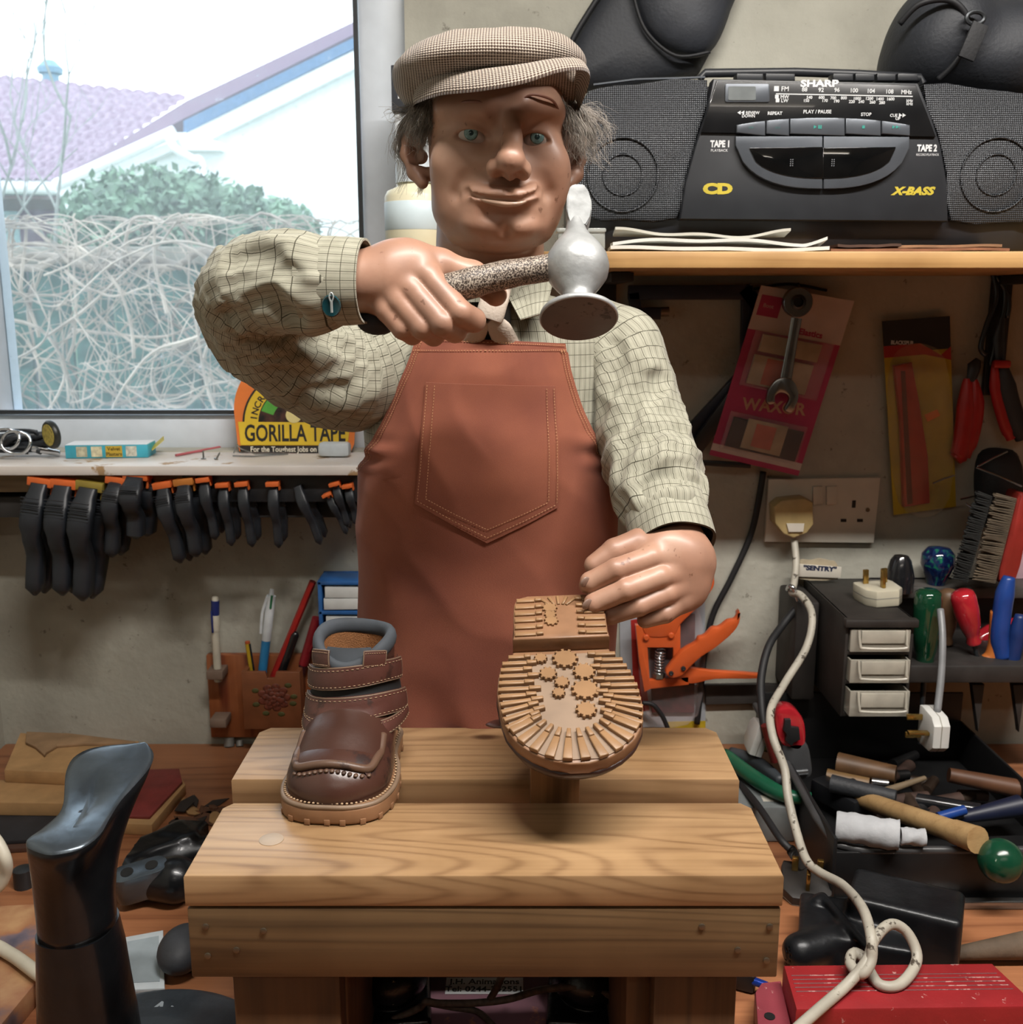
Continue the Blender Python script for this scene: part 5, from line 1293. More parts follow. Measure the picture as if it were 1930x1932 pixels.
# iron last, front left
IRON=plain('black_cast_iron','#15171a',.30,.35,var=.25,nscale=30,bmp=.35,bscale=90,coat=.15)
IRONT=plain('rubbed_iron','#5d666e',.26,.75,var=.25,nscale=26,bmp=.25,bscale=120)
lb0=PZ(215,1925,DESK+.02)
LX,LY=-.292,.690
last=thing('cobbler_last','tall black cast-iron shoe last on a round base at the end of the bench','shoe last',(LX,LY,DESK))
BASEM=plain('sheen_base_iron','#454c53',.38,.45,var=.22,nscale=26,bmp=.4,bscale=90)  # iron colour lightened so the base carries a grey-blue sheen
bs=MB();bs.lathe([(.001,0),(.105,0),(.107,.003),(.106,.009),(.098,.013),(.060,.018),(.050,.024),(0,.024)],Matrix.Translation((LX,LY,DESK)),64)
BASE=part('round_base',bs,BASEM,last,angle=40)
lug_=PZ(402,1916,DESK+.008);e=MB();e.prism([(x*.024,y*.020)for x,y in[(math.cos(a),math.sin(a))for a in[2*math.pi*i/24 for i in range(24)]]],0,.010,Matrix.Translation((lug_.x-.002,lug_.y-.010,DESK)),bev=.002)
part('screw_lug',e,BASEM,last);e=MB();e.lathe([(.0075,0),(.0075,.0015),(.004,.0030),(0,.0022)],Matrix.Translation((lug_.x-.001,lug_.y-.008,DESK+.010)),16);part('screw',e,plain('steel_screw','#8b8b88',.3,.9),last)
tx=text_mb('No',.022,Matrix.Translation(PZ(312,1912,DESK+.0150))@Matrix.Rotation(-.5,4,'Z'),.0012,.0003);part('cast_lettering',tx,plain('worn_letter_metal','#9aa2a8',.4,.3),BASE)
zt=.8
def sec(px0,px1,py,D,dep):
 a,b_=P(px0,py,D),P(px1,py,D);return((a.x+b_.x)/2,D,a.z,(b_.x-a.x)/2,dep)
secs=[sec(84,262,1985,.690,.036),sec(82,252,1925,.690,.034),sec(80,240,1860,.690,.032),sec(79,228,1790,.690,.031),sec(78,216,1745,.690,.030)]
def ringmesh(secs,n=40,top=True):
 mb=MB();V=[];F=[]
 for cx,cy,cz,rx,ry in secs:
  for k in range(n):
   a=2*math.pi*k/n;c,s_=math.cos(a),math.sin(a);V.append((cx+rx*math.copysign(abs(c)**.8,c),cy+ry*math.copysign(abs(s_)**.8,s_),cz))
 for j in range(len(secs)-1):
  for k in range(n):F.append((j*n+k,j*n+(k+1)%n,(j+1)*n+(k+1)%n,(j+1)*n+k))
 F.append(tuple(reversed(range(n))));F.append(tuple((len(secs)-1)*n+k for k in range(n)));mb.add(V,F);return mb
secs[0]=(secs[0][0],.690,DESK+.015,secs[0][3]*1.02,.036)
part('stem',ringmesh(secs),IRON,last,angle=50)
pr_=[((50,1590),(54,1601)),((66,1574),(88,1613)),((90,1555),(120,1611)),((112,1534),(155,1601)),((121,1508),(188,1576)),((122,1480),(207,1544)),((125,1455),(228,1511)),((138,1430),(256,1480)),((168,1413),(281,1450)),((215,1405),(290,1428)),((262,1404),(284,1412))]
Dy=lambda y:.650+(1600-y)/195*.115
top_px=smooth2([q[1]for q in pr_]+[q[0]for q in reversed(pr_)],3);top=[P(x,y,Dy(y))for x,y in top_px];n_=len(top);cc3=P(147,1745,.690)
ca_=Vector((sum(p.x for p in top)/n_,sum(p.y for p in top)/n_,0));rxx=P(216,1745,.69).x-cc3.x
hk=P(120,1590,Dy(1590));V=[];F=[];LV=16
def ang(p):return math.atan2(p.y-.690,p.x-cc3.x)
i0=min(range(n_),key=lambda i:top[i].y);circ=[]
for i in range(n_):
 a=-math.pi/2-.35+2*math.pi*((i-i0)%n_)/n_;circ.append(Vector((cc3.x+rxx*math.cos(a),.690+.030*math.sin(a),cc3.z)))
for l in range(LV+1):
 s_=l/LV;k=1-(1-s_)**2.6
 for i in range(n_):
  t_=top[i];zt2=t_.z-(.0035 if l else 0);z=zt2+(cc3.z-zt2)*s_;g_=1.0+(.02 if l==1 else 0)
  V.append(Vector((t_.x+(circ[i].x-t_.x)*k,t_.y+(circ[i].y-t_.y)*k,z)))
for l in range(LV):
 for i in range(n_):F.append((l*n_+i,l*n_+(i+1)%n_,(l+1)*n_+(i+1)%n_,(l+1)*n_+i))
F.append(tuple(LV*n_+i for i in range(n_)));m0=len(F)
ax_=[(P((a[0]+b_[0])/2,(a[1]+b_[1])/2,Dy((a[1]+b_[1])/2)))for a,b_ in pr_];ax_=smooth_path(ax_,4);prev_=list(range(n_))
for r_ in range(1,6):
 row=[]
 for i in range(n_):
  c=min(ax_,key=lambda q:(q-top[i]).length);p=top[i].lerp(c,r_/5.5);wst=math.exp(-((p.y-.705)/.022)**2);p=p+Vector((0,0,.0035*(1-(1-r_/5)**2)-.0060*wst*r_/5));row.append(len(V));V.append(p)
 for i in range(n_):F.append((prev_[(i+1)%n_],prev_[i],row[i],row[(i+1)%n_]))
 prev_=row
bm=bmesh.new();vs=[bm.verts.new(v)for v in V]
for f in F:bm.faces.new([vs[i]for i in f])
nf=len(bm.faces);h_n=n_//2
for i in range(n_//2-1):
 a,b_,c,d=prev_[i],prev_[i+1],prev_[n_-2-i],prev_[n_-1-i]
 try:bm.faces.new([vs[a],vs[b_],vs[c],vs[d]])
 except ValueError:pass
for i,f in enumerate(bm.faces):f.material_index=1 if i>=m0 else 0;f.smooth=True
bmesh.ops.recalc_face_normals(bm,faces=bm.faces);bmesh.ops.transform(bm,matrix=mw(last).inverted(),verts=bm.verts)
me=bpy.data.meshes.new('foot_form');bm.to_mesh(me);bm.free();me.materials.append(IRON);me.materials.append(IRONT)
for e_ in me.edges:pass
part('foot_form',me,None,last)
# clutter on the workbench, left
def loft(mb,secs,n=16,mi=0):
 """ribbon of ellipse sections: (centre, half width, half height, direction)"""
 V=[];F=[]
 for c,a,b_,X,Y in secs:
  c,X,Y=Vector(c),Vector(X).normalized(),Vector(Y).normalized()
  for k in range(n):
   t=2*math.pi*k/n;V.append(tuple(c+X*a*math.cos(t)+Y*b_*math.sin(t)))
 for j in range(len(secs)-1):
  for k in range(n):F.append((j*n+k,j*n+(k+1)%n,(j+1)*n+(k+1)%n,(j+1)*n+k))
 F.append(tuple(reversed(range(n))));F.append(tuple((len(secs)-1)*n+k for k in range(n)));mb.add(V,F,None,mi);return mb
def polyslab(mb,pxpts,z,h,bev=.001,M=None,mi=0):
 """flat offcut: outline seen through the pixels, lying at height z, h thick"""
 pts=[PZ(x,y,z+h)for x,y in pxpts];mb.prism([(p.x,p.y)for p in pts],z,z+h,M,bev=bev,mi=mi);return mb
DZ=DESK
CARD=plain('tan_insole_board','#a98458',.8,var=.12);BLK=plain('black_leather_offcut','#26262a',.6,var=.2);REDL=plain('red_leather','#7b2f2c',.55,var=.15,bmp=.3)
stk=[('leather_sheet',[(-140,1520),(95,1522),(190,1590),(-160,1612)],.0,.006,plain('brown_leather_offcut','#4a3227',.6,var=.2),'curled dark brown leather sheet lowest in the pile by the corner'),('leather_sheet',[(-140,1508),(105,1510),(150,1578),(-160,1596)],.006,.005,BLK,'black leather sheet under the tan boards in the corner')]
zc=DZ
for nm,pts,dz,h,mt,lab in stk:
 mb=MB();polyslab(mb,pts,DZ+dz,h);solo(nm,mb,mt,lab,'leather',tuple(PZ(0,1550,DZ+dz)),'leather offcuts in the corner')
mb=MB();polyslab(mb,[(-120,1470),(150,1472),(178,1516),(-140,1512)],DZ+.011,.017,.0015);solo('insole_board',mb,CARD,'thick tan board, lower of the two stacked in the corner','board',tuple(PZ(10,1490,DZ+.011)),'tan boards in the corner')
mb=MB();polyslab(mb,[(38,1382),(262,1398),(226,1462),(8,1452)],DZ+.028,.017,.0015);solo('insole_board',mb,CARD,'thick tan board with worn marks, upper of the two stacked in the corner','board',tuple(PZ(120,1440,DZ+.028)),'tan boards in the corner')
mb=MB();pts=[(50,1380),(130,1383),(255,1398),(258,1403),(160,1402),(108,1406),(88,1418),(84,1424),(66,1408),(48,1400)]
polyslab(mb,pts,DZ+.045,.004,.0008);solo('leather_scrap',mb,plain('pale_tan_scrap','#8d7052',.7,var=.15),'curved tan leather scrap lying on top of the upper board','leather',tuple(PZ(100,1400,DZ+.045)))
mb=MB();polyslab(mb,[(268,1452),(338,1450),(344,1474),(282,1540),(216,1538)],DZ+.014,.004,.0006)
solo('red_leather_piece',mb,REDL,'red leather piece lying on a tan board behind the iron last','leather',tuple(PZ(290,1490,DZ+.014)))
mb=MB();polyslab(mb,[(262,1462),(340,1460),(350,1480),(286,1556),(200,1552)],DZ,.014,.0015);solo('insole_board',mb,CARD,'tan board under the red leather piece','board',tuple(PZ(290,1490,DZ)),'tan boards in the corner')
rs5=random.Random(8)
for i in range(26):
 a,d=rs5.uniform(0,6.28),rs5.uniform(.008,.024);c=PZ(rs5.uniform(262,432),rs5.uniform(1515,1562),DZ);n_=rs5.randint(4,6)
 pts=[(d*rs5.uniform(.6,1.2)*math.cos(2*math.pi*k/n_),d*.45*rs5.uniform(.6,1.2)*math.sin(2*math.pi*k/n_))for k in range(n_)]
 T=Matrix.Translation((c.x,c.y,DZ+.0004+.0011*(i%5)))@Matrix.Rotation(a,4,'Z')
 mb=MB();mb.prism(pts,0,.0010,T);solo('leather_chip',mb,[plain('chip_tan','#a58055',.7),plain('chip_brown','#5e3d2a',.7),plain('chip_dark','#2b2523',.7)][i%3],'small leather trimming in the litter left of the bench','leather',tuple(T.translation),'leather trimmings beside the bench')
ir=thing('iron_bracket','black iron casting with a two-hole end pad lying between the last and the bench','bracket',tuple(PZ(300,1640,DZ)))
S=SDF((-.40,.70,DZ-.004),(-.17,1.04,DZ+.09),.002)
for q0_,q1_ in(((452,1486),(400,1530)),((400,1530),(340,1585)),((340,1585),(240,1622))):A_,B_=PZ(*q0_,DZ+.026),PZ(*q1_,DZ+.026);S.box((A_+B_)/2,((B_-A_).length/2+.012,.019,.012),.008,frame((0,0,0),B_-A_,Vector((0,0,1)).cross(B_-A_)),.004)
S.cap(PZ(250,1640,DZ+.016),PZ(410,1600,DZ+.016),.014,.016,.010)
S.cap(np.array(PZ(250,1660,DZ+.018)),np.array(PZ(330,1660,DZ+.024)),.018,.024,.015)
S.box((-.3,.85,DZ-.03),(.3,.3,.031),.001,None,.001,cut=True)
part('casting',S.mesh(2),IRON,ir,angle=180)
pa=PZ(225,1650,DZ+.042);pb=PZ(300,1628,DZ+.046);d=(pb-pa).normalized();nn=Vector((0,-.25,1)).normalized();FR=frame((pa+pb)/2,d,nn.cross(d));L_=(pb-pa).length/2
ol=[(L_*.8+.012*math.cos(a),.012*math.sin(a))for a in[math.pi*(-.5+i/10)for i in range(11)]]+[(-L_*.8+.012*math.cos(a),.012*math.sin(a))for a in[math.pi*(.5+i/10)for i in range(11)]]
pp=MB();pp.prism(ol,-.032,.0,FR,bev=.001);pad=part('end_pad',pp,[IRONT][0],ir)
for sx in(-.62,.62):h=MB();h.lathe([(.0062,.0001),(.0062,.0006),(0,.0003)],FR@Matrix.Translation((L_*sx,0,0)),20);part('bolt_hole',h,plain('hole_black','#050505',.9),pad)
lid_=MB();pts=[PZ(232,1770,DZ+.004),PZ(308,1756,DZ+.004),PZ(311,1866,DZ+.004),PZ(226,1870,DZ+.004)]
lid_.prism([(p.x,p.y)for p in pts],DZ,DZ+.005,None,bev=.001);LD=thing('plastic_lid','translucent white plastic tub lid lying behind the round iron base','lid',tuple((pts[0]+pts[2])/2-Vector((0,0,.004))))
part('lid_rim',lid_,plain('white_plastic','#c3cbd0',.35),LD)
c=sum(pts,Vector())/4;q=[(p.x*.78+c.x*.22,p.y*.78+c.y*.22)for p in pts];lid_=MB();lid_.prism(q,DZ+.0049,DZ+.0056);part('lid_panel',lid_,plain('milky_plastic','#9aa5ab',.4),LD)
st_=MB();st_.ball(tuple(PZ(345,1790,DZ+.020)),(.022,.030,.018),n=22);solo('round_stone',st_,plain('slate_stone','#33353a',.6,var=.2,bmp=.3),'rounded dark grey stone at the left foot of the bench','stone',tuple(PZ(345,1790,DZ)))
cb=MB();p=[PZ(-160,1716,DZ+.022),PZ(72,1704,DZ+.022),PZ(82,1836,DZ+.022),PZ(-20,1960,DZ+.022),PZ(-300,1990,DZ+.022)]
cb.prism([(q.x,q.y)for q in p],DZ,DZ+.022,None,bev=.002)
m,nt,b=newmat('stained_board');mp=coords(nt);n=node(nt,'ShaderNodeTexNoise');n.inputs['Scale'].default_value=22;n.inputs['Detail'].default_value=7;nt.links.new(mp.outputs[0],n.inputs[0])
r=ramp(nt,[(.32,L4('#3c4254')),(.45,L4('#6b5f66')),(.55,L4('#9a6b4c')),(.7,L4('#b08a64'))]);nt.links.new(n.outputs[0],r.inputs[0]);nt.links.new(r.outputs[0],b.inputs['Base Color']);b.inputs['Roughness'].default_value=.4
solo('cutting_board',cb,m,'thick wooden board stained blue and brown at the near left corner','board',tuple(PZ(-40,1830,DZ)))
WC=plain('cream_flex','#c9c3b2',.45,var=.05)
cbm=MB();path=[PZ(-120,1480,DZ+.09),PZ(-30,1560,DZ+.10),PZ(6,1610,DZ+.085),PZ(10,1650,DZ+.06),PZ(-20,1685,DZ+.04),PZ(-120,1720,DZ+.0285),PZ(-140,1790,DZ+.0285),PZ(-30,1780,DZ+.0285),PZ(20,1800,DZ+.0285),PZ(70,1836,DZ+.0290),PZ(104,1862,DZ+.024),PZ(128,1905,DZ+.0065),PZ(134,1970,DZ+.0065)]
cbm.tube(smooth_path(path,8),.0058,12);solo('white_cable',cbm,WC,'thick cream flex looping in from the left edge onto the stained board','cable',tuple(PZ(20,1800,DZ)),angle=180)
sk=MB();sk.lathe([(.0,0),(.010,0),(.010,.02),(.006,.022),(0,.022)],Matrix.Translation(PZ(46,1672,DZ)),14);solo('steel_ferrule',sk,plain('dark_steel','#3a3d40',.4,.6),'small dark steel ferrule beside the stem of the iron last','ferrule',tuple(PZ(46,1672,DZ)))
lath=MB();a=P(432,1392,WALL-.01);lath.tube([a,Vector((a.x+.001,a.y-.004,DZ))],.0072,12);solo('steel_rod',lath,plain('grey_steel_rod','#76746f',.5,.3),'upright grey rod standing against the wall below the pen holder','rod',(a.x,a.y,DZ))
a=P(452,1398,WALL-.01);lath=MB();lath.tube([a,Vector((a.x+.001,a.y-.004,DZ))],.0050,12);solo('steel_rod',lath,plain('grey_steel_rod','#76746f',.5,.3),'thinner grey rod beside the thicker one below the pen holder','rod',(a.x,a.y,DZ))
# black clamp rail and the spring clamps
RL=MB();y0=WALL-.060
a=P(342,884,1.232);b_=P(700,886,1.232);c=P(342,1000,1.232)
rail=thing('clamp_rail','matt black board fixed under the window sill where the spring clamps hang','rail',((a.x+b_.x)/2,1.30,P(300,960,1.25).z))
zb=P(500,945,1.240).z;zt_=SILL-.0125
zl=P(60,928,1.24).z
part('board',MB().box(((XL+b_.x)/2+.004,1.2425,(zt_+zl)/2),(b_.x-XL-.008,.010,zt_-zl),bev=.001),wood('raw_lath','#8f7a5c','#6a5740','X',1,.7,False),rail)
part('facing',MB().box(((a.x+b_.x)/2,1.2345,(zt_+.002+zb)/2),(b_.x-a.x,.005,zt_+.002-zb),bev=.001),plain('black_rubber_sheet','#1c1d20',.55,var=.2,bmp=.2),rail)
part('batten',MB().box(((XL+b_.x)/2+.004,1.289,zb-.010),(b_.x-XL-.008,.080,.026),bev=.001),plain('dark_batten','#2d2a28',.8),rail)  # batten in one even dark grey-brown
CB=plain('black_nylon','#23272d',.42,var=.12,bmp=.15,spec=.5);CO=plain('orange_jaw','#d4672f',.45,var=.06)
def clamp(x,ztop,L_,wd,lean,kind,label,jaw=CO):
 """spring clamp hanging by its jaws: two handles, orange jaw pads, pivot"""
 t=thing('spring_clamp',label,'clamp',(x,1.236,ztop),(0,lean,0),'spring clamps hanging under the sill')
 def prof(w,l,off,bend,yy):
  secs=[];N=14
  for i in range(N+1):
   s_=i/N;z=-s_*l
   wv=w*(1.0 if s_<.42 else(.82 if s_<.5 else .78))*(1-.0*s_);dv=w*(.30 if s_<.45 else .42)
   if s_<.08:wv*=.8
   if s_>.93:wv*=math.sqrt(max(.05,1-((s_-.93)/.07)**2));dv*=math.sqrt(max(.05,1-((s_-.93)/.07)**2))
   xo=bend*-(max(0,s_-.40)**1.5)*l;yo=yy-.030*math.sin(min(1,s_/.62)*math.pi)*w/.03*.8
   secs.append(((off+xo,yo,z),wv/2,dv,(1,0,0),(0,1,0)))
  mb=MB()
  V=[];n=20
  for c,a_,b2,X,Y in secs:
   for k in range(n):
    th=2*math.pi*k/n;cc_,ss_=math.cos(th),math.sin(th);e_=.5
    V.append((c[0]+a_*math.copysign(abs(cc_)**e_,cc_),c[1]+b2*math.copysign(abs(ss_)**e_,ss_),c[2]))
  F=[(j*n+k,j*n+(k+1)%n,(j+1)*n+(k+1)%n,(j+1)*n+k)for j in range(N)for k in range(n)]+[tuple(reversed(range(n))),tuple(N*n+k for k in range(n))]
  mb.add(V,F);
  if kind!='small':
   for q in range(9):mb.box((off,secs[5][0][1]-secs[5][2]*.96+.0002*q,-l*(.10+.030*q)),(w*.86,w*.05,l*.008),bev=.0002)
  return mb
 M0=mw(t)
 f_=prof(wd,L_,0,lean*-.2,-.014*wd/.026);f_.v=[tuple(M0@Vector(v))for v in f_.v];part('front_handle',f_,CB,t,angle=50)
 r_=prof(wd*.92,L_*(1.04 if kind!='small' else .96),wd*.32,.10,.015);r_.v=[tuple(M0@Vector(v))for v in r_.v];part('rear_handle',r_,CB,t,angle=50)
 if jaw is not None:
  j=MB();j.box((0,-.008,.001),(wd*1.18,.022,wd*.42),bev=wd*.05,M=M0);j.box((0,-.016*wd/.026-.002,-wd*.32),(wd*.42,.006,wd*.42),bev=.001,M=M0);j.box((wd*.50,-.006,-wd*.30),(wd*.12,.014,wd*.55),bev=.001,M=M0)
  part('jaw_pad',j,jaw,t)
 pv=MB();pv.tube([M0@Vector((-wd*.55,.004,-L_*.36)),M0@Vector((wd*.75,.004,-L_*.36))],wd*.13,12);part('pivot_pin',pv,plain('steel_pin','#55585b',.35,.8),t)
 return t
YJ=plain('olive_jaw','#8e7c34',.5)
def cl_px(xt,yt,xb,yb,wpx,kind,label,jaw=CO):
 p0=P(xt,yt,1.232);p1=P(xb,yb,1.215);L_=(p1-p0).length;lean=math.atan2(p1.x-p0.x,p0.z-p1.z)
 return clamp(p0.x,p0.z,L_,wpx/FPX*1.24,-lean,kind,label,jaw)
CL=[(84,908,58,1124,40,'big','big black spring clamp with chipped faces, first from the window corner',CO),(128,912,112,1124,42,'big','big black spring clamp with a wide orange jaw, second from the window corner',CO),(176,916,150,1134,44,'big','big black spring clamp with an olive yellow jaw',YJ),(226,905,204,1052,34,'mid','tall slim black clamp with ribbed grip left of the shiny one',CO),(262,896,252,1016,40,'mid','shiny grey-black ratchet clamp with ribs and the highest orange jaw',CO),(312,914,338,1064,30,'mid','medium clamp with a small hole in its handle end',CO),(352,908,368,1052,32,'mid','medium clamp with a brownish orange jaw next to the small ones',plain('brown_orange_jaw','#b8722f',.5)),(388,904,402,1020,22,'small','small clamp hanging just inside the end of the black rail board',CO),(424,914,432,1032,21,'small','small clamp with a splayed rear handle, left of a matching pair',CO),(460,912,472,1034,21,'small','small clamp in the middle of the rail between its two nearest twins',CO),(518,912,522,1036,21,'small','small clamp hanging alone and straight down the rail',CO),(562,916,604,1028,20,'small','small tilted clamp without an orange jaw',None),(620,932,652,1008,15,'small','tiny clamp hanging lowest next to the shirt',CO),(634,912,654,994,17,'small','tiny clamp with jaw above its lower neighbour near the shirt',CO),(658,916,670,990,17,'small','tiny clamp half hidden by the apron edge',CO)]
for c_ in CL:cl_px(*c_)
# on the window sill
SZ=SILL+.0002
def pz(px,py):return PZ(px,py,SZ)
GY=1.318;gM=lambda px,py:P(px,py,GY)
gt=thing('tape_display_card','arched orange and yellow tape display card leaning in front of the window frame','display card',tuple(Vector((gM(556,850).x,GY,SZ))))
g0=gM(556,852);sc=FPX/(GY*1.0)
def cardpt(px,py):p=gM(px,py);return(p.x-g0.x,p.z-g0.z)
T=frame((g0.x,GY,g0.z),(1,0,0),(0,.10,1))
arc_=[cardpt(448,838)]+[cardpt(555+116*math.cos(math.radians(a)),768-108*math.sin(math.radians(a)))for a in range(184,-5,-6)]+[cardpt(668,838),cardpt(660,856),cardpt(452,852)]
arc_=[(x,y)for x,y in arc_]
ORG=plain('orange_card','#d87532',.5,var=.05);YEL=plain('yellow_card','#d2b12c',.5,var=.05);BKC=plain('black_card','#1d1a18',.5,var=.1)
cdm=MB();cdm.prism(arc_,-.0012,0,T);part('card',cdm,ORG,gt)
def disc(cx,cy,r0,r1,a0,a1,z0,z1,mat,nm,par=None):
 c_=cardpt(cx,cy);k=1/FPX*1.32;pts=[(c_[0]+r1*k*math.cos(math.radians(a)),c_[1]+r1*k*.96*math.sin(math.radians(a)))for a in np.linspace(a0,a1,40)]
 pts+=[(c_[0]+r0*k*math.cos(math.radians(a)),c_[1]+r0*k*.96*math.sin(math.radians(a)))for a in np.linspace(a1,a0,40)]if r0>0 else[c_]
 d_=MB();d_.prism(pts,z0,z1,T);return part(nm,d_,mat,gt)
disc(562,800,0,106,0,180,.0001,.0004,BKC,'black_ring');disc(562,800,76,102,0,180,.0004,.0007,YEL,'yellow_band');disc(562,800,0,74,0,180,.0004,.0006,plain('dark_artwork','#3a1f16',.5,var=.6,nscale=90),'artwork_panel');disc(562,800,50,74,118,160,.0006,.0008,plain('green_patch','#4f9a3a',.5),'green_flash')
bn=MB();pts=[cardpt(*q)for q in((448,796),(660,798),(656,840),(454,840))];bn.prism(pts,.0006,.0010,T);bnr=part('banner',bn,YEL,gt)
c_=cardpt(556,819);tx=text_mb('GORILLA TAPE',.0300,T@Matrix.Translation((c_[0],c_[1],.0011)),.00005,.0007,sx=.66);part('banner_lettering',tx,BKC,bnr)
b2=MB();pts=[cardpt(*q)for q in((452,841),(660,841),(658,856),(454,852))];b2.prism(pts,.0006,.0010,T);b2p=part('strap_line',b2,BKC,gt)
c_=cardpt(552,848);tx=text_mb('For the Toughest Jobs on Planet Earth',.0098,T@Matrix.Translation((c_[0]+.01,c_[1],.0011)),.00005,.0002,sx=.85);part('strap_lettering',tx,plain('cream_print','#d9d2c0',.6),b2p)
w_='INCREDIBLY';tx=MB();cc2=cardpt(562,800)
for i,ch_ in enumerate(w_):
 a=math.radians(172-i*9.0);k=84/FPX*1.32;text_mb(ch_,.0120,T@Matrix.Translation((cc2[0]+k*math.cos(a),cc2[1]+k*.96*math.sin(a),.0008))@Matrix.Rotation(a-math.pi/2,4,'Z'),.00005,.0003,mb=tx)
part('arch_lettering',tx,BKC,gt)
pd=disc(553,784,0,15,0,360,.0010,.0016,plain('pale_emblem','#d8c98a',.5),'emblem')
x0,x1=pz(120,866),pz(276,864);bx=thing('plaster_box','open flat box of plasters, turquoise and yellow with a white top','box',tuple((x0+x1)/2))
bM=frame((x0+x1)/2+Vector((0,.022,.0085)),(x1-x0).normalized(),(0,1,0));wd=(x1-x0).length
e=MB();e.box((0,0,0),(wd,.040,.0165),bev=.0006,M=bM);part('carton',e,plain('turquoise_card','#3fa3b8',.5,var=.1),bx)
e=MB();e.box((0,0,.0086),(wd*.99,.039,.0006),M=bM);part('top_panel',e,plain('white_gloss_card','#e4e6e8',.4,var=.02),bx)
for q,nm,colr in((-.30,'printed_picture','#b7b39a'),(-.12,'printed_picture','#d6cfae'),(.30,'printed_picture','#c9c7b8')):
 e=MB();e.box((wd*q,-.0203,0),(wd*.13,.0006,.013),M=bM);part(nm,e,plain('print_'+colr[1:],colr,.5,var=.2,nscale=200),bx)
e=MB();e.box((wd*.09,-.0204,.0),(wd*.20,.0006,.014),M=bM);part('printed_panel',e,plain('print_yellow','#c3a437',.5),bx)
tx=text_mb('Velvet',.0062,bM@Matrix.Translation((wd*.09,-.0208,.0032))@Matrix.Rotation(math.pi/2,4,'X'),.00004,.0002);text_mb('Plasters',.0062,bM@Matrix.Translation((wd*.09,-.0208,-.0034))@Matrix.Rotation(math.pi/2,4,'X'),.00004,.0002,mb=tx);part('box_lettering',tx,plain('olive_print','#6b5a1c',.5),bx)
e=MB();e.box((wd*.5+.008,.0,.007),(.020,.036,.0008),(0,-.7,.25),M=bM);part('open_flap',e,plain('yellow_flap','#c9b84a',.5,var=.2,nscale=120),bx)
pen=thing('marker_pen','black marker pen lying along the foot of the window','pen',tuple(pz(336,842)));e=MB();e.tube([pz(255,843)+Vector((0,0,.0075)),pz(378,843)+Vector((0,0,.0075))],.0074,18);part('barrel',e,plain('gloss_black_barrel','#191a1d',.2,coat=.5),pen)
e=MB();e.tube([pz(325,843)+Vector((0,0,.0075)),pz(337,843)+Vector((0,0,.0075))],.0078,18);part('silver_band',e,plain('silver_band','#a8abad',.3,.8),pen)
e=MB();e.box(pz(352,843)+Vector((0,-.0085,.0082)),(.018,.002,.003),bev=.0006);part('clip',e,plain('gloss_black_barrel','#191a1d',.2),pen)
e=MB();e.tube([pz(332,862)+Vector((0,0,.002)),pz(438,842)+Vector((0,0,.002))],.0017,8);solo('red_straw',e,plain('faded_red_straw','#b0595f',.5),'thin faded red straw lying across the sill','straw',tuple(pz(380,853)))
for px,py,lab in((384,860,'small steel screw standing on its head beside the red straw'),(408,861,'small steel screw leaning over, nearer the display card')):
 e=MB();b3=pz(px,py+6);e.lathe([(.0034,0),(.0034,.0008),(.0012,.0016),(.0010,.0095),(0,.0115)],Matrix.Translation(b3)@Matrix.Rotation(.0 if px<400 else .5,4,'Y'),10);solo('loose_screw',e,plain('steel_screw','#8b8b88',.3,.9),lab,'screw',tuple(b3),'loose screws on the sill')
e=MB();c3=pz(450,861);e.tube([c3+Vector((-.006,0,.004)),c3+Vector((-.002,.004,.016)),c3+Vector((.003,.0,.010)),c3+Vector((.02,.006,.002)),c3+Vector((.06,.012,.0012)),c3+Vector((.02,-.008,.0012)),c3+Vector((-.006,-.004,.0012))],.0009,6);solo('wire_clip',e,plain('steel_wire','#9fa2a3',.25,.9),'bent steel wire clip lying in front of the display card','clip',tuple(c3))
wt_=thing('key_tag_bundle','tangle of black straps and steel rings with a yellow round tag on the sill','key ring',tuple(pz(45,862)))
e=MB();rt2=random.Random(4);o_=pz(48,862)
for i in range(7):
 pts=[o_+Vector((rt2.uniform(-.045,.030),rt2.uniform(-.008,.018),rt2.uniform(.006,.034)))for _ in range(5)];e.tube(smooth_path(pts,6),rt2.uniform(.002,.0045),8)
part('strap',e,plain('black_strap','#23272c',.5,var=.2),wt_,angle=180)
for q in((30,835,.018),(12,828,.016)):
 e=MB();c3=P(q[0],q[1],1.26);e.tube([c3+Vector((q[2]*math.cos(a),.002*math.sin(3*a),q[2]*.8*math.sin(a)))for a in[2*math.pi*k/24 for k in range(24)]],.0019,8,closed=True);part('split_ring',e,plain('bright_steel','#c6c9cc',.15,.95),wt_,angle=180)
e=MB();c3=P(97,820,1.262);T2=frame(c3,(.75,-.6,.1),(-.1,0,1));e.lathe([(0,-.004),(.0155,-.004),(.0170,-.002),(.0170,.002),(.0155,.004),(0,.004)],T2,30,sx=1,sy=1.05);TG=part('round_tag',e,plain('black_tag','#22241f',.4),wt_)
e=MB();e.lathe([(0,.0041),(.0135,.0041),(.0135,.0046),(0,.0046)],T2,30);part('tag_face',e,plain('yellow_tag','#b3a24a',.5,var=.25,nscale=260),TG)
e=MB();e.box(pz(82,862)+Vector((.004,0,.008)),(.034,.010,.008),(0,.25,.3),bev=.002);part('buckle',e,plain('bright_steel','#c6c9cc',.15,.95),wt_)
e=MB();e.box(pz(632,862)+Vector((0,0,.010)),(.040,.020,.018),bev=.005);solo('white_stopper',e,plain('white_plastic','#c3cbd0',.35),'small white plastic stopper lying before the display card near the shirt','stopper',tuple(pz(632,862)))
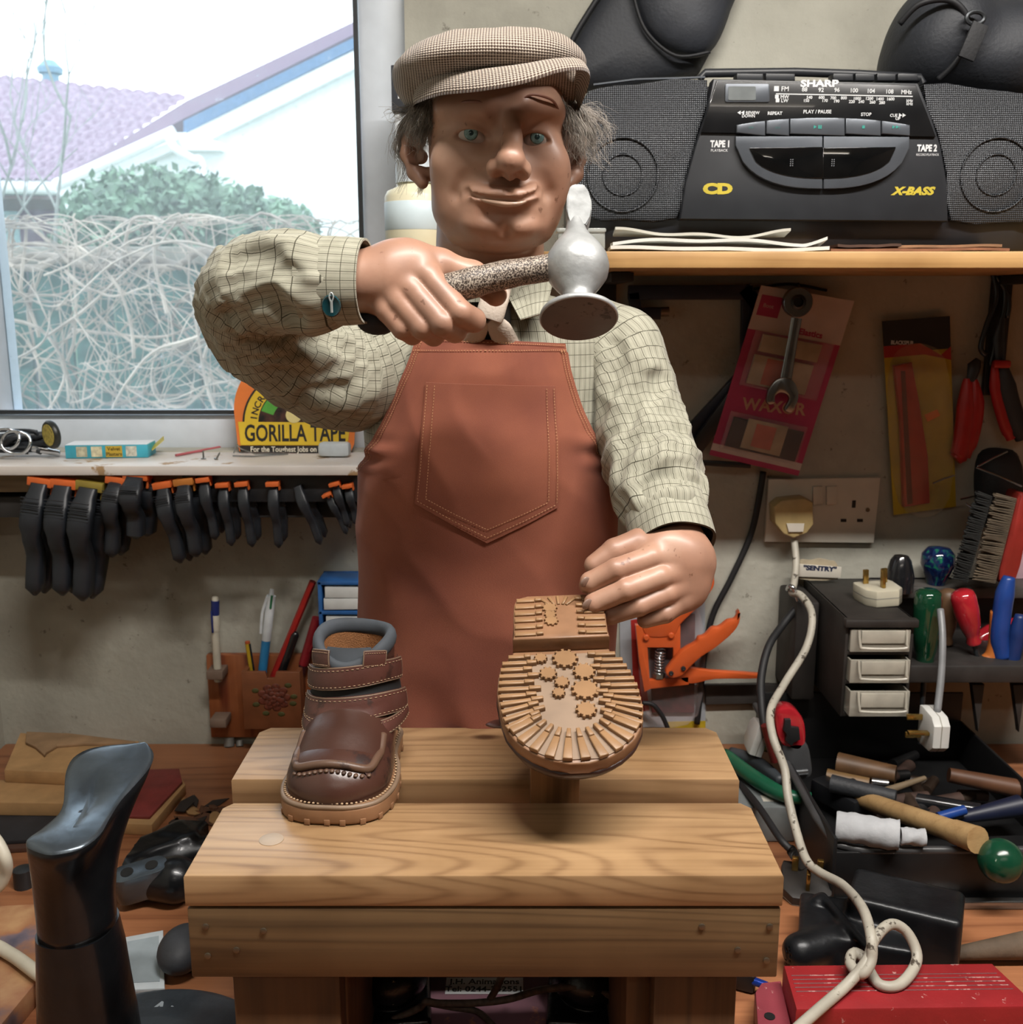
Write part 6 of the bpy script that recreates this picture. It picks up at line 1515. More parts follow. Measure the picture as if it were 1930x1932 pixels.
# pen holder on the wall
HW=WALL-.0005
ph=thing('pen_holder','orange-brown wooden wall pen holder with a carved rose','pen holder',tuple(P(500,1390,WALL)))
HWD=wood('cherry_holder','#a0603a','#6b3020','Z',1.4,.35,False,8,1.0,3.3)
q0,q1=P(388,1236,HW-.012),P(640,1392,HW-.012);bkM=MB();bkM.box(((q0.x+q1.x)/2,HW-.006,(q0.z+q1.z)/2),(q1.x-q0.x,.012,q0.z-q1.z),bev=.002);part('back_panel',bkM,HWD,ph)
r0,r1=P(455,1268,HW-.046),P(570,1376,HW-.046);pkt=MB()
ol=[(r0.x,r1.z),(r1.x,r1.z),(r1.x,r0.z),(r0.x*.40+r1.x*.60,r0.z),(r0.x*.44+r1.x*.56,r0.z-.009),(r0.x*.56+r1.x*.44,r0.z-.009),(r0.x*.60+r1.x*.40,r0.z),(r0.x,r0.z)]
pkt.prism([(x,z)for x,z in ol],HW-.046,HW-.040,Matrix(((1,0,0,0),(0,0,1,0),(0,1,0,0),(0,0,0,1))),bev=.0006)
fr_=part('pocket_front',pkt,plain('walnut_front','#7e4a2c',.5,var=.12),ph)
for x in(r0.x+.003,r1.x-.003):part('pocket_side',MB().box((x,HW-.0265,(r0.z+r1.z)/2),(.006,.027,r0.z-r1.z-.001),bev=.0005),plain('walnut_front','#7e4a2c',.5),ph)
part('pocket_floor',MB().box(((r0.x+r1.x)/2,HW-.0265,r1.z+.003),(r1.x-r0.x-.013,.027,.006)),plain('walnut_front','#7e4a2c',.5),ph)
rc=P(517,1316,HW-.0462);rose=MB();
for ring,(n_,rr_,sz_)in enumerate(((9,.0165,.0062),(7,.0110,.0058),(5,.0060,.0050),(1,0,.0045))):
 for k in range(n_):
  a=2*math.pi*k/n_+ring*.4;rose.ball((rc.x+rr_*math.cos(a),rc.y-.0002*ring,rc.z+rr_*.9*math.sin(a)),(sz_,.0008+.0003*ring,sz_*.8),n=10)
part('carved_rose',rose,plain('rose_stain','#6b3526',.5,var=.35,nscale=300),fr_,angle=180)
for k,a in enumerate((2.75,3.55,4.25,5.05,.05,-.35,.75)):
 lf2=MB();lf2.ball((rc.x+.0265*math.cos(a),rc.y,rc.z+.025*math.sin(a)),(.0050,.0008,.0034),n=10);part('carved_leaf',lf2,plain('leaf_stain','#4c4a24',.6),fr_,angle=180)
for py in(1268,1358):
 c3=P(410+(py-1268)*.07,py,HW-.026);e=MB();e.box(c3,(.022,.028,.012),bev=.0015);cp_=part('pen_clip_block',e,plain('driftwood_block','#7a6658',.7),ph)
def penobj(name,label,pts,cat='pen'):return thing(name,label,cat,tuple(pts[-1]))
p0,p1,pe=P(406,1126,HW-.028),P(406,1190,HW-.028),P(412,1285,HW-.028)
pp_=thing('ball_pen','white ball pen with a navy top standing in the side clip of the pen holder','pen',tuple(pe));e=MB();e.tube([p1,pe],.0052,16);part('barrel',e,plain('ivory_plastic','#c9c4b4',.35),pp_)
e=MB();e.tube([P(406,1133,HW-.028),P(406,1160,HW-.028)],.0056,16);part('top',e,plain('navy_plastic','#1d2a66',.35),pp_);e=MB();e.tube([P(406,1160,HW-.028),p1],.0058,16);part('collar',e,plain('ivory_plastic','#c9c4b4',.35),pp_)
e=MB();e.lathe([(.0044,0),(.0044,.004),(.003,.006),(0,.0062)],Matrix.Translation(P(406,1134,HW-.028)),14);part('push_button',e,plain('ivory_plastic','#c9c4b4',.35),pp_)
e=MB();e.box((P(398,1150,HW-.036).x,HW-.034,(P(398,1136,HW).z+P(398,1182,HW).z)/2),(.0025,.003,.030),bev=.0006);part('clip',e,plain('navy_plastic','#1d2a66',.35),pp_)
yp=HW-.022;zf=r1.z+.0065
def inpocket(px,py,r,topx,topy):
 top=P(topx,topy,yp-.004);low=P(px,py,yp);d=(low-top).normalized();t_=(top.z-(zf+r))/max(.001,-d.z);bot=top+d*t_;bot.x=min(max(bot.x,r0.x+.012),r1.x-.012);return bot,top
b_,t=inpocket(488,1262,.0048,513,1112);o_=thing('four_colour_pen','blue and white four-colour pen leaning in the pen holder pocket','pen',tuple(b_));m1_=b_.lerp(t,.60)
e=MB();e.tube([b_,m1_],.0060,16);part('barrel',e,plain('sky_blue_plastic','#2f7fb5',.3),o_);e=MB();e.tube([m1_,b_.lerp(t,.95)],.0062,16);part('upper_barrel',e,plain('white_pen_plastic','#ccd2d6',.3),o_)
e=MB();e.tube([b_.lerp(t,.95),t],[.0038,.0026],12);part('top_ring',e,plain('white_pen_plastic','#ccd2d6',.3),o_);e=MB();e.tube([b_.lerp(t,.86)+Vector((.002,-.0055,0)),b_.lerp(t,.96)+Vector((.002,-.0055,0))],.0016,8);part('green_slider',e,plain('green_slider','#1f6a44',.4),o_)
e=MB();e.tube(smooth_path([b_.lerp(t,.95)+Vector((-.004,-.004,0)),b_.lerp(t,.82)+Vector((-.0085,-.004,0)),b_.lerp(t,.66)+Vector((-.0075,-.004,0))],4),.0019,8);part('clip',e,plain('white_pen_plastic','#ccd2d6',.3),o_)
b_,t=inpocket(512,1262,.0040,590,1098);o_=thing('red_pencil','long red pencil leaning furthest over in the pen holder','pencil',tuple(b_));e=MB();e.tube([b_,t],.0046,6);part('shaft',e,plain('red_lacquer','#a32420',.35),o_);e=MB();e.tube([t,t.lerp(b_,-.006)],.0044,6);part('end_dip',e,plain('dark_red_end','#5e1512',.5),o_)
b_,t=inpocket(534,1262,.004,557,1198);o_=thing('black_pen','short black pen behind the red pencil in the pen holder','pen',tuple(b_));e=MB();e.tube([b_,t],.0056,14);part('barrel',e,plain('gloss_black_barrel','#191a1d',.2,coat=.5),o_);e=MB();e.ball(t,.0050,n=12);part('end_cap',e,plain('gloss_black_barrel','#191a1d',.2),o_)
b_,t=inpocket(570,1262,.005,598,1166);o_=thing('red_marker','crimson capped marker behind the black pen in the pen holder','pen',tuple(b_));m1_=b_.lerp(t,.52);e=MB();e.tube([b_,m1_],.0056,14);part('barrel',e,plain('plum_barrel','#3d1c24',.4),o_);e=MB();e.tube([m1_,t],.0066,14);part('cap',e,plain('crimson_cap','#8c1f2a',.3),o_)
e=MB();e.box(m1_.lerp(t,.5)+Vector((.006,-.005,0)),(.003,.002,.03),(0,.5,0),bev=.0005);part('clip',e,plain('crimson_cap','#8c1f2a',.3),o_)
b_,t=inpocket(471,1262,.003,467,1214);o_=thing('striped_pencil','yellow and black striped pencil stub in the pen holder','pencil',tuple(b_));e=MB();e.tube([b_,t],.0036,6);part('shaft',e,plain('yellow_lacquer','#c2a32b',.4),o_);e=MB();e.tube([b_+Vector((.0028,-.0012,0)),t+Vector((.0028,-.0012,0))],.0017,5);part('stripe',e,plain('gloss_black_barrel','#191a1d',.2),o_)
e=MB();e.tube([t,t+Vector((0,0,.003))],.0034,6);part('end_dip',e,plain('orange_dip','#b5542a',.5),o_)
q0,q1=P(598,1096,HW-.05),P(700,1270,HW-.05);cr=thing('blue_card_rack','blue plastic rack of white cards on the wall behind the apron','rack',(q0.x,WALL,q1.z));BL=plain('blue_plastic','#2a5f9e',.4)
w_=q1.x-q0.x;h_2=q0.z-q1.z;e=MB();e.box((q0.x+.003,HW-.026,(q0.z+q1.z)/2),(.005,.05,h_2),bev=.001);e.box((q1.x,HW-.026,(q0.z+q1.z)/2),(.005,.05,h_2),bev=.001)
for k in range(4):e.box((q0.x+w_/2,HW-.026,q1.z+.003+(h_2-.006)*k/3),(w_,.05,.005),bev=.001)
e.box((q0.x+w_/2,HW-.002,(q0.z+q1.z)/2),(w_,.003,h_2));part('frame',e,BL,cr)
for k in range(3):
 zc=q1.z+.0062+(h_2-.006)*k/3
 for j in range(2):
  e=MB();e.box((q0.x+w_/2+.002*(j-.5)+.004,HW-.030,zc+.0085+j*.0155),(w_*.86,.040,.0145),(0,.02*(j-.5),0),bev=.0004);solo('card_stack',e,plain('white_card','#cdd0cf',.7,var=.06),'wad of white cards in the blue rack on the wall','cards',(q0.x+w_/2,HW-.03,zc),'white card wads in the blue rack')
  # cassette player on the shelf
def FM(D):return Matrix(((1,0,0,0),(0,0,-1,D),(0,1,0,0),(0,0,0,1)))
def fp(px,D,th,bev=0.0,mb=None,mi=0,seg=2):
 """upright panel facing the room: outline seen through the pixels, its back at depth D, th thick"""
 mb=mb or MB();pts=[P(x,y,D-th)for x,y in px];mb.prism([(p.x,p.z)for p in pts],0,th,FM(D),bev=bev,seg=seg,mi=mi);return mb
def rrect(x0,y0,x1,y1,r,n=5):
 out=[]
 for cx,cy,a0 in((x1-r,y0+r,-90),(x1-r,y1-r,0),(x0+r,y1-r,90),(x0+r,y0+r,180)):
  for k in range(n+1):
   a=math.radians(a0+90*k/n);out.append((cx+r*math.cos(a),cy+r*math.sin(a)))
 return out
def ftext(txt,px,py,D,hpx,parent,mat,name='lettering',bold=.0,shear=0.0,sx=1.0,tilt=0.0,depth=.00005,spacing=1.0):
 """lettering about hpx pixels tall on an upright face at depth D"""
 size=hpx/FPX*D*1.02*1.38;T=Matrix.Translation(P(px,py,D))@Matrix.Rotation(math.pi/2,4,'X')@Matrix.Rotation(-tilt,4,'Z')
 return part(name,text_mb(txt,size,T,depth,bold,shear,sx,spacing=spacing),mat,parent)
BD=1.085
BK=plain('black_plastic_gloss','#131416',.22,var=.1,coat=.3);BK2=plain('charcoal_plastic','#24262a',.42,var=.06);GRY=plain('gunmetal_plastic','#5a5f66',.34,.4,var=.05);GRN=plain('teal_print','#2f8a80',.5)
WHT=plain('white_print','#c9cbcc',.5);YLP=plain('yellow_print','#b7a532',.5)
bx=thing('cassette_player','wide black portable stereo with twin cassette deck standing on the shelf','stereo',tuple(Vector((P(1560,430,BD).x,BD+.09,SHZ))))
m,nt,b=newmat('perforated_grille');mp=coords(nt,(1,1,1));sx=node(nt,'ShaderNodeSeparateXYZ');nt.links.new(mp.outputs[0],sx.inputs[0])
def comb(out,per,ph=0):
 a=node(nt,'ShaderNodeMath',operation='MULTIPLY_ADD');nt.links.new(out,a.inputs[0]);a.inputs[1].default_value=6.2832/per;a.inputs[2].default_value=ph;c=node(nt,'ShaderNodeMath',operation='SINE');nt.links.new(a.outputs[0],c.inputs[0]);return c
s1=node(nt,'ShaderNodeMath',operation='ADD');nt.links.new(sx.outputs[0],s1.inputs[0]);nt.links.new(sx.outputs[2],s1.inputs[1]);s2_=node(nt,'ShaderNodeMath',operation='SUBTRACT');nt.links.new(sx.outputs[0],s2_.inputs[0]);nt.links.new(sx.outputs[2],s2_.inputs[1])
ca,cb2=comb(s1.outputs[0],.0040),comb(s2_.outputs[0],.0040);pr=node(nt,'ShaderNodeMath',operation='MULTIPLY');nt.links.new(ca.outputs[0],pr.inputs[0]);nt.links.new(cb2.outputs[0],pr.inputs[1])
r=ramp(nt,[(.40,L4('#0a0a0b')),(.60,L4('#4a4d52'))]);mr=node(nt,'ShaderNodeMapRange');nt.links.new(pr.outputs[0],mr.inputs[0]);mr.inputs[1].default_value=-1;mr.inputs[2].default_value=1;nt.links.new(mr.outputs[0],r.inputs[0])
nt.links.new(r.outputs[0],b.inputs['Base Color']);b.inputs['Roughness'].default_value=.38;b.inputs['Metallic'].default_value=.35;bump(nt,b,mr.outputs[0],.6,.001);GRILLE=m
xl,xr=P(1082,300,BD).x,P(2030,300,BD).x;ztp=P(1540,148,BD).z;zbt=SHZ
def cabinet():
 mb=MB();V=[];F=[];n=40
 for i in range(n+1):
  u=i/n;x=xl+(xr-xl)*u;e=abs(u*2-1);top=ztp-.010*max(0,e-.42)**1.4*3.0-.012*max(0,e-.93)*12;yf=BD+.016+.060*max(0,e-.80)**1.5*4;ybk=BD+.185
  V+=[(x,yf,zbt+.006),(x,yf-.006,zbt+.04),(x,yf-.004,top-.045),(x,yf+.006,top-.012),(x,yf+.022,top),(x,ybk-.01,top-.004),(x,ybk,top-.02),(x,ybk,zbt+.002),(x,yf+.01,zbt)]
 k=9
 for i in range(n):
  for j in range(k):F.append((i*k+j,(i+1)*k+j,(i+1)*k+(j+1)%k,i*k+(j+1)%k))
 F.append(tuple(reversed(range(k))));F.append(tuple(n*k+j for j in range(k)));mb.add(V,F);bm=bmesh.new();vs=[bm.verts.new(v)for v in mb.v]
 for f in mb.f:bm.faces.new([vs[i]for i in f])
 bmesh.ops.recalc_face_normals(bm,faces=bm.faces);m2=MB();m2._bm(bm);return m2
part('cabinet',cabinet(),BK2,bx,angle=50)
for nm,pts in(('speaker_grille',[(1098,190),(1130,165),(1200,158),(1335,150),(1318,250),(1296,330),(1278,412),(1180,415),(1100,405),(1090,300)]),('speaker_grille',[(1742,158),(1850,166),(1950,178),(2010,200),(2020,300),(2005,405),(1900,420),(1794,416),(1786,330),(1768,250)])):
 part(nm,fp(smooth2(pts,2),BD+.020,.016,.003),GRILLE,bx)
for cx in(1175,1880):
 c=P(cx,330,BD+.003);e=MB();e.tube([c+Vector((.036*math.cos(a),0,.036*math.sin(a)))for a in[2*math.pi*k/48 for k in range(48)]],.0011,8,closed=True);e.tube([c+Vector((.020*math.cos(a),.0005,.020*math.sin(a)))for a in[2*math.pi*k/40 for k in range(40)]],.0009,8,closed=True);part('woofer_ring',e,GRILLE,bx,angle=180)
cp2=part('centre_panel',fp([(1346,148),(1733,156),(1757,215),(1776,275),(1788,345),(1790,418),(1283,414),(1293,345),(1313,272),(1332,215)],BD+.020,.024,.003),BK2,bx)
part('upper_panel',fp([(1352,152),(1728,160),(1750,215),(1766,258),(1322,250),(1336,205)],BD-.004,.003,.0008),BK,bx)
sc_=part('display',fp(rrect(1368,158,1452,193,4),BD-.006,.0025,.0006),GRY,bx);part('display_glass',fp(rrect(1374,163,1426,189,3),BD-.0085,.0006),plain('grey_lcd','#6f7475',.15,coat=.6),sc_)
FD2=BD-.0072
ftext('SHARP',1546,158,FD2,11,bx,WHT,bold=.0004,sx=1.45)
dl=MB();fp([(1464,176),(1722,181),(1722,183),(1464,178)],FD2,.0002,mb=dl);DL=part('tuning_scale',dl,WHT,bx)
for t_,x,y,h in(('■ FM',1474,168,8),('88',1518,169,7),('92',1549,170,7),('96',1579,170,7),('100',1611,171,7),('104',1643,172,7),('108',1678,173,7),('MHz',1710,174,7),('■ MW',1475,183,6),('■ LW',1475,190,6),('540',1527,184,5),('600',1550,184,5),('700',1572,185,5),('800',1592,185,5),('1000',1617,186,5),('1200',1640,186,5),('1400',1660,187,5),('1600',1680,187,5),('150',1521,190,5),('170',1556,190,5),('190',1578,191,5),('220',1607,192,5),('240',1625,192,5),('260',1646,193,5),('280',1664,194,5),('kHz',1716,190,5),('kHz',1716,196,5),('◀◀ REVIEW',1412,213,5),('DOWN',1412,219,5),('REPEAT',1462,214,5.5),('PLAY / PAUSE',1542,211,6),('STOP',1634,216,5.5),('CUE ▶▶',1694,218,5),('UP',1694,224,5)):
 ftext(t_,x,y,FD2,h,bx,WHT,bold=.00010)
def topy(x):return 222+14*abs((x-1553)/165)**2.2
bs_=[(1390,1444),(1446,1489),(1491,1594),(1596,1662),(1664,1717)]
for i,(a,c)in enumerate(bs_):
 xs_=[a+(c-a)*k/6 for k in range(7)];pts=[(x,topy(x))for x in xs_]+[(c,256),(a,252 if i else 250)]
 bt2=part('transport_button',fp(pts,BD-.004,.006,.0008),GRY,bx)
 ftext(['▭','▭','▶ ❚❚','■','▶▶|'][i],(a+c)/2,240,BD-.0104,5,bt2,GRN)
for side in(0,1):
 x0,x1=(1388,1552)if side==0 else(1554,1716)
 def ob(f,x0=x0,x1=x1,side=side):
  pts=[];
  for k in range(13):
   t=k/12;x=x0+(x1-x0)*t;q=(1553-x)/166 if side==0 else(x-1553)/165;pts.append((x,256+f*math.sqrt(max(0,1-q**2.6))*94+6))
  return pts
 o=ob(1.0);pts=[(x0,257)]+[(x1,257 if side==0 else 258)]+list(reversed(o));dr=part('cassette_door',fp(pts,BD-.004,.006,.001),GRY,bx)
 wx0,wx1=(1414,1553)if side==0 else(1553,1690);pw=[]
 for k in range(13):
  x=wx0+(wx1-wx0)*k/12;q=(1553-x)/139 if side==0 else(x-1553)/137;pw.append((x,280+math.sqrt(max(0,1-q**2.4))*56))
 pts=[(wx0,279),(wx1,277)]+list(reversed(pw));part('door_window',fp(pts,BD-.010,.0012,.0004),plain('smoked_window','#08090a',.07,coat=.8),dr)
 ftext('⦙⦙',(wx0+wx1)/2+(10 if side==0 else-50),308,BD-.0116,12,dr,plain('dim_print','#6a6c70',.4))
for t_,x,y,h,mt,kw in(('TAPE 1',1359,272,11,WHT,dict(sx=.75,bold=.0004)),('PLAYBACK',1357,284,4.5,WHT,{}),('TAPE 2',1749,280,11,WHT,dict(sx=.75,bold=.0004)),('RECORD/PLAYBACK',1750,292,4,WHT,dict(sx=.8)),('CD',1354,357,17,YLP,dict(sx=1.5,bold=.0009)),('X-BASS',1722,361,13,YLP,dict(sx=1.25,bold=.0006,shear=.3))):
 ftext(t_,x,y,BD-.0043,h,bx,mt,**kw)
hd_=MB();y_=BD+.06
hd_.tube([P(1320,150,y_),P(1330,138,y_),P(1500,136,y_),P(1620,140,y_),P(1735,147,y_),P(1740,158,y_)],.0045,10);part('carry_handle',hd_,BK2,bx)
for x0,x1 in((1390,1440),(1445,1500),(1572,1610),(1614,1650),(1655,1690),(1694,1732)):
 part('top_key',fp([(x0,138),(x1,138.5),(x1,152),(x0,152)],BD+.045,.018,.0008),BK2,bx)
e=MB();e.tube([P(1120,160,BD+.01),P(1200,150,BD+.01),P(1330,146,BD+.01)],.0012,6);part('edge_trim',e,GRY,bx)
YS=SH_Y+.025
def wavy(name,x0,x1,th,dy,mat,lab,cat,group,seed,zb,yy,dep=.16,curl=0.0):
 rr4=random.Random(seed);ph_=rr4.uniform(0,6);mb=MB();a,b_=P(x0,470,yy).x,P(x1,470,yy).x
 def fn(u,v,s):
  x=a+(b_-a)*u;y=yy+dep*v;z=zb+th*.5+dy*(.5+.5*math.sin(u*5.5+ph_))*(1-v*.6)+dy*.3*math.sin(u*13+ph_)*(1-v)+curl*max(0,u-.9)**1.0*10*(1-v);return Vector((x,y,z+s*th/2))
 g1,g2=MB(),MB();nu,nv=40,4;g1.grid(lambda u,v:fn(u,v,1),nu,nv);g2.grid(lambda u,v:fn(u,v,-1),nu,nv);N=len(g1.v);F=list(g1.f)+[tuple(reversed([q+N for q in f]))for f in g2.f]
 rim=[i for i in range(nu+1)]+[j*(nu+1)+nu for j in range(1,nv+1)]+[nv*(nu+1)+i for i in range(nu-1,-1,-1)]+[j*(nu+1)for j in range(nv-1,0,-1)]
 for i in range(len(rim)):F.append((rim[i],rim[i]+N,rim[(i+1)%len(rim)]+N,rim[(i+1)%len(rim)]))
 mb.add(g1.v+g2.v,F);return solo(name,mb,mat,lab,cat,(a,yy,zb),group,angle=60)
PAP=plain('off_white_paper','#c9c9c3',.7,var=.05)
dep_=BD-.012-YS
zz=SHZ+.0003
wavy('booklet',1152,1565,.0034,.0020,PAP,'lowest and longest white booklet on the shelf edge under the stereo','booklet','papers on the shelf',1,zz,YS-.015,dep_+.014)
wavy('booklet',1156,1560,.0030,.0045,PAP,'white booklet in the middle of the pile with an upturned corner','booklet','papers on the shelf',2,zz+.0056,YS-.011,dep_+.010,.006)
wavy('booklet',1160,1490,.0026,.0060,plain('cream_paper','#bdbbb0',.7,var=.06),'topmost wavy cream sheets of the paper pile','booklet','papers on the shelf',3,zz+.0135,YS-.008,dep_+.006)
rs6=random.Random(31)
for i,(a,c,z_,col,lab)in enumerate(((1568,1905,0,'#7e5238','long reddish-brown leather strip lying along the shelf edge'),(1580,1700,.0035,'#4a3123','short frayed dark leather strip on top of the long one'),(1640,1890,.0035,'#8d6748','lighter brown strip on the long one towards the shelf end'))):
 wavy('leather_strip',a,c,.0026,.0010,plain('strip_%d'%i,col,.7,var=.2),lab,'leather strip','leather strips on the shelf',10+i,zz+z_+(.0008 if i else 0),YS-.012+.008*i,.03 if i else .05)
cbx=fp(rrect(1052,432,1142,472,5),YS+.05,.06,.002);o_=thing('clear_plastic_box','small clear plastic box on the shelf behind the hammer','box',tuple(P(1097,474,YS+.02)));o_.location.z=SHZ
part('box_shell',cbx,clear('clear_plastic','#b9bdb8',.45,.1),o_);part('box_lid',fp(rrect(1050,430,1144,438,3),YS+.052,.064,.001),clear('clear_plastic','#b9bdb8',.45,.1),o_)
BYD=1.13;c=P(786,460,BYD);btl=thing('cream_bottle','cream plastic bottle on the end of the shelf between window and head','bottle',(c.x,BYD,SHZ))
hh=P(786,345,BYD).z-SHZ;e=MB();e.lathe([(.0,0),(.031,0),(.033,.003),(.033,hh*.80),(.030,hh*.88),(.020,hh*.94),(.018,hh),(0,hh)],Matrix.Translation((c.x,BYD,SHZ)),40);part('bottle_body',e,plain('cream_hdpe','#d6d0b4',.35,var=.03),btl,angle=50)
e=MB();e.lathe([(0.0331,hh*.34),(.0334,hh*.345),(.0334,hh*.72),(.0331,hh*.725)],Matrix.Translation((c.x,BYD,SHZ)),40);part('bottle_label',e,plain('pale_blue_label','#c3d2d8',.4,var=.03),btl)
e=MB();e.lathe([(.021,hh*.99),(.021,hh+.022),(.019,hh+.024),(0,hh+.024)],Matrix.Translation((c.x,BYD,SHZ)),30);part('bottle_cap',e,plain('white_plastic','#c3cbd0',.35),btl)
c0,c1=P(737,122,1.20),P(850,122,1.20);zb=P(800,210,1.2).z
pb_=thing('product_box','tall grey and white carton on the shelf, mostly hidden by the flat cap','box',((c0.x+c1.x)/2,1.26,SHZ));c0x=P(745,300,1.2).x
e=MB();e.box(((c0x+c1.x)/2,1.255,(SHZ+zb)/2),(c1.x-c0x,.10,zb-SHZ),bev=.001);part('carton',e,plain('pale_grey_card','#b9bdc0',.6),pb_)
e=MB();e.box(((c0.x+c1.x)/2,1.255,(zb+c0.z)/2),(c1.x-c0.x,.108,c0.z-zb),bev=.001);LDc=part('dark_lid',e,plain('charcoal_card','#2b2e34',.6),pb_)
ftext('PR',758,181,1.2005,9,LDc,WHT,bold=.0004)
# bags on the wall
FAB=plain('black_nylon_cloth','#23262c',.62,var=.12,nscale=18,bmp=.5,bscale=260);FAB2=plain('black_piping','#15161a',.6)
hb1=thing('fabric_bag','black cloth bag hanging on the wall above the stereo','bag',tuple(P(1230,60,1.27)))
def pillow(px,D,th,sub=26,bulge=1.0):
 """soft panel: outline through the pixels at depth D, swelling towards the room"""
 pts=[P(x,y,D)for x,y in px];n=len(pts);c=sum(pts,Vector())/n;mb=MB();V=[];F=[];R_=8
 for r_ in range(R_+1):
  k=1-r_/R_
  for i,p in enumerate(pts):
   q=c.lerp(p,k);h=th*(1-k**3)**.6;h+=.0022*nz(q.x*24,q.z*24,3.3)*(1-k);V.append((q.x,D-h,q.z))
 base=len(V)
 for p in pts:V.append((p.x,D+.002,p.z))
 for r_ in range(R_):
  for i in range(n):F.append((r_*n+i,r_*n+(i+1)%n,(r_+1)*n+(i+1)%n,(r_+1)*n+i))
 for i in range(n):F.append((i,base+i,base+(i+1)%n,(i+1)%n))
 F.append(tuple(base+i for i in range(n)));bm=bmesh.new();vs=[bm.verts.new(v)for v in V]
 for f in F:
  try:bm.faces.new([vs[i]for i in f])
  except ValueError:pass
 bmesh.ops.remove_doubles(bm,verts=bm.verts,dist=1e-6);bmesh.ops.recalc_face_normals(bm,faces=bm.faces);mb._bm(bm);return mb
def dense(px,n=5):
 out=[]
 for i in range(len(px)):
  a,b_=px[i],px[(i+1)%len(px)]
  for k in range(n):out.append((a[0]+(b_[0]-a[0])*k/n,a[1]+(b_[1]-a[1])*k/n))
 return out
part('main_panel',pillow(dense([(1150,-40),(1090,60),(1068,110),(1062,168),(1180,175),(1318,140),(1345,90),(1376,20),(1382,-40)]),1.325,.020),FAB,hb1,angle=60)
part('front_pocket',pillow(smooth2([(1192,-50),(1196,-5),(1220,60),(1275,105),(1340,98),(1378,20),(1385,-50)],5),1.305,.022),plain('slate_nylon','#2d3037',.6,var=.1,bmp=.4),hb1,angle=60)
e=MB();e.tube(smooth_path([P(1192,-50,1.298),P(1196,-5,1.298),P(1220,60,1.298),P(1275,105,1.298),P(1340,98,1.298)],6),.0022,8);e.tube(smooth_path([P(1145,-30,1.318),P(1088,60,1.318),P(1066,110,1.318)],6),.0035,8);part('piping',e,FAB2,hb1,angle=180)
hb2=thing('camera_bag','black padded zip bag lying on top of the stereo at the right edge','bag',tuple(P(1800,150,1.19)))
S=SDF(tuple(np.array(P(1655,190,1.13))-[0,.04,.03]),(P(2100,0,1.13).x,1.31,P(1800,-20,1.13).z+.03),.003)
S.ell(P(1772,70,1.20),(.052,.072,.058),.01,Euler((0,.35,0)).to_matrix());S.ell(P(1740,110,1.20),(.036,.062,.038),.02);S.ell(P(1900,110,1.21),(.100,.075,.060),.02);S.ell(P(1820,135,1.21),(.09,.07,.034),.02);S.box((P(1700,100,1.2).x,1.2,ztp-.0505),(.6,.6,.05),.001,None,.001,cut=True)
mbb=S.mesh(2);part('bag_body',mbb,FAB,hb2,angle=180)
zp=MB();zp.tube(smooth_path([P(1697,45,1.150),P(1735,8,1.138),P(1790,0,1.130),P(1822,28,1.130),P(1826,70,1.134),P(1800,120,1.140),P(1770,150,1.15)],6),.0034,8);part('zip',zp,FAB2,hb2,angle=180)
e=MB();e.box(P(1836,78,1.118),(.017,.004,.036),(0,.35,0),bev=.001);part('zip_pull',e,plain('black_webbing','#1c1d20',.7,bmp=.5),hb2);e=MB();e.tube([P(1840,34,1.12)+Vector((.009*math.cos(a),0,.006*math.sin(a)))for a in[2*math.pi*k/20 for k in range(20)]],.0024,8,closed=True);part('zip_ring',e,plain('dark_steel','#3a3d40',.4,.6),hb2)
# things hung under the shelf
WD=WALL-.001
sw=thing('bow_saw_frame','dark blue steel clamp frame hanging under the shelf left of the card','tool frame',tuple(P(1310,700,WD)))
NAVY=plain('navy_paint','#181c2c',.4,var=.2)
def bar(pts,D,w,th,mat,name,par,bev=.001):
 mb=MB();q=[P(x,y,D)for x,y in pts]
 for a,b_ in zip(q,q[1:]):
  d=b_-a;L_=d.length;T=frame((a+b_)/2,d,d.cross(Vector((0,-1,0))));mb.box((0,0,0),(L_+w*.8,w,th),bev=bev,M=T)
 return part(name,mb,mat,par)
bar([(1196,552),(1408,552),(1426,575)],WD-.012,.018,.012,NAVY,'top_arm',sw);bar([(1412,560),(1410,700),(1290,830)],WD-.012,.018,.012,NAVY,'spine',sw)
bar([(1196,560),(1200,590),(1238,592)],WD-.012,.014,.012,NAVY,'jaw',sw);e=MB();e.tube([P(1180,590,WD-.012),P(1262,588,WD-.012)],.006,12);part('steel_tube',e,plain('dull_brass','#6f6250',.4,.6),sw)
bw=thing('curved_tool_arm','black flat arm running down to the lower left of the pink card','tool',tuple(P(1340,830,WD)));bar([(1385,745),(1310,850)],WD-.026,.018,.010,plain('black_steel_bar','#17181b',.4),'flat_bar',bw);bar([(1310,872),(1412,878)],WD-.026,.007,.006,plain('black_steel_bar','#17181b',.4),'thin_bar',bw)
cd=[(1436,538),(1612,568),(1506,898),(1338,858)];pc_=thing('pink_blister_card','pink and white blister card of elastics hanging tilted under the shelf','blister card',tuple(P(1475,720,WD)))
def cardq(u,v,q=cd):
 a=(q[0][0]*(1-u)+q[1][0]*u,q[0][1]*(1-u)+q[1][1]*u);b_=(q[3][0]*(1-u)+q[2][0]*u,q[3][1]*(1-u)+q[2][1]*u);return(a[0]*(1-v)+b_[0]*v,a[1]*(1-v)+b_[1]*v)
def cq(u0,v0,u1,v1,q=cd):return[cardq(u0,v0,q),cardq(u1,v0,q),cardq(u1,v1,q),cardq(u0,v1,q)]
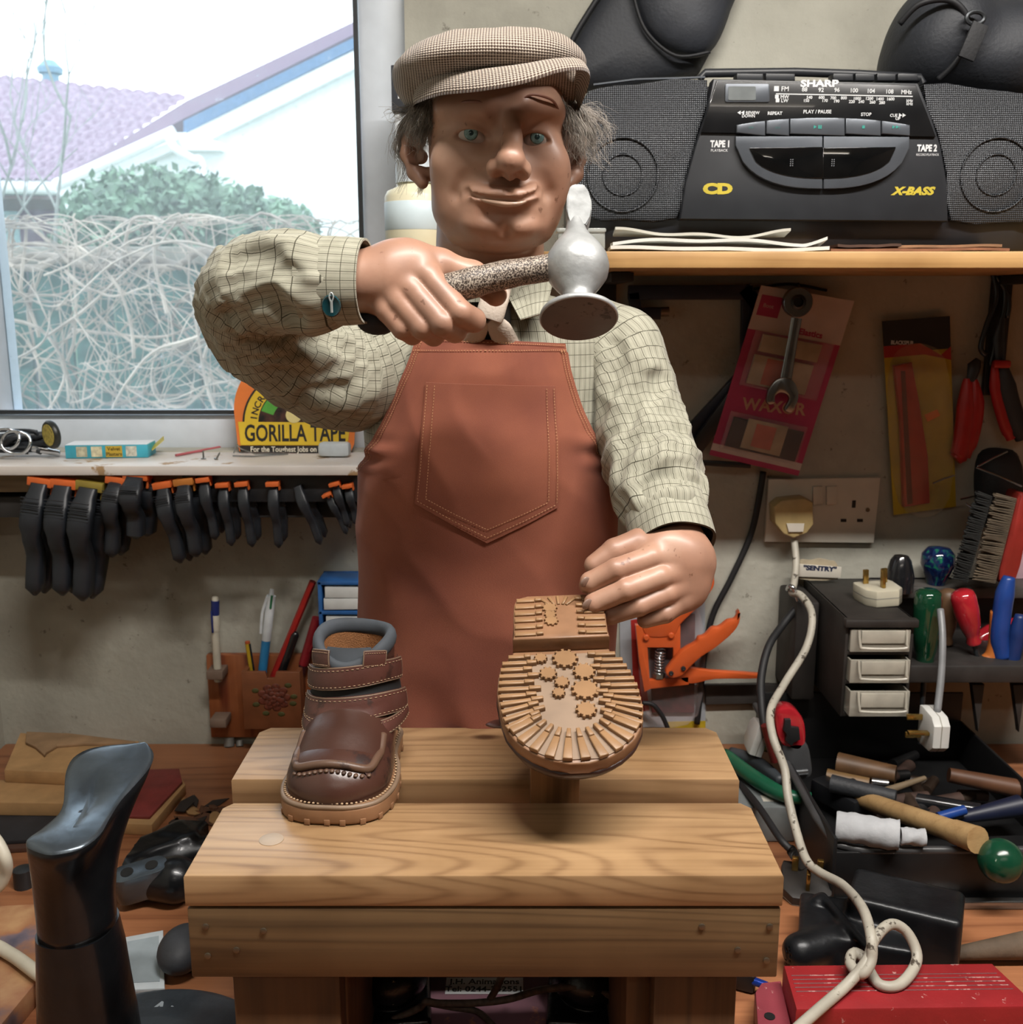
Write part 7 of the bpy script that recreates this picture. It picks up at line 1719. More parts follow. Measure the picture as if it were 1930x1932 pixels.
CDp=WD-.030;PINK=plain('magenta_card','#a8345c',.5,var=.06);CWH=plain('white_gloss_card2','#c4b5b0',.45,var=.05)
part('backing_card',fp(cq(0,0,1,1),CDp,.0012),PINK,pc_);part('white_header',fp(cq(0,0,1,.34*.75),CDp-.0012,.0004),CWH,pc_);part('white_footer',fp(cq(0,.93,1,.97),CDp-.0012,.0004),CWH,pc_)
part('brand_square',fp(cq(.04,.05,.27,.17),CDp-.0016,.0004),PINK,pc_)
tl=math.radians(-17)*-1
def rot_text(t_,u,v,h,mat,q=cd,ang=.19,**kw):x,y=cardq(u,v,q);return ftext(t_,x,y,CDp-.0021,h,pc_,mat,tilt=ang,**kw)
rot_text('Elastics',.66,.22,11,PINK,bold=.0004);rot_text('Boot',.14,.11,7,CWH)
rot_text('WAXOR',.52,.66,22,plain('tan_print','#b98b72',.5),bold=.0006,ang=.10)
WEB=plain('cream_webbing','#a89a80',.7,var=.15);
part('elastic_strip',fp(cq(.18,.27,.82,.37),CDp-.0016,.006,.001),WEB,pc_);part('elastic_strip',fp(cq(.16,.39,.80,.56),CDp-.0016,.006,.001),WEB,pc_)
part('printed_band',fp(cq(.30,.40,.52,.55),CDp-.0078,.0003),plain('salmon_print','#b5614e',.6),pc_)
part('black_elastic',fp(cq(.14,.76,.92,.93),CDp-.0016,.005,.001),plain('black_elastic','#1d1d1f',.7),pc_);part('elastic_strip',fp(cq(.30,.75,.74,.92),CDp-.0068,.003,.001),WEB,pc_)
part('printed_band',fp(cq(.40,.77,.62,.90),CDp-.0100,.0003),plain('salmon_print','#b5614e',.6),pc_)
for a,b_ in((.25,.58),(.73,.95)):part('blister',fp(cq(.10,a,.95,b_),CDp-.0018,.013,.004),clear('blister_film','#d8c8c8',.86,.08),pc_)
SPN=plain('chrome_vanadium','#8d9090',.22,.9,var=.08);sp_=thing('combination_spanner','chrome combination spanner hanging in front of the pink card','spanner',tuple(P(1500,570,CDp-.03)))
YD=CDp-.020;a,b_=P(1503,600,YD),P(1481,725,YD)
e=MB();e.tube([a,a.lerp(b_,.3),b_],[.0052,.0048,.0056],14,ell=(.55,1.3),up=(0,1,0));part('shank',e,SPN,sp_)
c=P(1504,570,YD);ax=Matrix.Translation(c)@Matrix.Rotation(math.pi/2,4,'X');e=MB();e.lathe([(.0095,-.005),(.0170,-.005),(.0182,-.0035),(.0182,.0035),(.0170,.005),(.0095,.005),(.0095,-.005)],ax,36);part('ring_end',e,SPN,sp_);e=MB();e.lathe([(0,-.004),(.0094,-.004),(.0094,.0045),(.006,.006),(.0055,.002),(0,.002)],ax,24);part('ratchet_insert',e,plain('dark_chrome','#3d4042',.3,.8),sp_)
jw=[(1466,716),(1487,712),(1501,724),(1507,744),(1504,762),(1493,779),(1480,773),(1486,760),(1489,752),(1484,744),(1472,741),(1463,748),(1462,760),(1452,764),(1446,756),(1450,736)]
part('open_jaw',fp(smooth2(jw,3),YD+.0040,.008,.0018),SPN,sp_);e=MB();e.tube([P(1504,548,YD),P(1506,540,WD-.01),P(1506,536,WD)],.0022,8);part('wall_pin',e,plain('dark_steel','#3a3d40',.4,.6),sp_)
e=MB();e.tube(smooth_path([P(1350,556,WD-.008),P(1420,545,WD-.008),P(1490,536,WD-.008),P(1560,548,WD-.008)],6),.0018,8);solo('thin_black_cord',e,plain('black_cord','#151517',.6),'thin black cord running along the wall above the spanner','cord',tuple(P(1450,545,WD-.008)))
q2=[(1664,606),(1792,596),(1804,956),(1686,972)];yc_=thing('yellow_blister_card','yellow and black blister card holding a red tool, hanging under the shelf','blister card',tuple(P(1735,790,WD)));Y2=WD-.010
YC=plain('yellow_card2','#b39a22',.5,var=.08);RDP=plain('red_print','#a02622',.5)
part('backing_card',fp(dense(cq(0,0,1,1,q2),1),Y2,.0012,.0004),YC,yc_);part('black_header',fp(cq(0,0,1,.17,q2),Y2-.0012,.0004),plain('black_card','#1d1a18',.5,var=.1),yc_);part('red_band',fp([cardq(0,.13,q2),cardq(.55,.13,q2),cardq(.85,.20,q2),cardq(1,.16,q2),cardq(1,.23,q2),cardq(.6,.19,q2),cardq(0,.19,q2)],Y2-.0016,.0004),RDP,yc_)
x,y=cardq(.28,.12,q2);ftext('BLACKSPUR',x,y,Y2-.0018,7,yc_,WHT,sx=.8,bold=.0002,tilt=.03)
part('red_tool_body',fp([(1688,690),(1722,684),(1736,760),(1752,860),(1756,950),(1706,958),(1700,800)],Y2-.0012,.012,.003),plain('red_tool_plastic','#a3251f',.35),yc_);part('tool_slot',fp([(1700,700),(1708,700),(1722,950),(1712,952)],Y2-.0132,.001),plain('dark_slot','#5e1512',.6),yc_);part('price_sticker',fp([(1744,783),(1768,772),(1774,784),(1750,796)],Y2-.0145,.0004),plain('orange_sticker','#c96a22',.6),yc_)
part('blister',fp(smooth2(cq(.14,.22,.92,.95,q2),5),Y2-.0018,.016,.003),clear('blister_film2','#d8d0b8',.88,.08),yc_)
def plier(name,label,sets,head,D):
 t=thing(name,label,'pliers',tuple(P(*head[0],D)))
 for nm,pts,r_,mt in sets:
  e=MB();q=smooth_path([P(x,y,D)for x,y in pts],5);n_=len(q);rr5=[(.35+.65*min(1,i/(n_*.25)))*r_*(1 if i<n_-3 else .8)for i in range(n_)];e.tube(q,rr5,14,ell=(.8,1.0),up=(0,1,0));part(nm,e,mt,t,angle=60)
 e=MB();q=[P(x,y,D)for x,y in head];e.tube(q,[.006]+[.009]*(len(q)-2)+[.004],12,ell=(.6,1.0),up=(0,1,0));part('jaws',e,plain('dark_steel','#3a3d40',.4,.6),t)
 return t
RSL=plain('red_sleeve','#a51d1c',.35,var=.08)
plier('red_handled_pliers','pliers with long red sleeves hanging jaws up right of the yellow card',[('handle_sleeve',[(1824,714),(1822,780),(1812,850),(1802,866)],.0120,RSL),('handle_sleeve',[(1838,716),(1840,770),(1832,820),(1818,862)],.0110,RSL)],[(1832,720),(1838,690),(1846,678)],WD-.022)
plier('black_gripped_pliers','pliers with black grips edged in red hanging at the right edge',[('handle_sleeve',[(1876,684),(1880,740),(1896,800),(1908,828)],.0080,RSL),('handle_sleeve',[(1892,688),(1900,740),(1918,800),(1930,826)],.0125,plain('black_grip','#26282c',.6,bmp=.5))],[(1888,690),(1886,640),(1892,600)],WD-.024)
e=MB();e.box(P(1889,687,WD-.034),(.022,.010,.010),bev=.003);part('red_collar',e,RSL,[o for o in scn.objects if o.name.startswith('black_gripped_pliers')][0])
ctp=thing('hanging_hooks','cluster of dark steel hooks hanging in the shade beneath the shelf','hooks',tuple(P(1880,540,WD)))
for pts in([(1872,512),(1880,560),(1862,610),(1850,655),(1860,670)],[(1890,512),(1896,570),(1880,640),(1868,690)],[(1878,520),(1902,560),(1900,600)]):
 e=MB();e.tube(smooth_path([P(x,y,WD-.020)for x,y in pts],5),.0034,8);part('hook',e,plain('dark_chrome','#3d4042',.3,.8),ctp,angle=180)
whk=thing('wire_hooks','thin bright wire hooks sticking out above the brush','hooks',tuple(P(1850,900,WD)))
for a,b_,da,db in(((1760,912),(1800,897),.05,.05),((1842,882),(1928,918),.05,.09),((1812,942),(1858,934),.04,.04),((1822,950),(1852,972),.04,.06),((1845,880),(1900,852),.05,.02)):
 e=MB();e.tube([P(*a,WD-da),P((a[0]+b_[0])/2,(a[1]+b_[1])/2-1,WD-(da+db)/2),P(*b_,WD-db)],.0012,6);part('wire',e,plain('bright_steel','#c6c9cc',.15,.95),whk)
blk_=thing('black_tool_pouch','black pouch hanging in the shade behind the wire hooks','pouch',tuple(P(1866,900,WD)));part('pouch_body',pillow(smooth2([(1846,858),(1890,846),(1925,870),(1925,1000),(1870,1010),(1840,940)],4),WD-.001,.025),FAB,blk_,angle=60)
# sockets and the plug adaptor
sk_=thing('double_socket','white double mains socket on the wall below the cards','socket',tuple(P(1552,965,WALL)));WPL=plain('white_bakelite','#c9c3b6',.35,var=.03)
plq=[(1450,904),(1662,901),(1649,1025),(1443,1023)];part('face_plate',fp(plq,WALL,.009,.002),WPL,sk_);HL=plain('socket_hole','#241d18',.8);FY_=WALL-.009
for x0,x1 in((1534,1550),(1560,1577)):part('rocker_switch',fp([(x0,918),(x1+2,918),(x1+2,951),(x0,953)],FY_,.0045,.001),WPL,sk_)
for q in([(1608,944),(1615,944),(1614,958),(1607,958)],[(1586,979),(1597,979),(1597,985),(1586,985)],[(1617,979),(1628,979),(1628,985),(1617,985)]):part('socket_slot',fp(q,FY_+.0001,.0004),HL,sk_)
c=P(1637,962,FY_);e=MB();e.lathe([(.0028,0),(.0028,.0006),(0,.0006)],Matrix.Translation(c)@Matrix.Rotation(math.pi/2,4,'X'),14);part('fixing_screw',e,plain('dull_brass','#6f6250',.4,.6),sk_)
ad_=thing('mains_plug','yellowed octagonal plug in the left half of the wall socket','plug',tuple(P(1498,975,FY_)));YW=plain('yellowed_plastic','#b6a170',.45,var=.1)
part('plug_body',fp([(1474,944),(1518,940),(1535,948),(1536,990),(1524,1006),(1498,1016),(1478,1008),(1462,988),(1460,956)],FY_,.030,.004),YW,ad_);part('cable_grip',fp([(1484,988),(1518,988),(1516,1004),(1488,1004)],FY_-.030,.003,.001),WPL,ad_)
e=MB();e.tube(smooth_path([P(1440,890,WD-.006),P(1432,940,WD-.006),P(1416,1010,WD-.006),P(1380,1090,WD-.006),P(1345,1160,WD-.006),P(1330,1230,WD-.006),P(1322,1300,WD-.006),P(1315,1365,WD-.006)],6),.0042,10);solo('black_lead',e,plain('black_cord','#151517',.6),'black lead running down the wall left of the socket','cable',tuple(P(1400,1050,WD-.006)),angle=180)
gc=thing('grey_blister_card','grey and red blister pack on the wall behind the orange crimping tool','blister card',tuple(P(1255,1270,WD)));part('backing_card',fp([(1168,1100),(1330,1100),(1331,1372),(1172,1372)],WD,.0012),plain('grey_card','#9da2a8',.45,var=.04),gc)
part('yellow_strip',fp([(1255,1362),(1331,1360),(1331,1374),(1255,1374)],WD-.0012,.0005),YC,gc);part('red_print',fp([(1190,1170),(1205,1168),(1225,1340),(1196,1345)],WD-.0012,.0005),RDP,gc);part('dark_content',fp([(1225,1160),(1312,1160),(1310,1345),(1230,1345)],WD-.0012,.006,.001),plain('dark_red_content','#4b2022',.5,var=.5,nscale=60),gc)
part('blister',fp(smooth2([(1215,1150),(1320,1150),(1318,1350),(1220,1350)],4),WD-.002,.014,.003),clear('blister_film','#d8c8c8',.86,.08),gc)
og=thing('orange_crimping_tool','bright orange sprung crimping tool hanging behind the open hand','crimping tool',tuple(P(1240,1200,WD-.03)));OR=plain('orange_enamel','#c9592a',.28,var=.05,coat=.3);DO=WD-.022
part('upper_handle',fp(smooth2([(1348,1086),(1346,1110),(1318,1145),(1285,1178),(1270,1200),(1220,1200),(1214,1160),(1260,1130),(1310,1090),(1330,1060),(1350,1062)],4),DO,.014,.003),OR,og)
part('frame_plate',fp([(1199,1180),(1284,1180),(1284,1252),(1270,1252),(1270,1222),(1222,1222),(1226,1284),(1300,1276),(1300,1292),(1228,1300),(1216,1306),(1206,1250)],DO-.002,.010,.001),OR,og)
part('trigger_handle',fp(smooth2([(1262,1258),(1288,1228),(1312,1214),(1318,1204),(1330,1200),(1344,1186),(1358,1184),(1374,1172),(1388,1168),(1395,1152),(1397,1170),(1386,1192),(1352,1222),(1324,1240),(1300,1262),(1286,1276),(1266,1280),(1256,1270)],3),DO-.012,.014,.003),OR,og)
part('lower_handle',fp(smooth2([(1296,1260),(1340,1266),(1430,1272),(1430,1281),(1350,1282),(1312,1290),(1290,1288),(1280,1276)],3),DO-.002,.010,.002),OR,og)
for x,y in((1219,1202),(1266,1198)):e=MB();e.lathe([(.0042,0),(.0042,.003),(.003,.0042),(0,.0042)],Matrix.Translation(P(x,y,DO-.012))@Matrix.Rotation(math.pi/2,4,'X'),16);part('rivet',e,OR,og)
for x,y in((1266,1270),(1289,1261)):e=MB();e.lathe([(.0032,0),(.0032,.002),(.0012,.0026),(0,.0016)],Matrix.Translation(P(x,y,DO-.026))@Matrix.Rotation(math.pi/2,4,'X'),14);part('pivot_screw',e,plain('dark_steel','#3a3d40',.4,.6),og)
a,b_=P(1246,1226,DO-.006),P(1243,1270,DO-.006);e=MB();e.tube([a.lerp(b_,k/96)+Vector((.0062*math.cos(k*.52),.0062*math.sin(k*.52),0))for k in range(97)],.0011,6);part('coil_spring',e,plain('bright_steel','#c6c9cc',.15,.95),og,angle=180);e=MB();e.tube([b_,b_+Vector((0,0,-.006))],.0085,6);part('hex_nut',e,plain('zinc_nut','#8b9088',.35,.8),og)
e=MB();e.tube(smooth_path([P(1212,1326,DO),P(1232,1330,DO),P(1250,1352,DO),P(1262,1380,DO)],5),.0032,8);solo('black_wire',e,plain('black_cord','#151517',.6),'short black wire curving in front of the grey blister pack','wire',tuple(P(1240,1340,DO)),angle=180)
e=fp([(1330,1294),(1432,1292),(1500,1294),(1500,1326),(1332,1330)],WALL,.010,.001);solo('dark_wall_strip',e,plain('dark_strip','#34302d',.7),'narrow dark strip fixed low on the wall behind the crimping tool','strip',tuple(P(1400,1310,WALL)))
# small-parts cabinet and tool rack
KX0,KX1=P(1597,1172,1.15).x,P(1726,1172,1.15).x;KZ1,KZ0=P(1640,1168,1.15).z,P(1640,1352,1.15).z
kb=thing('small_parts_cabinet','black plastic cabinet with three clear drawers fixed to the wall','cabinet',((KX0+KX1)/2,1.24,KZ0));KBM=plain('dusty_black_plastic','#26221f',.6,var=.15,bmp=.15)
zs=[P(1640,y,1.15).z for y in(1168,1182,1229,1236,1284,1291,1343,1352)]
e=MB();t_=.004;yb2=WALL-.001;e.box((KX0+t_/2,(1.15+yb2)/2,(KZ0+KZ1)/2),(t_,yb2-1.15,KZ1-KZ0),bev=.001);e.box((KX1-t_/2,(1.15+yb2)/2,(KZ0+KZ1)/2),(t_,yb2-1.15,KZ1-KZ0),bev=.001);e.box(((KX0+KX1)/2,yb2-.002,(KZ0+KZ1)/2),(KX1-KX0,.004,KZ1-KZ0))
for a,c in((0,1),(2,3),(4,5),(6,7)):e.box(((KX0+KX1)/2,(1.15+yb2)/2,(zs[a]+zs[c])/2),(KX1-KX0-.001,yb2-1.15-.001,zs[a]-zs[c]),bev=.0008)
part('carcass',e,KBM,kb);e=MB();e.box(((KX0+KX1)/2,1.149,KZ1-.004),(KX1-KX0+.006,.012,.010),bev=.002);part('top_lip',e,KBM,kb)
sd=MB();sd.box((KX0-.018,1.285,(KZ1+KZ0)/2-.012),(.030,.085,KZ1-KZ0+.01),bev=.004);part('side_wing',sd,KBM,kb)
CLR=clear('milky_drawer','#b5b0a3',.42,.25)
for i,(a,c)in enumerate(((1,2),(3,4),(5,6))):
 w2_=KX1-KX0-2*t_-.002;xc=(KX0+KX1)/2;hz=zs[a]-zs[c];yf=1.146-.006*i;e=MB();zc=(zs[a]+zs[c])/2
 e.box((xc,yf+.0015,zc-.001),(w2_,.003,hz-.003),bev=.001);e.box((xc-w2_/2+.001,yf+.062,zc-.001),(.002,.12,hz-.005));e.box((xc+w2_/2-.001,yf+.062,zc-.001),(.002,.12,hz-.005));e.box((xc,yf+.062,zc-hz/2+.0028),(w2_-.003,.12,.002));dwr=part('drawer',e,CLR,kb,label=['top clear drawer','middle clear drawer with brownish contents','bottom clear drawer pulled out a little'][i])
 e=MB();e.tube(smooth_path([(xc-w2_*.38,yf-.002,zc+hz*.42),(xc-w2_*.36,yf-.006,zc-.004),(xc-w2_*.28,yf-.007,zc-.008),(xc+w2_*.36,yf-.007,zc-.008),(xc+w2_*.41,yf-.006,zc-.002),(xc+w2_*.42,yf-.002,zc+hz*.42)],5),.0016,8);e.box((xc+.003,yf-.001,zc+.004),(w2_*.74,.002,hz*.5),bev=.0006);part('scoop_handle',e,plain('frosted_handle','#aca79a',.35),dwr)
 if i==1:e=MB();e.box((xc-.003,yf+.03,zc-hz*.36),(w2_*.8,.04,.006),bev=.002);part('drawer_contents',e,plain('brown_bits','#6f5a38',.7,var=.5,nscale=200),kb)
RX1=P(2050,1200,1.2).x;rk=thing('tool_rack','black plastic tool rack with a ledge of holes, running on from the small cabinet','rack',(RX1-.1,WALL,P(1800,1290,1.16).z));RKM=plain('dusty_black_rack','#2b2826',.55,var=.2)
zr=P(1800,1098,1.30).z;zl0,zl1=P(1800,1290,1.165).z,P(1800,1256,1.165).z
part('back_panel',MB().box(((KX1+RX1)/2+.001,WALL-.012,(zr+zl0)/2),(RX1-KX1,.012,zr-zl0),bev=.002),RKM,rk);part('top_rail',MB().box(((KX1+RX1)/2+.001,WALL-.030,zr-.008),(RX1-KX1,.048,.016),bev=.003),plain('grey_rail','#4a4744',.5,var=.1),rk)
part('ledge',MB().box(((KX1+RX1)/2+.001,(1.165+WALL)/2,(zl0+zl1)/2),(RX1-KX1,WALL-1.165-.002,zl1-zl0),bev=.003),RKM,rk)
for px in(1848,1925):part('ledge_spike',fp([(px-14,1292),(px+10,1292),(px-2,1382)],1.20,.010,.001),RKM,rk)
LG=(zl0+zl1)/2;LT=zl1+.0005
def driver(label,px,ytop,ybot,D,r_,prof,mat,lean=0.0,shaft=.05,name='screwdriver'):
 bot=P(px+lean,ybot,D);top=P(px,ytop,D);L_=(top-bot).length;d=(top-bot).normalized();T=frame(bot,d.cross(Vector((0,1,0))).normalized(),Vector((0,1,0)));T=Matrix.Translation(bot)@Vector((0,0,1)).rotation_difference(d).to_matrix().to_4x4()
 t=thing(name,label,'screwdriver',tuple(bot));e=MB();e.lathe([(a*r_,b_*L_)for a,b_ in prof],T,24);part('handle',e,mat,t,angle=50);e=MB();e.tube([bot,bot-d*shaft],.0032,10);part('shaft',e,plain('dark_steel','#3a3d40',.4,.6),t);return t
STD=[(0,0),(.55,0),(.62,.04),(.5,.12),(.62,.20),(.82,.34),(1,.60),(1,.86),(.85,.96),(.5,1),(0,1)]
driver('dark green transparent screwdriver next to the clear drawers',1752,1112,1258,1.165+.02,.0165,[(0,0),(.6,0),(.72,.05),(.62,.12),(.8,.22),(.96,.5),(1,.85),(.9,.96),(.6,1),(0,1)],plain('green_acetate','#0d3a25',.12,coat=.6),-8,.10)
driver('brown wooden handled driver behind the green one',1790,1112,1215,1.235,.0125,STD,plain('brown_handle_wood','#5f4630',.5,var=.15),-4,.03)
driver('glossy red screwdriver leaning in the rack',1814,1114,1214,1.20,.0150,STD,plain('glossy_red_handle','#a5202a',.15,coat=.6),24,.03)
for i,(lab,pts,r_,mt)in enumerate((('orange sleeved pliers handle standing in the rack',[(1877,1152),(1880,1200),(1872,1236),(1856,1250)],.0088,plain('orange_sleeve','#b5672f',.35)),('blue handled pliers standing in the rack, tips up',[(1904,1088),(1894,1130),(1886,1200),(1890,1240)],.0110,plain('blue_sleeve','#1c3f86',.35)),('dark blue pliers handle cut by the right edge of the view',[(1925,1160),(1918,1200),(1908,1248)],.0095,plain('deep_blue_sleeve','#172f63',.4)))):
 t=thing('pliers',lab,'pliers',tuple(P(*pts[-1],1.20)));e=MB();q=smooth_path([P(x,y,1.20-.004*i)for x,y in pts],5);e.tube(q,[r_*min(1,.6+.4*k/4)for k in range(len(q))],14);part('handle_sleeve',e,mt,t,angle=180)
 e=MB();q=[q[-1],Vector((q[-1].x,1.20,LG))];e.tube(q,[.006,.005],10);part('pivot_shank',e,plain('dark_steel','#3a3d40',.4,.6),t)
t=thing('red_tool_handle','red moulded tool lying along the rack ledge behind the pliers','tool',tuple(P(1890,1200,1.27)));e=MB();e.tube(smooth_path([P(1838,1215,1.27),P(1880,1192,1.27),P(1935,1180,1.27)],5),[.010,.011,.012,.012,.013,.013,.013,.013,.013,.013,.013],14);part('moulded_grip',e,plain('glossy_red_handle','#a5202a',.15,coat=.6),t);e=MB();e.ball(P(1912,1206,1.255),(.006,.004,.007),n=12);part('yellow_button',e,plain('yellow_button','#b9a838',.4),t)
def ukplug(label,M0,mat,size=.046,brass=True,name='mains_plug',cable=None):
 t=bpy.data.objects.new(name,None);COL.objects.link(t);t.matrix_world=M0;t.location=M0.translation;t.rotation_euler=M0.to_euler();tag(t,label,'plug')
 e=MB();s_=size;ol=[(-.5,-.30),(-.46,-.46),(.46,-.46),(.5,-.30),(.46,.30),(.28,.50),(-.28,.50),(-.46,.30)];e.prism([(x*s_,y*s_)for x,y in ol],0,s_*.42,M0,bev=.0022);part('plug_body',e,mat,t)
 e=MB();e.prism([(x*s_*1.005,y*s_*1.005)for x,y in ol],s_*.19,s_*.215,M0);part('seam_line',e,plain('plug_seam','#8d8a80',.6),t)
 BR=plain('brass_pin','#a98a4b',.25,.9)
 for x,y,w_,h_3,l in((0,.22,.004,.008,.023),(-.24,-.22,.0065,.004,.018),(.24,-.22,.0065,.004,.018)):
  e=MB();e.box((x*s_,y*s_,-l/2),(w_,h_3,l),bev=.0006,M=M0);part('brass_pin',e,BR,t)
 return t
c=P(1672,1090,1.22);c.z=KZ1+.012;ukplug('cream plug lying on the small cabinet with its brass pins up',frame(c+Vector((-.008,0,.0015)),(1,.1,.05),(0,1,0))@Matrix.Rotation(math.pi,4,'X')@Matrix.Translation((0,0,-.008)),plain('cream_plug','#bdb7a3',.3,var=.04),.050)
c=P(1745,1376,1.10);ukplug('white plug hanging in front of the rack with its pins to the side',frame(c,(0,0,1),(0,-1,0)),plain('white_plug','#c9c9c5',.3,var=.03),.046)
e=MB();e.tube(smooth_path([P(1774,1150,1.16),P(1778,1200,1.14),P(1776,1270,1.12),P(1768,1345,1.10)],6),.0042,10);solo('grey_flex',e,plain('grey_flex','#77797b',.4),'grey flex hanging down to the white plug in front of the rack','cable',tuple(P(1776,1250,1.12)),angle=180)
c=P(1768,1075,1.29);kn2=thing('marbled_knob','blue and green marbled ball knob standing on the rack rail','knob',(c.x,c.y,zr));m,nt,b=newmat('marbled_enamel');mp=coords(nt);n=node(nt,'ShaderNodeTexNoise');n.inputs['Scale'].default_value=60;n.inputs['Detail'].default_value=3;n.inputs['Distortion'].default_value=2;nt.links.new(mp.outputs[0],n.inputs[0]);r=ramp(nt,[(.40,L4('#0e1638')),(.55,L4('#142a4e')),(.64,L4('#1f6a4e'))]);nt.links.new(n.outputs[0],r.inputs[0]);nt.links.new(r.outputs[0],b.inputs['Base Color']);b.inputs['Roughness'].default_value=.1;b.inputs['Coat Weight'].default_value=.6
e=MB();e.lathe([(0,0),(.0115,0),(.012,.004),(.0165,.014),(.0215,.027),(.0205,.040),(.0135,.0485),(0,.0505)],Matrix.Translation((c.x,c.y,zr+.0003)),30);part('ball',e,m,kn2,angle=60)
c=P(1700,1055,1.27);kn3=thing('black_socket_tool','small black round tool behind the cream plug on the cabinet','tool',(c.x,c.y,KZ1));e=MB();e.lathe([(0,0),(.018,0),(.018,.020),(.013,.040),(.009,.046),(0,.046)],Matrix.Translation((c.x,c.y,KZ1+.0003)),24);part('tool_body',e,plain('gloss_black_barrel','#191a1d',.2,coat=.5),kn3)
sg=thing('sentry_tag','small white SENTRY sign standing on the corner of the small cabinet','sign',tuple(P(1546,1090,1.29)));sg.location.z=KZ1;part('sign_plate',fp([(1506,1064),(1588,1070),(1586,1091),(1506,1088)],1.30,.002,.0004),WPL,sg);part('back_plate',fp(smooth2([(1508,1066),(1512,1056),(1530,1057),(1548,1054),(1566,1058),(1578,1062),(1580,1092),(1508,1092)],3),1.304,.003),plain('cream_backing','#b3a68d',.6),sg);ftext('"SENTRY"',1547,1073,1.2978,9,sg,plain('navy_print','#1c2440',.5),bold=.0005,tilt=.06,sx=1.2)
br_=thing('bench_brush','red handled bench brush with dark and brown bristles standing on the rack rail','brush',tuple(P(1880,1098,1.27)));part('handle',fp(smooth2([(1884,1094),(1900,1020),(1918,945),(1926,930),(1944,940),(1940,1000),(1918,1094)],3),1.285,.034,.004),plain('red_brush_wood','#8c2b24',.35,var=.12),br_)
for(ax0,ay0),(ax1,ay1),nm,colr,lab2 in(((1858,932),(1812,1092),'dark_bristles','#191a18',None),((1882,936),(1842,1094),'brown_bristles','#5e5242',None)):
 e=MB();rb=random.Random(2)
 for i in range(60):
  t=i/59
  for j in range(6):
   bx_,by_=ax0+(ax1-ax0)*t,ay0+(ay1-ay0)*t;root=P(bx_+38-(30 if nm=='dark_bristles' else 8)+6,by_+6,1.262-.004*j);tip=P(bx_+rb.uniform(-5,5)-(14 if nm=='dark_bristles' else 4),by_+rb.uniform(-4,4)-2,1.262-.004*j);e.tube([root,tip],.0009,3,False)
 part(nm,e,plain(nm,colr,.8,var=.3),br_,angle=180)
pk2=thing('pink_label_card','pink and white printed card standing behind the brush at the right edge','card',tuple(P(1925,1000,1.30)));part('card',fp([(1904,902),(1935,892),(1960,1095),(1916,1095)],1.318,.0015),plain('pink_white_card','#c9a9b4',.5,var=.12),pk2);ftext('T',1914,918,1.3163,12,pk2,plain('black_print','#1a1a1a',.6),tilt=-.3)
# clutter on the workbench, right
TRM=plain('black_tray_plastic','#141415',.45,var=.1)
ty0=PZ(1700,1706,DZ).y;TX0=P(1566,1600,ty0+.01).x;TX1=P(2080,1600,ty0).x;TZ1=P(1700,1603,ty0+.006).z;TY1=1.27
tr3=thing('tool_tray','large open black plastic tray full of handles and tools below the rack','tray',((TX0+TX1)/2,(ty0+TY1)/2,DZ));e=MB();wt=.004
e.box(((TX0+TX1)/2,ty0+wt/2+.003,(DZ+TZ1)/2),(TX1-TX0,wt,TZ1-DZ-.001),(.06,0,0),bev=.0012);e.box((TX0+wt/2,(ty0+TY1)/2,(DZ+TZ1)/2+.008),(wt,TY1-ty0,TZ1-DZ+.016),bev=.0012);e.box((TX1,(ty0+TY1)/2,(DZ+TZ1)/2),(wt,TY1-ty0,TZ1-DZ),bev=.0012);e.box(((TX0+TX1)/2,TY1,(DZ+TZ1)/2+.02),(TX1-TX0,wt,TZ1-DZ+.04),bev=.0012);e.box(((TX0+TX1)/2,(ty0+TY1)/2,DZ+.003),(TX1-TX0-.002,TY1-ty0-.002,.004))
part('tray_body',e,TRM,tr3);e=MB();e.tube([Vector((TX0-.002,TY1,TZ1+.022)),Vector((TX0-.002,ty0+.05,TZ1+.010)),Vector((TX0+.006,ty0+.012,TZ1+.002)),Vector((TX0+.03,ty0+.005,TZ1)),Vector((TX1,ty0+.005,TZ1))],.0042,10);part('tray_rim',e,plain('grey_worn_rim','#3b3b3c',.35),tr3)
e=MB();a=PZ(1690,1712,DZ+.005);e.box((a.x+.20,ty0-.006,DZ+.0048),(.40,.009,.0085),bev=.0015);part('metal_trim',e,plain('bright_trim','#9a9a98',.2,.9),tr3)
tz=DZ+.0055
def rod(name,label,cat,a,b_,za,zb,r0,r1,mat,mats=None,n=14,group=None,parts_=None):
 A=PZ(a[0],a[1],DZ+za);B=PZ(b_[0],b_[1],DZ+zb);e=MB();k=[A.lerp(B,i/8)for i in range(9)];e.tube(k,[r0+(r1-r0)*i/8 for i in range(9)],n);t=thing(name,label,cat,tuple(A.lerp(B,.5)),group=group);part('handle',e,mat,t,angle=50);return t,A,B
HK=wood('ash_handle','#b39468','#8a6a44','X',2,.4,False,8,.5,1.1,.1);OLD=plain('old_brown_handle','#5b4129',.5,var=.2)
t,A,B=rod('hammer','ash handled hammer lying across the tray, handle end towards the room','hammer',(1842,1584),(1600,1498),.080,.034,.0118,.0095,HK)
e=MB();e.tube([A+(A-B).normalized()*.002,A-(A-B).normalized()*.030],[.0135,.0125],16);part('handle_knob',e,HK,t);e=MB();e.box(B+Vector((-.01,0,-.004)),(.026,.070,.024),(0,0,.5),bev=.004);part('hammer_head',e,plain('old_iron','#232427',.4,.5),t)
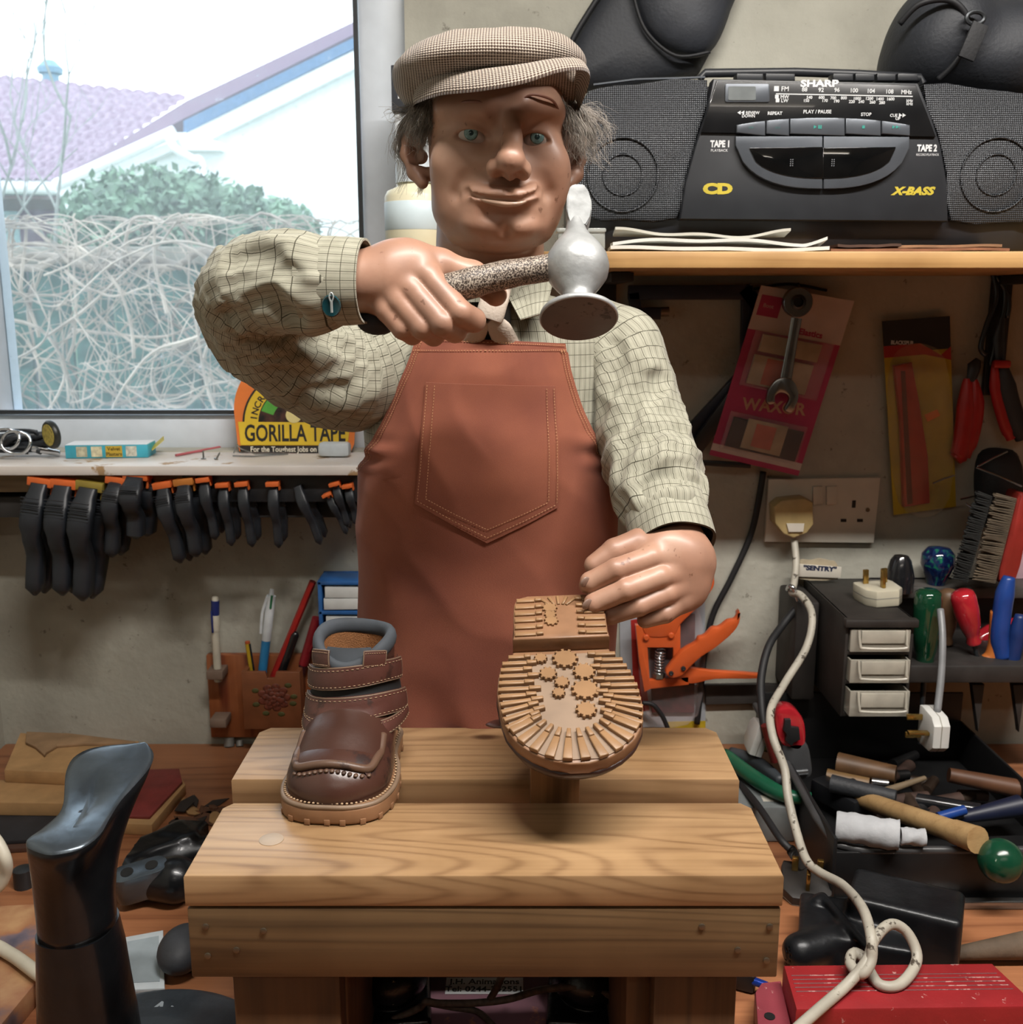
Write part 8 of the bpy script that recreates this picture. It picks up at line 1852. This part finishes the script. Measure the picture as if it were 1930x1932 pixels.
rod('old_file_handle','brown turned file handle at the back corner of the tray','tool handle',(1690,1462),(1580,1440),.050,.050,.0110,.0135,OLD)
rod('old_file_handle','longer dull yellow handle in front of the turned one in the tray','tool handle',(1640,1480),(1560,1465),.036,.036,.0085,.0095,plain('dull_yellow_handle','#6f5534',.5))
rod('wooden_bar','brown wooden bar lying over the far side of the tray','tool handle',(1940,1492),(1790,1462),.040,.052,.0115,.0085,plain('red_brown_bar','#5a3a26',.5,var=.15))
rod('ridged_handle','black ridged tool handle lying left of the hammer in the tray','tool handle',(1690,1505),(1568,1478),.052,.052,.0085,.0105,plain('black_grip','#26282c',.6,bmp=.5))
rod('black_handled_tool','black handled tool lying deep at the back right of the tray','tool handle',(1850,1530),(1720,1508),.038,.034,.0085,.0085,plain('gloss_black_barrel','#191a1d',.2,coat=.5))
rod('blue_handled_tool','dark tool with a bright blue collar at the right of the tray','tool handle',(1925,1520),(1800,1545),.045,.032,.0125,.0060,plain('deep_blue_tool','#141a30',.45))
rod('blue_screwdriver','short blue plastic handle half under the dark tool','tool handle',(1820,1528),(1770,1542),.046,.040,.0055,.0055,plain('blue_sleeve','#1c3f86',.35))
rod('steel_tube','small steel tube lying between the handles in the tray','tube',(1676,1478),(1645,1474),.053,.053,.0040,.0040,plain('bright_steel','#c6c9cc',.15,.95))
rod('wedge_scrap','thin pale wooden wedge leaning between the handles','wood scrap',(1745,1468),(1660,1496),.058,.050,.0030,.0048,plain('pale_wedge','#6f5f49',.6))
rr7=random.Random(14)
for i in range(24):
 x,y=rr7.uniform(1600,1900),rr7.uniform(1440,1560);zq=.014+.0075*(i//6);rod('old_tool_handle','dark worn tool handle buried in the tray','tool handle',(x,y),(x+rr7.uniform(-90,90),y+rr7.uniform(-25,25)),zq,zq,rr7.uniform(.006,.009),.006,[plain('dark_worn_handle','#33261d',.5,var=.3),TRM,plain('rust_iron','#3d2a22',.7,var=.3)][i%3],group='dark handles at the bottom of the tray')
def roll(name,label,a,b_,z,r_,mat,core):
 A=PZ(a[0],a[1],DZ+z);B=PZ(b_[0],b_[1],DZ+z);t=thing(name,label,'roll',tuple(A.lerp(B,.5)));e=MB();k=smooth_path([A,A.lerp(B,.3),A.lerp(B,.7),B],5);shell(e,k,[r_*(1+.04*math.sin(i*1.7))for i in range(len(k))],r_*.35,24,lambda u,q:.0006*math.sin(3*q+u*9));e.has_uv=False;part('paper_tube',e,mat,t,angle=50);e=MB();d=(B-A).normalized();e.tube([A-d*-.002,B-d*.002],r_*.62,16);part('core',e,core,t);return t
roll('paper_roll','thick white crumpled paper roll lying on the front rim of the tray',(1577,1558),(1696,1576),.076,.0150,plain('crumpled_paper','#a9abae',.8,var=.08,bmp=.6,bscale=160),plain('cardboard_core','#6b4d3a',.8))
roll('paper_roll','thinner white tube with a brown end next to the thick paper roll',(1698,1577),(1745,1580),.072,.0085,plain('crumpled_paper','#a9abae',.8,var=.08,bmp=.6,bscale=160),plain('brown_end','#4f3a2c',.7))
e=MB();c=PZ(1885,1640,DZ+.060);c.y=ty0-.012;gb=P(1888,1624,ty0-.024);e.ball(gb,.0215,n=30);solo('green_ball',e,worn('speckled_green_enamel','#12402c','#9fb09c',.18,cs=120,thr=.68),'glossy speckled green ball hanging at the front of the tray','ball',tuple(gb),angle=180)
c=P(1490,1392,1.12);tm=thing('tape_measure','red and grey tape measure with a black catch hanging beside the cabinet','tape measure',(c.x,c.y,c.z-.03));part('red_shell',fp(smooth2([(1462,1350),(1475,1338),(1500,1340),(1518,1362),(1521,1400),(1510,1418),(1486,1414),(1468,1392)],4),1.135,.026,.004),plain('glossy_red_handle','#a5202a',.15,coat=.6),tm)
part('grey_boot',fp(smooth2([(1478,1408),(1520,1402),(1532,1440),(1530,1466),(1500,1472),(1484,1446)],4),1.137,.028,.004),plain('grey_rubber','#3a3b3d',.6),tm);part('black_catch',fp([(1481,1358),(1492,1358),(1493,1372),(1508,1374),(1510,1396),(1498,1402),(1494,1408),(1482,1398),(1484,1386),(1478,1378),(1480,1370)],1.109,.006,.001),plain('black_catch','#17181a',.5),tm);e=MB();e.tube([P(1502,1458,1.108),P(1524,1456,1.108)],.0030,8);part('steel_hook',e,plain('bright_steel','#c6c9cc',.15,.95),tm)
e=MB();e.tube(smooth_path([P(1444,1368,1.12),P(1452,1400,1.12),P(1462,1436,1.12)],5),.0055,10);part('red_band',e,plain('dark_red_end','#5e1512',.5),tm)
c=P(1440,1392,1.16);ukplug('white plug with dark pins hanging behind the tape measure',frame(c,(.3,0,1),(0,1,0)),plain('white_plug','#c9c9c5',.3,var=.03),.040)
gp=thing('green_pliers','green and grey handled pliers lying on a grey box beside the bench','pliers',tuple(PZ(1450,1490,DZ+.05)))
for nm,pts,r_,mt in(('green_handle',[(1368,1424),(1420,1466),(1480,1500),(1530,1506)],.0095,plain('green_handle_plastic','#14573d',.35)),('grey_handle',[(1378,1420),(1430,1440),(1474,1474)],.0085,plain('slate_grip','#33383d',.5))):
 e=MB();q=smooth_path([PZ(x,y,DZ+.055)for x,y in pts],6);e.tube(q,[r_*(.7+.3*math.sin(math.pi*min(1,.15+i/len(q))))for i in range(len(q))],14);part(nm,e,mt,gp,angle=180)
gb2=thing('grey_junction_box','grey plastic box with a white sticker behind the end of the bench','box',tuple(PZ(1430,1570,DZ)));A=PZ(1392,1590,DZ);B=PZ(1500,1590,DZ);e=MB();e.box(((A.x+B.x)/2,A.y+.045,DZ+.022),(B.x-A.x,.09,.0435),bev=.003);part('box_body',e,plain('grey_abs','#6f7474',.5),gb2);e=MB();e.box(((A.x*.4+B.x*.6),A.y+.02,DZ+.0440),(.018,.014,.0006));part('sticker',e,WPL,gb2)
WF=worn('grubby_white_flex','#a9a497','#4a4238',.5,cs=90,thr=.60,bmp=.2)
fl=[P(1498,1018,FY_-.016),P(1502,1060,1.29),P(1498,1100,1.27),P(1494,1118,1.255),P(1512,1124,1.235),P(1532,1160,1.20),P(1522,1220,1.17),P(1480,1290,1.13),P(1454,1340,1.085),P(1458,1390,1.05),P(1480,1450,1.03),P(1486,1500,1.01),P(1500,1560,.985),P(1520,1620,.95),PZ(1545,1645,DZ+.045),PZ(1590,1670,DZ+.055),PZ(1625,1710,DZ+.075),PZ(1642,1760,DZ+.085),PZ(1644,1810,DZ+.070),PZ(1625,1838,DZ+.060),PZ(1604,1818,DZ+.060),PZ(1612,1798,DZ+.062),PZ(1636,1812,DZ+.060)]
fl2=[PZ(1636,1822,DZ+.052),PZ(1660,1858,DZ+.050),PZ(1700,1856,DZ+.050),PZ(1730,1810,DZ+.056),PZ(1712,1760,DZ+.072),PZ(1680,1744,DZ+.080),PZ(1650,1772,DZ+.076),PZ(1636,1812,DZ+.068),PZ(1600,1856,DZ+.054),PZ(1550,1900,DZ+.051),PZ(1500,1945,DZ+.051),PZ(1460,1990,DZ+.051)]
e=MB();e.tube(smooth_path(fl+fl2,7),.0046,10);solo('white_flex',e,WF,'long grubby white flex from the wall plug, looping down onto the red box','cable',tuple(P(1532,1160,1.20)),angle=180)
e=MB();e.tube(smooth_path([P(1486,1112,1.262),P(1490,1106,1.25),P(1498,1112,1.245),P(1508,1140,1.25),P(1502,1162,1.262)],6),.0030,8);solo('steel_hook',e,plain('bright_steel','#c6c9cc',.15,.95),'bright steel hook at the corner of the cabinet holding the flex','hook',tuple(P(1495,1120,1.255)),angle=180)
e=MB();e.tube(smooth_path([P(1500,1150,1.255),P(1476,1180,1.24),P(1450,1220,1.21),P(1436,1280,1.18),P(1438,1340,1.15),P(1446,1392,1.13)],6),.0050,10);solo('black_cable_loop',e,plain('black_cord','#151517',.6),'black cable curving down from the steel hook in front of the wall','cable',tuple(P(1440,1280,1.18)),angle=180)
e=MB();e.tube(smooth_path([PZ(1388,1470,DZ+.04),PZ(1430,1520,DZ+.052),PZ(1470,1580,DZ+.048),PZ(1490,1602,DZ+.042)],6),.0040,10);solo('black_plug_lead',e,plain('black_cord','#151517',.6),'black lead running from behind the bench to the black plug','cable',tuple(PZ(1430,1520,DZ+.05)),angle=180)
c=PZ(1523,1660,DZ+.018);pn_=ukplug('black plug lying pins up on the workbench beside the bench',frame(c,(1,-.25,0),(.25,1,.3))@Matrix.Rotation(math.pi,4,'X'),plain('matt_black_plug','#26221f',.5,var=.15),.052)
e=MB()
for k in range(6):e.lathe([(.0052,-.0015),(.0066,0),(.0052,.0015)],Matrix.Translation(PZ(1494+k*3.4,1606+k*5.0,DZ+.036-k*.002))@Euler((1.0,0,.4)).to_matrix().to_4x4(),12)
part('ribbed_sleeve',e,plain('matt_black_plug','#26221f',.5),pn_)
vc=thing('black_machine_vice','black cast clamp body with a hollow spigot lying on the workbench','clamp',tuple(PZ(1620,1780,DZ)));S=SDF((P(1470,1800,.8).x,.78,DZ-.002),(P(1790,1700,.95).x,1.0,DZ+.10),.0022)
VA,VB=PZ(1570,1700,DZ+.035),PZ(1735,1760,DZ+.030)
S.box(((VA.x+VB.x)/2+.028,.868,DZ+.029),(.050,.030,.028),.006,Euler((0,.0,-.45)).to_matrix(),.006);S.box((VA.x+.012,.860,DZ+.018),(.050,.036,.017),.006,Euler((0,0,-.30)).to_matrix(),.004)
S.cap(PZ(1510,1795,DZ+.022),PZ(1590,1775,DZ+.022),.0165,.0165,.004);S.cap(PZ(1500,1797,DZ+.022),PZ(1518,1793,DZ+.022),.0095,.0095,.001,cut=True);S.cap(PZ(1552,1690,DZ+.040),PZ(1640,1790,DZ+.040),.004,.004,.004)
S.ell(PZ(1575,1815,DZ+.012),(.010,.008,.010),.004);S.ell(PZ(1545,1700,DZ+.036),(.008,.008,.006),.004)
S.box((.3,.85,DZ-.0305),(.4,.4,.031),.001,None,.0005,cut=True)
part('casting',S.mesh(2),plain('black_hammered_iron','#17191c',.35,.3,var=.2,bmp=.3,bscale=150),vc,angle=180)
REDP=worn('chipped_red_paint','#8c2024','#b58a84',.42,cs=70,thr=.66,bmp=.35);RZ=DZ+.046
q=[PZ(1478,1820,RZ),PZ(1872,1816,RZ),PZ(1960,1898,RZ),PZ(1502,1904,RZ)];rb_=thing('red_wooden_block','red painted grooved wooden block with chipped edges at the near right corner','block',tuple((q[0]+q[2])/2-Vector((0,0,.046))))
e=MB();e.prism([(p.x,p.y)for p in reversed(q)],DZ,RZ,None,bev=.0025);part('block_body',e,REDP,rb_)
for k in range(5):
 a,b_=q[0].lerp(q[3],.26+.09*k),q[1].lerp(q[2],.26+.09*k);e=MB();e.tube([a+Vector((.004,0,-.0002)),b_-Vector((.006,0,.0002))],.00075,6);part('groove_ridge',e,worn('dusty_red_ridge','#5e1c1e','#a07a74',.6,cs=60,thr=.58),rb_)
a=PZ(1420,1862,DZ+.028);b_=PZ(1470,1830,DZ+.028);e=MB();e.prism([(p.x,p.y)for p in[PZ(1424,1870,DZ+.024),PZ(1436,1852,DZ+.024),PZ(1474,1848,DZ+.024),PZ(1500,1960,DZ+.024),PZ(1430,1960,DZ+.024)]],DZ,DZ+.024,None,bev=.003);part('end_foot',e,worn('chipped_mauve_red','#8a3a44','#b0807c',.45,cs=70,thr=.64),rb_)
e=MB();e.lathe([(.0045,0),(.0045,.0006),(0,.0004)],Matrix.Translation(PZ(1452,1918,DZ+.0241)),14);part('screw_hole',e,plain('hole_black','#050505',.9),rb_)
rod('round_branch','brown weathered stick lying on the workbench behind the red block','stick',(1950,1782),(1740,1806),.016,.010,.0135,.0030,plain('grey_brown_stick','#564738',.8,var=.2,bmp=.4))
t,A,B=rod('blue_pen_part','shiny blue pen end in a dark clip beside the bench leg','pen',(1412,1848),(1448,1860),.012,.012,.0040,.0034,plain('metallic_blue','#1f3f9c',.2,.5));e=MB();e.box(PZ(1402,1846,DZ+.010),(.022,.014,.018),(0,0,-.4),bev=.003);part('dark_clip',e,TRM,t)
cl3=PZ(1892,1830,DZ+.022);
LAC=plain('brown_lace','#4f4238',.7,var=.3,nscale=200)
lz_=DZ+.014
ps=[PZ(740,1925,lz_+.004),PZ(790,1902,lz_+.012),PZ(804,1890,lz_+.020),PZ(830,1893,lz_+.016),PZ(900,1892,lz_+.014),PZ(960,1885,lz_+.018),PZ(1020,1868,lz_+.026),PZ(1090,1862,lz_+.034),PZ(1140,1872,lz_+.030),PZ(1172,1900,lz_+.015),PZ(1182,1930,lz_+.004),PZ(1186,1990,lz_)]
e=MB();e.tube(smooth_path(ps,7),.0030,8);e.tube(smooth_path([PZ(948,1838,lz_+.040),PZ(938,1862,lz_+.030),PZ(924,1886,lz_+.016)],5),.0030,8);e.tube(smooth_path([PZ(806,1892,lz_+.018),PZ(860,1902,lz_+.006),PZ(900,1908,lz_+.003),PZ(930,1935,lz_+.003)],5),.0026,8)
solo('brown_cord',e,LAC,'brown cord lying tangled across the base board between the two black boots','cord',tuple(PZ(960,1885,lz_)),angle=180)
for _o in scn.objects:
 if _o.type=='MESH' and _o.parent is None and not _o.get('category')and not _o.get('kind'):print('UNTAGGED',_o.name)
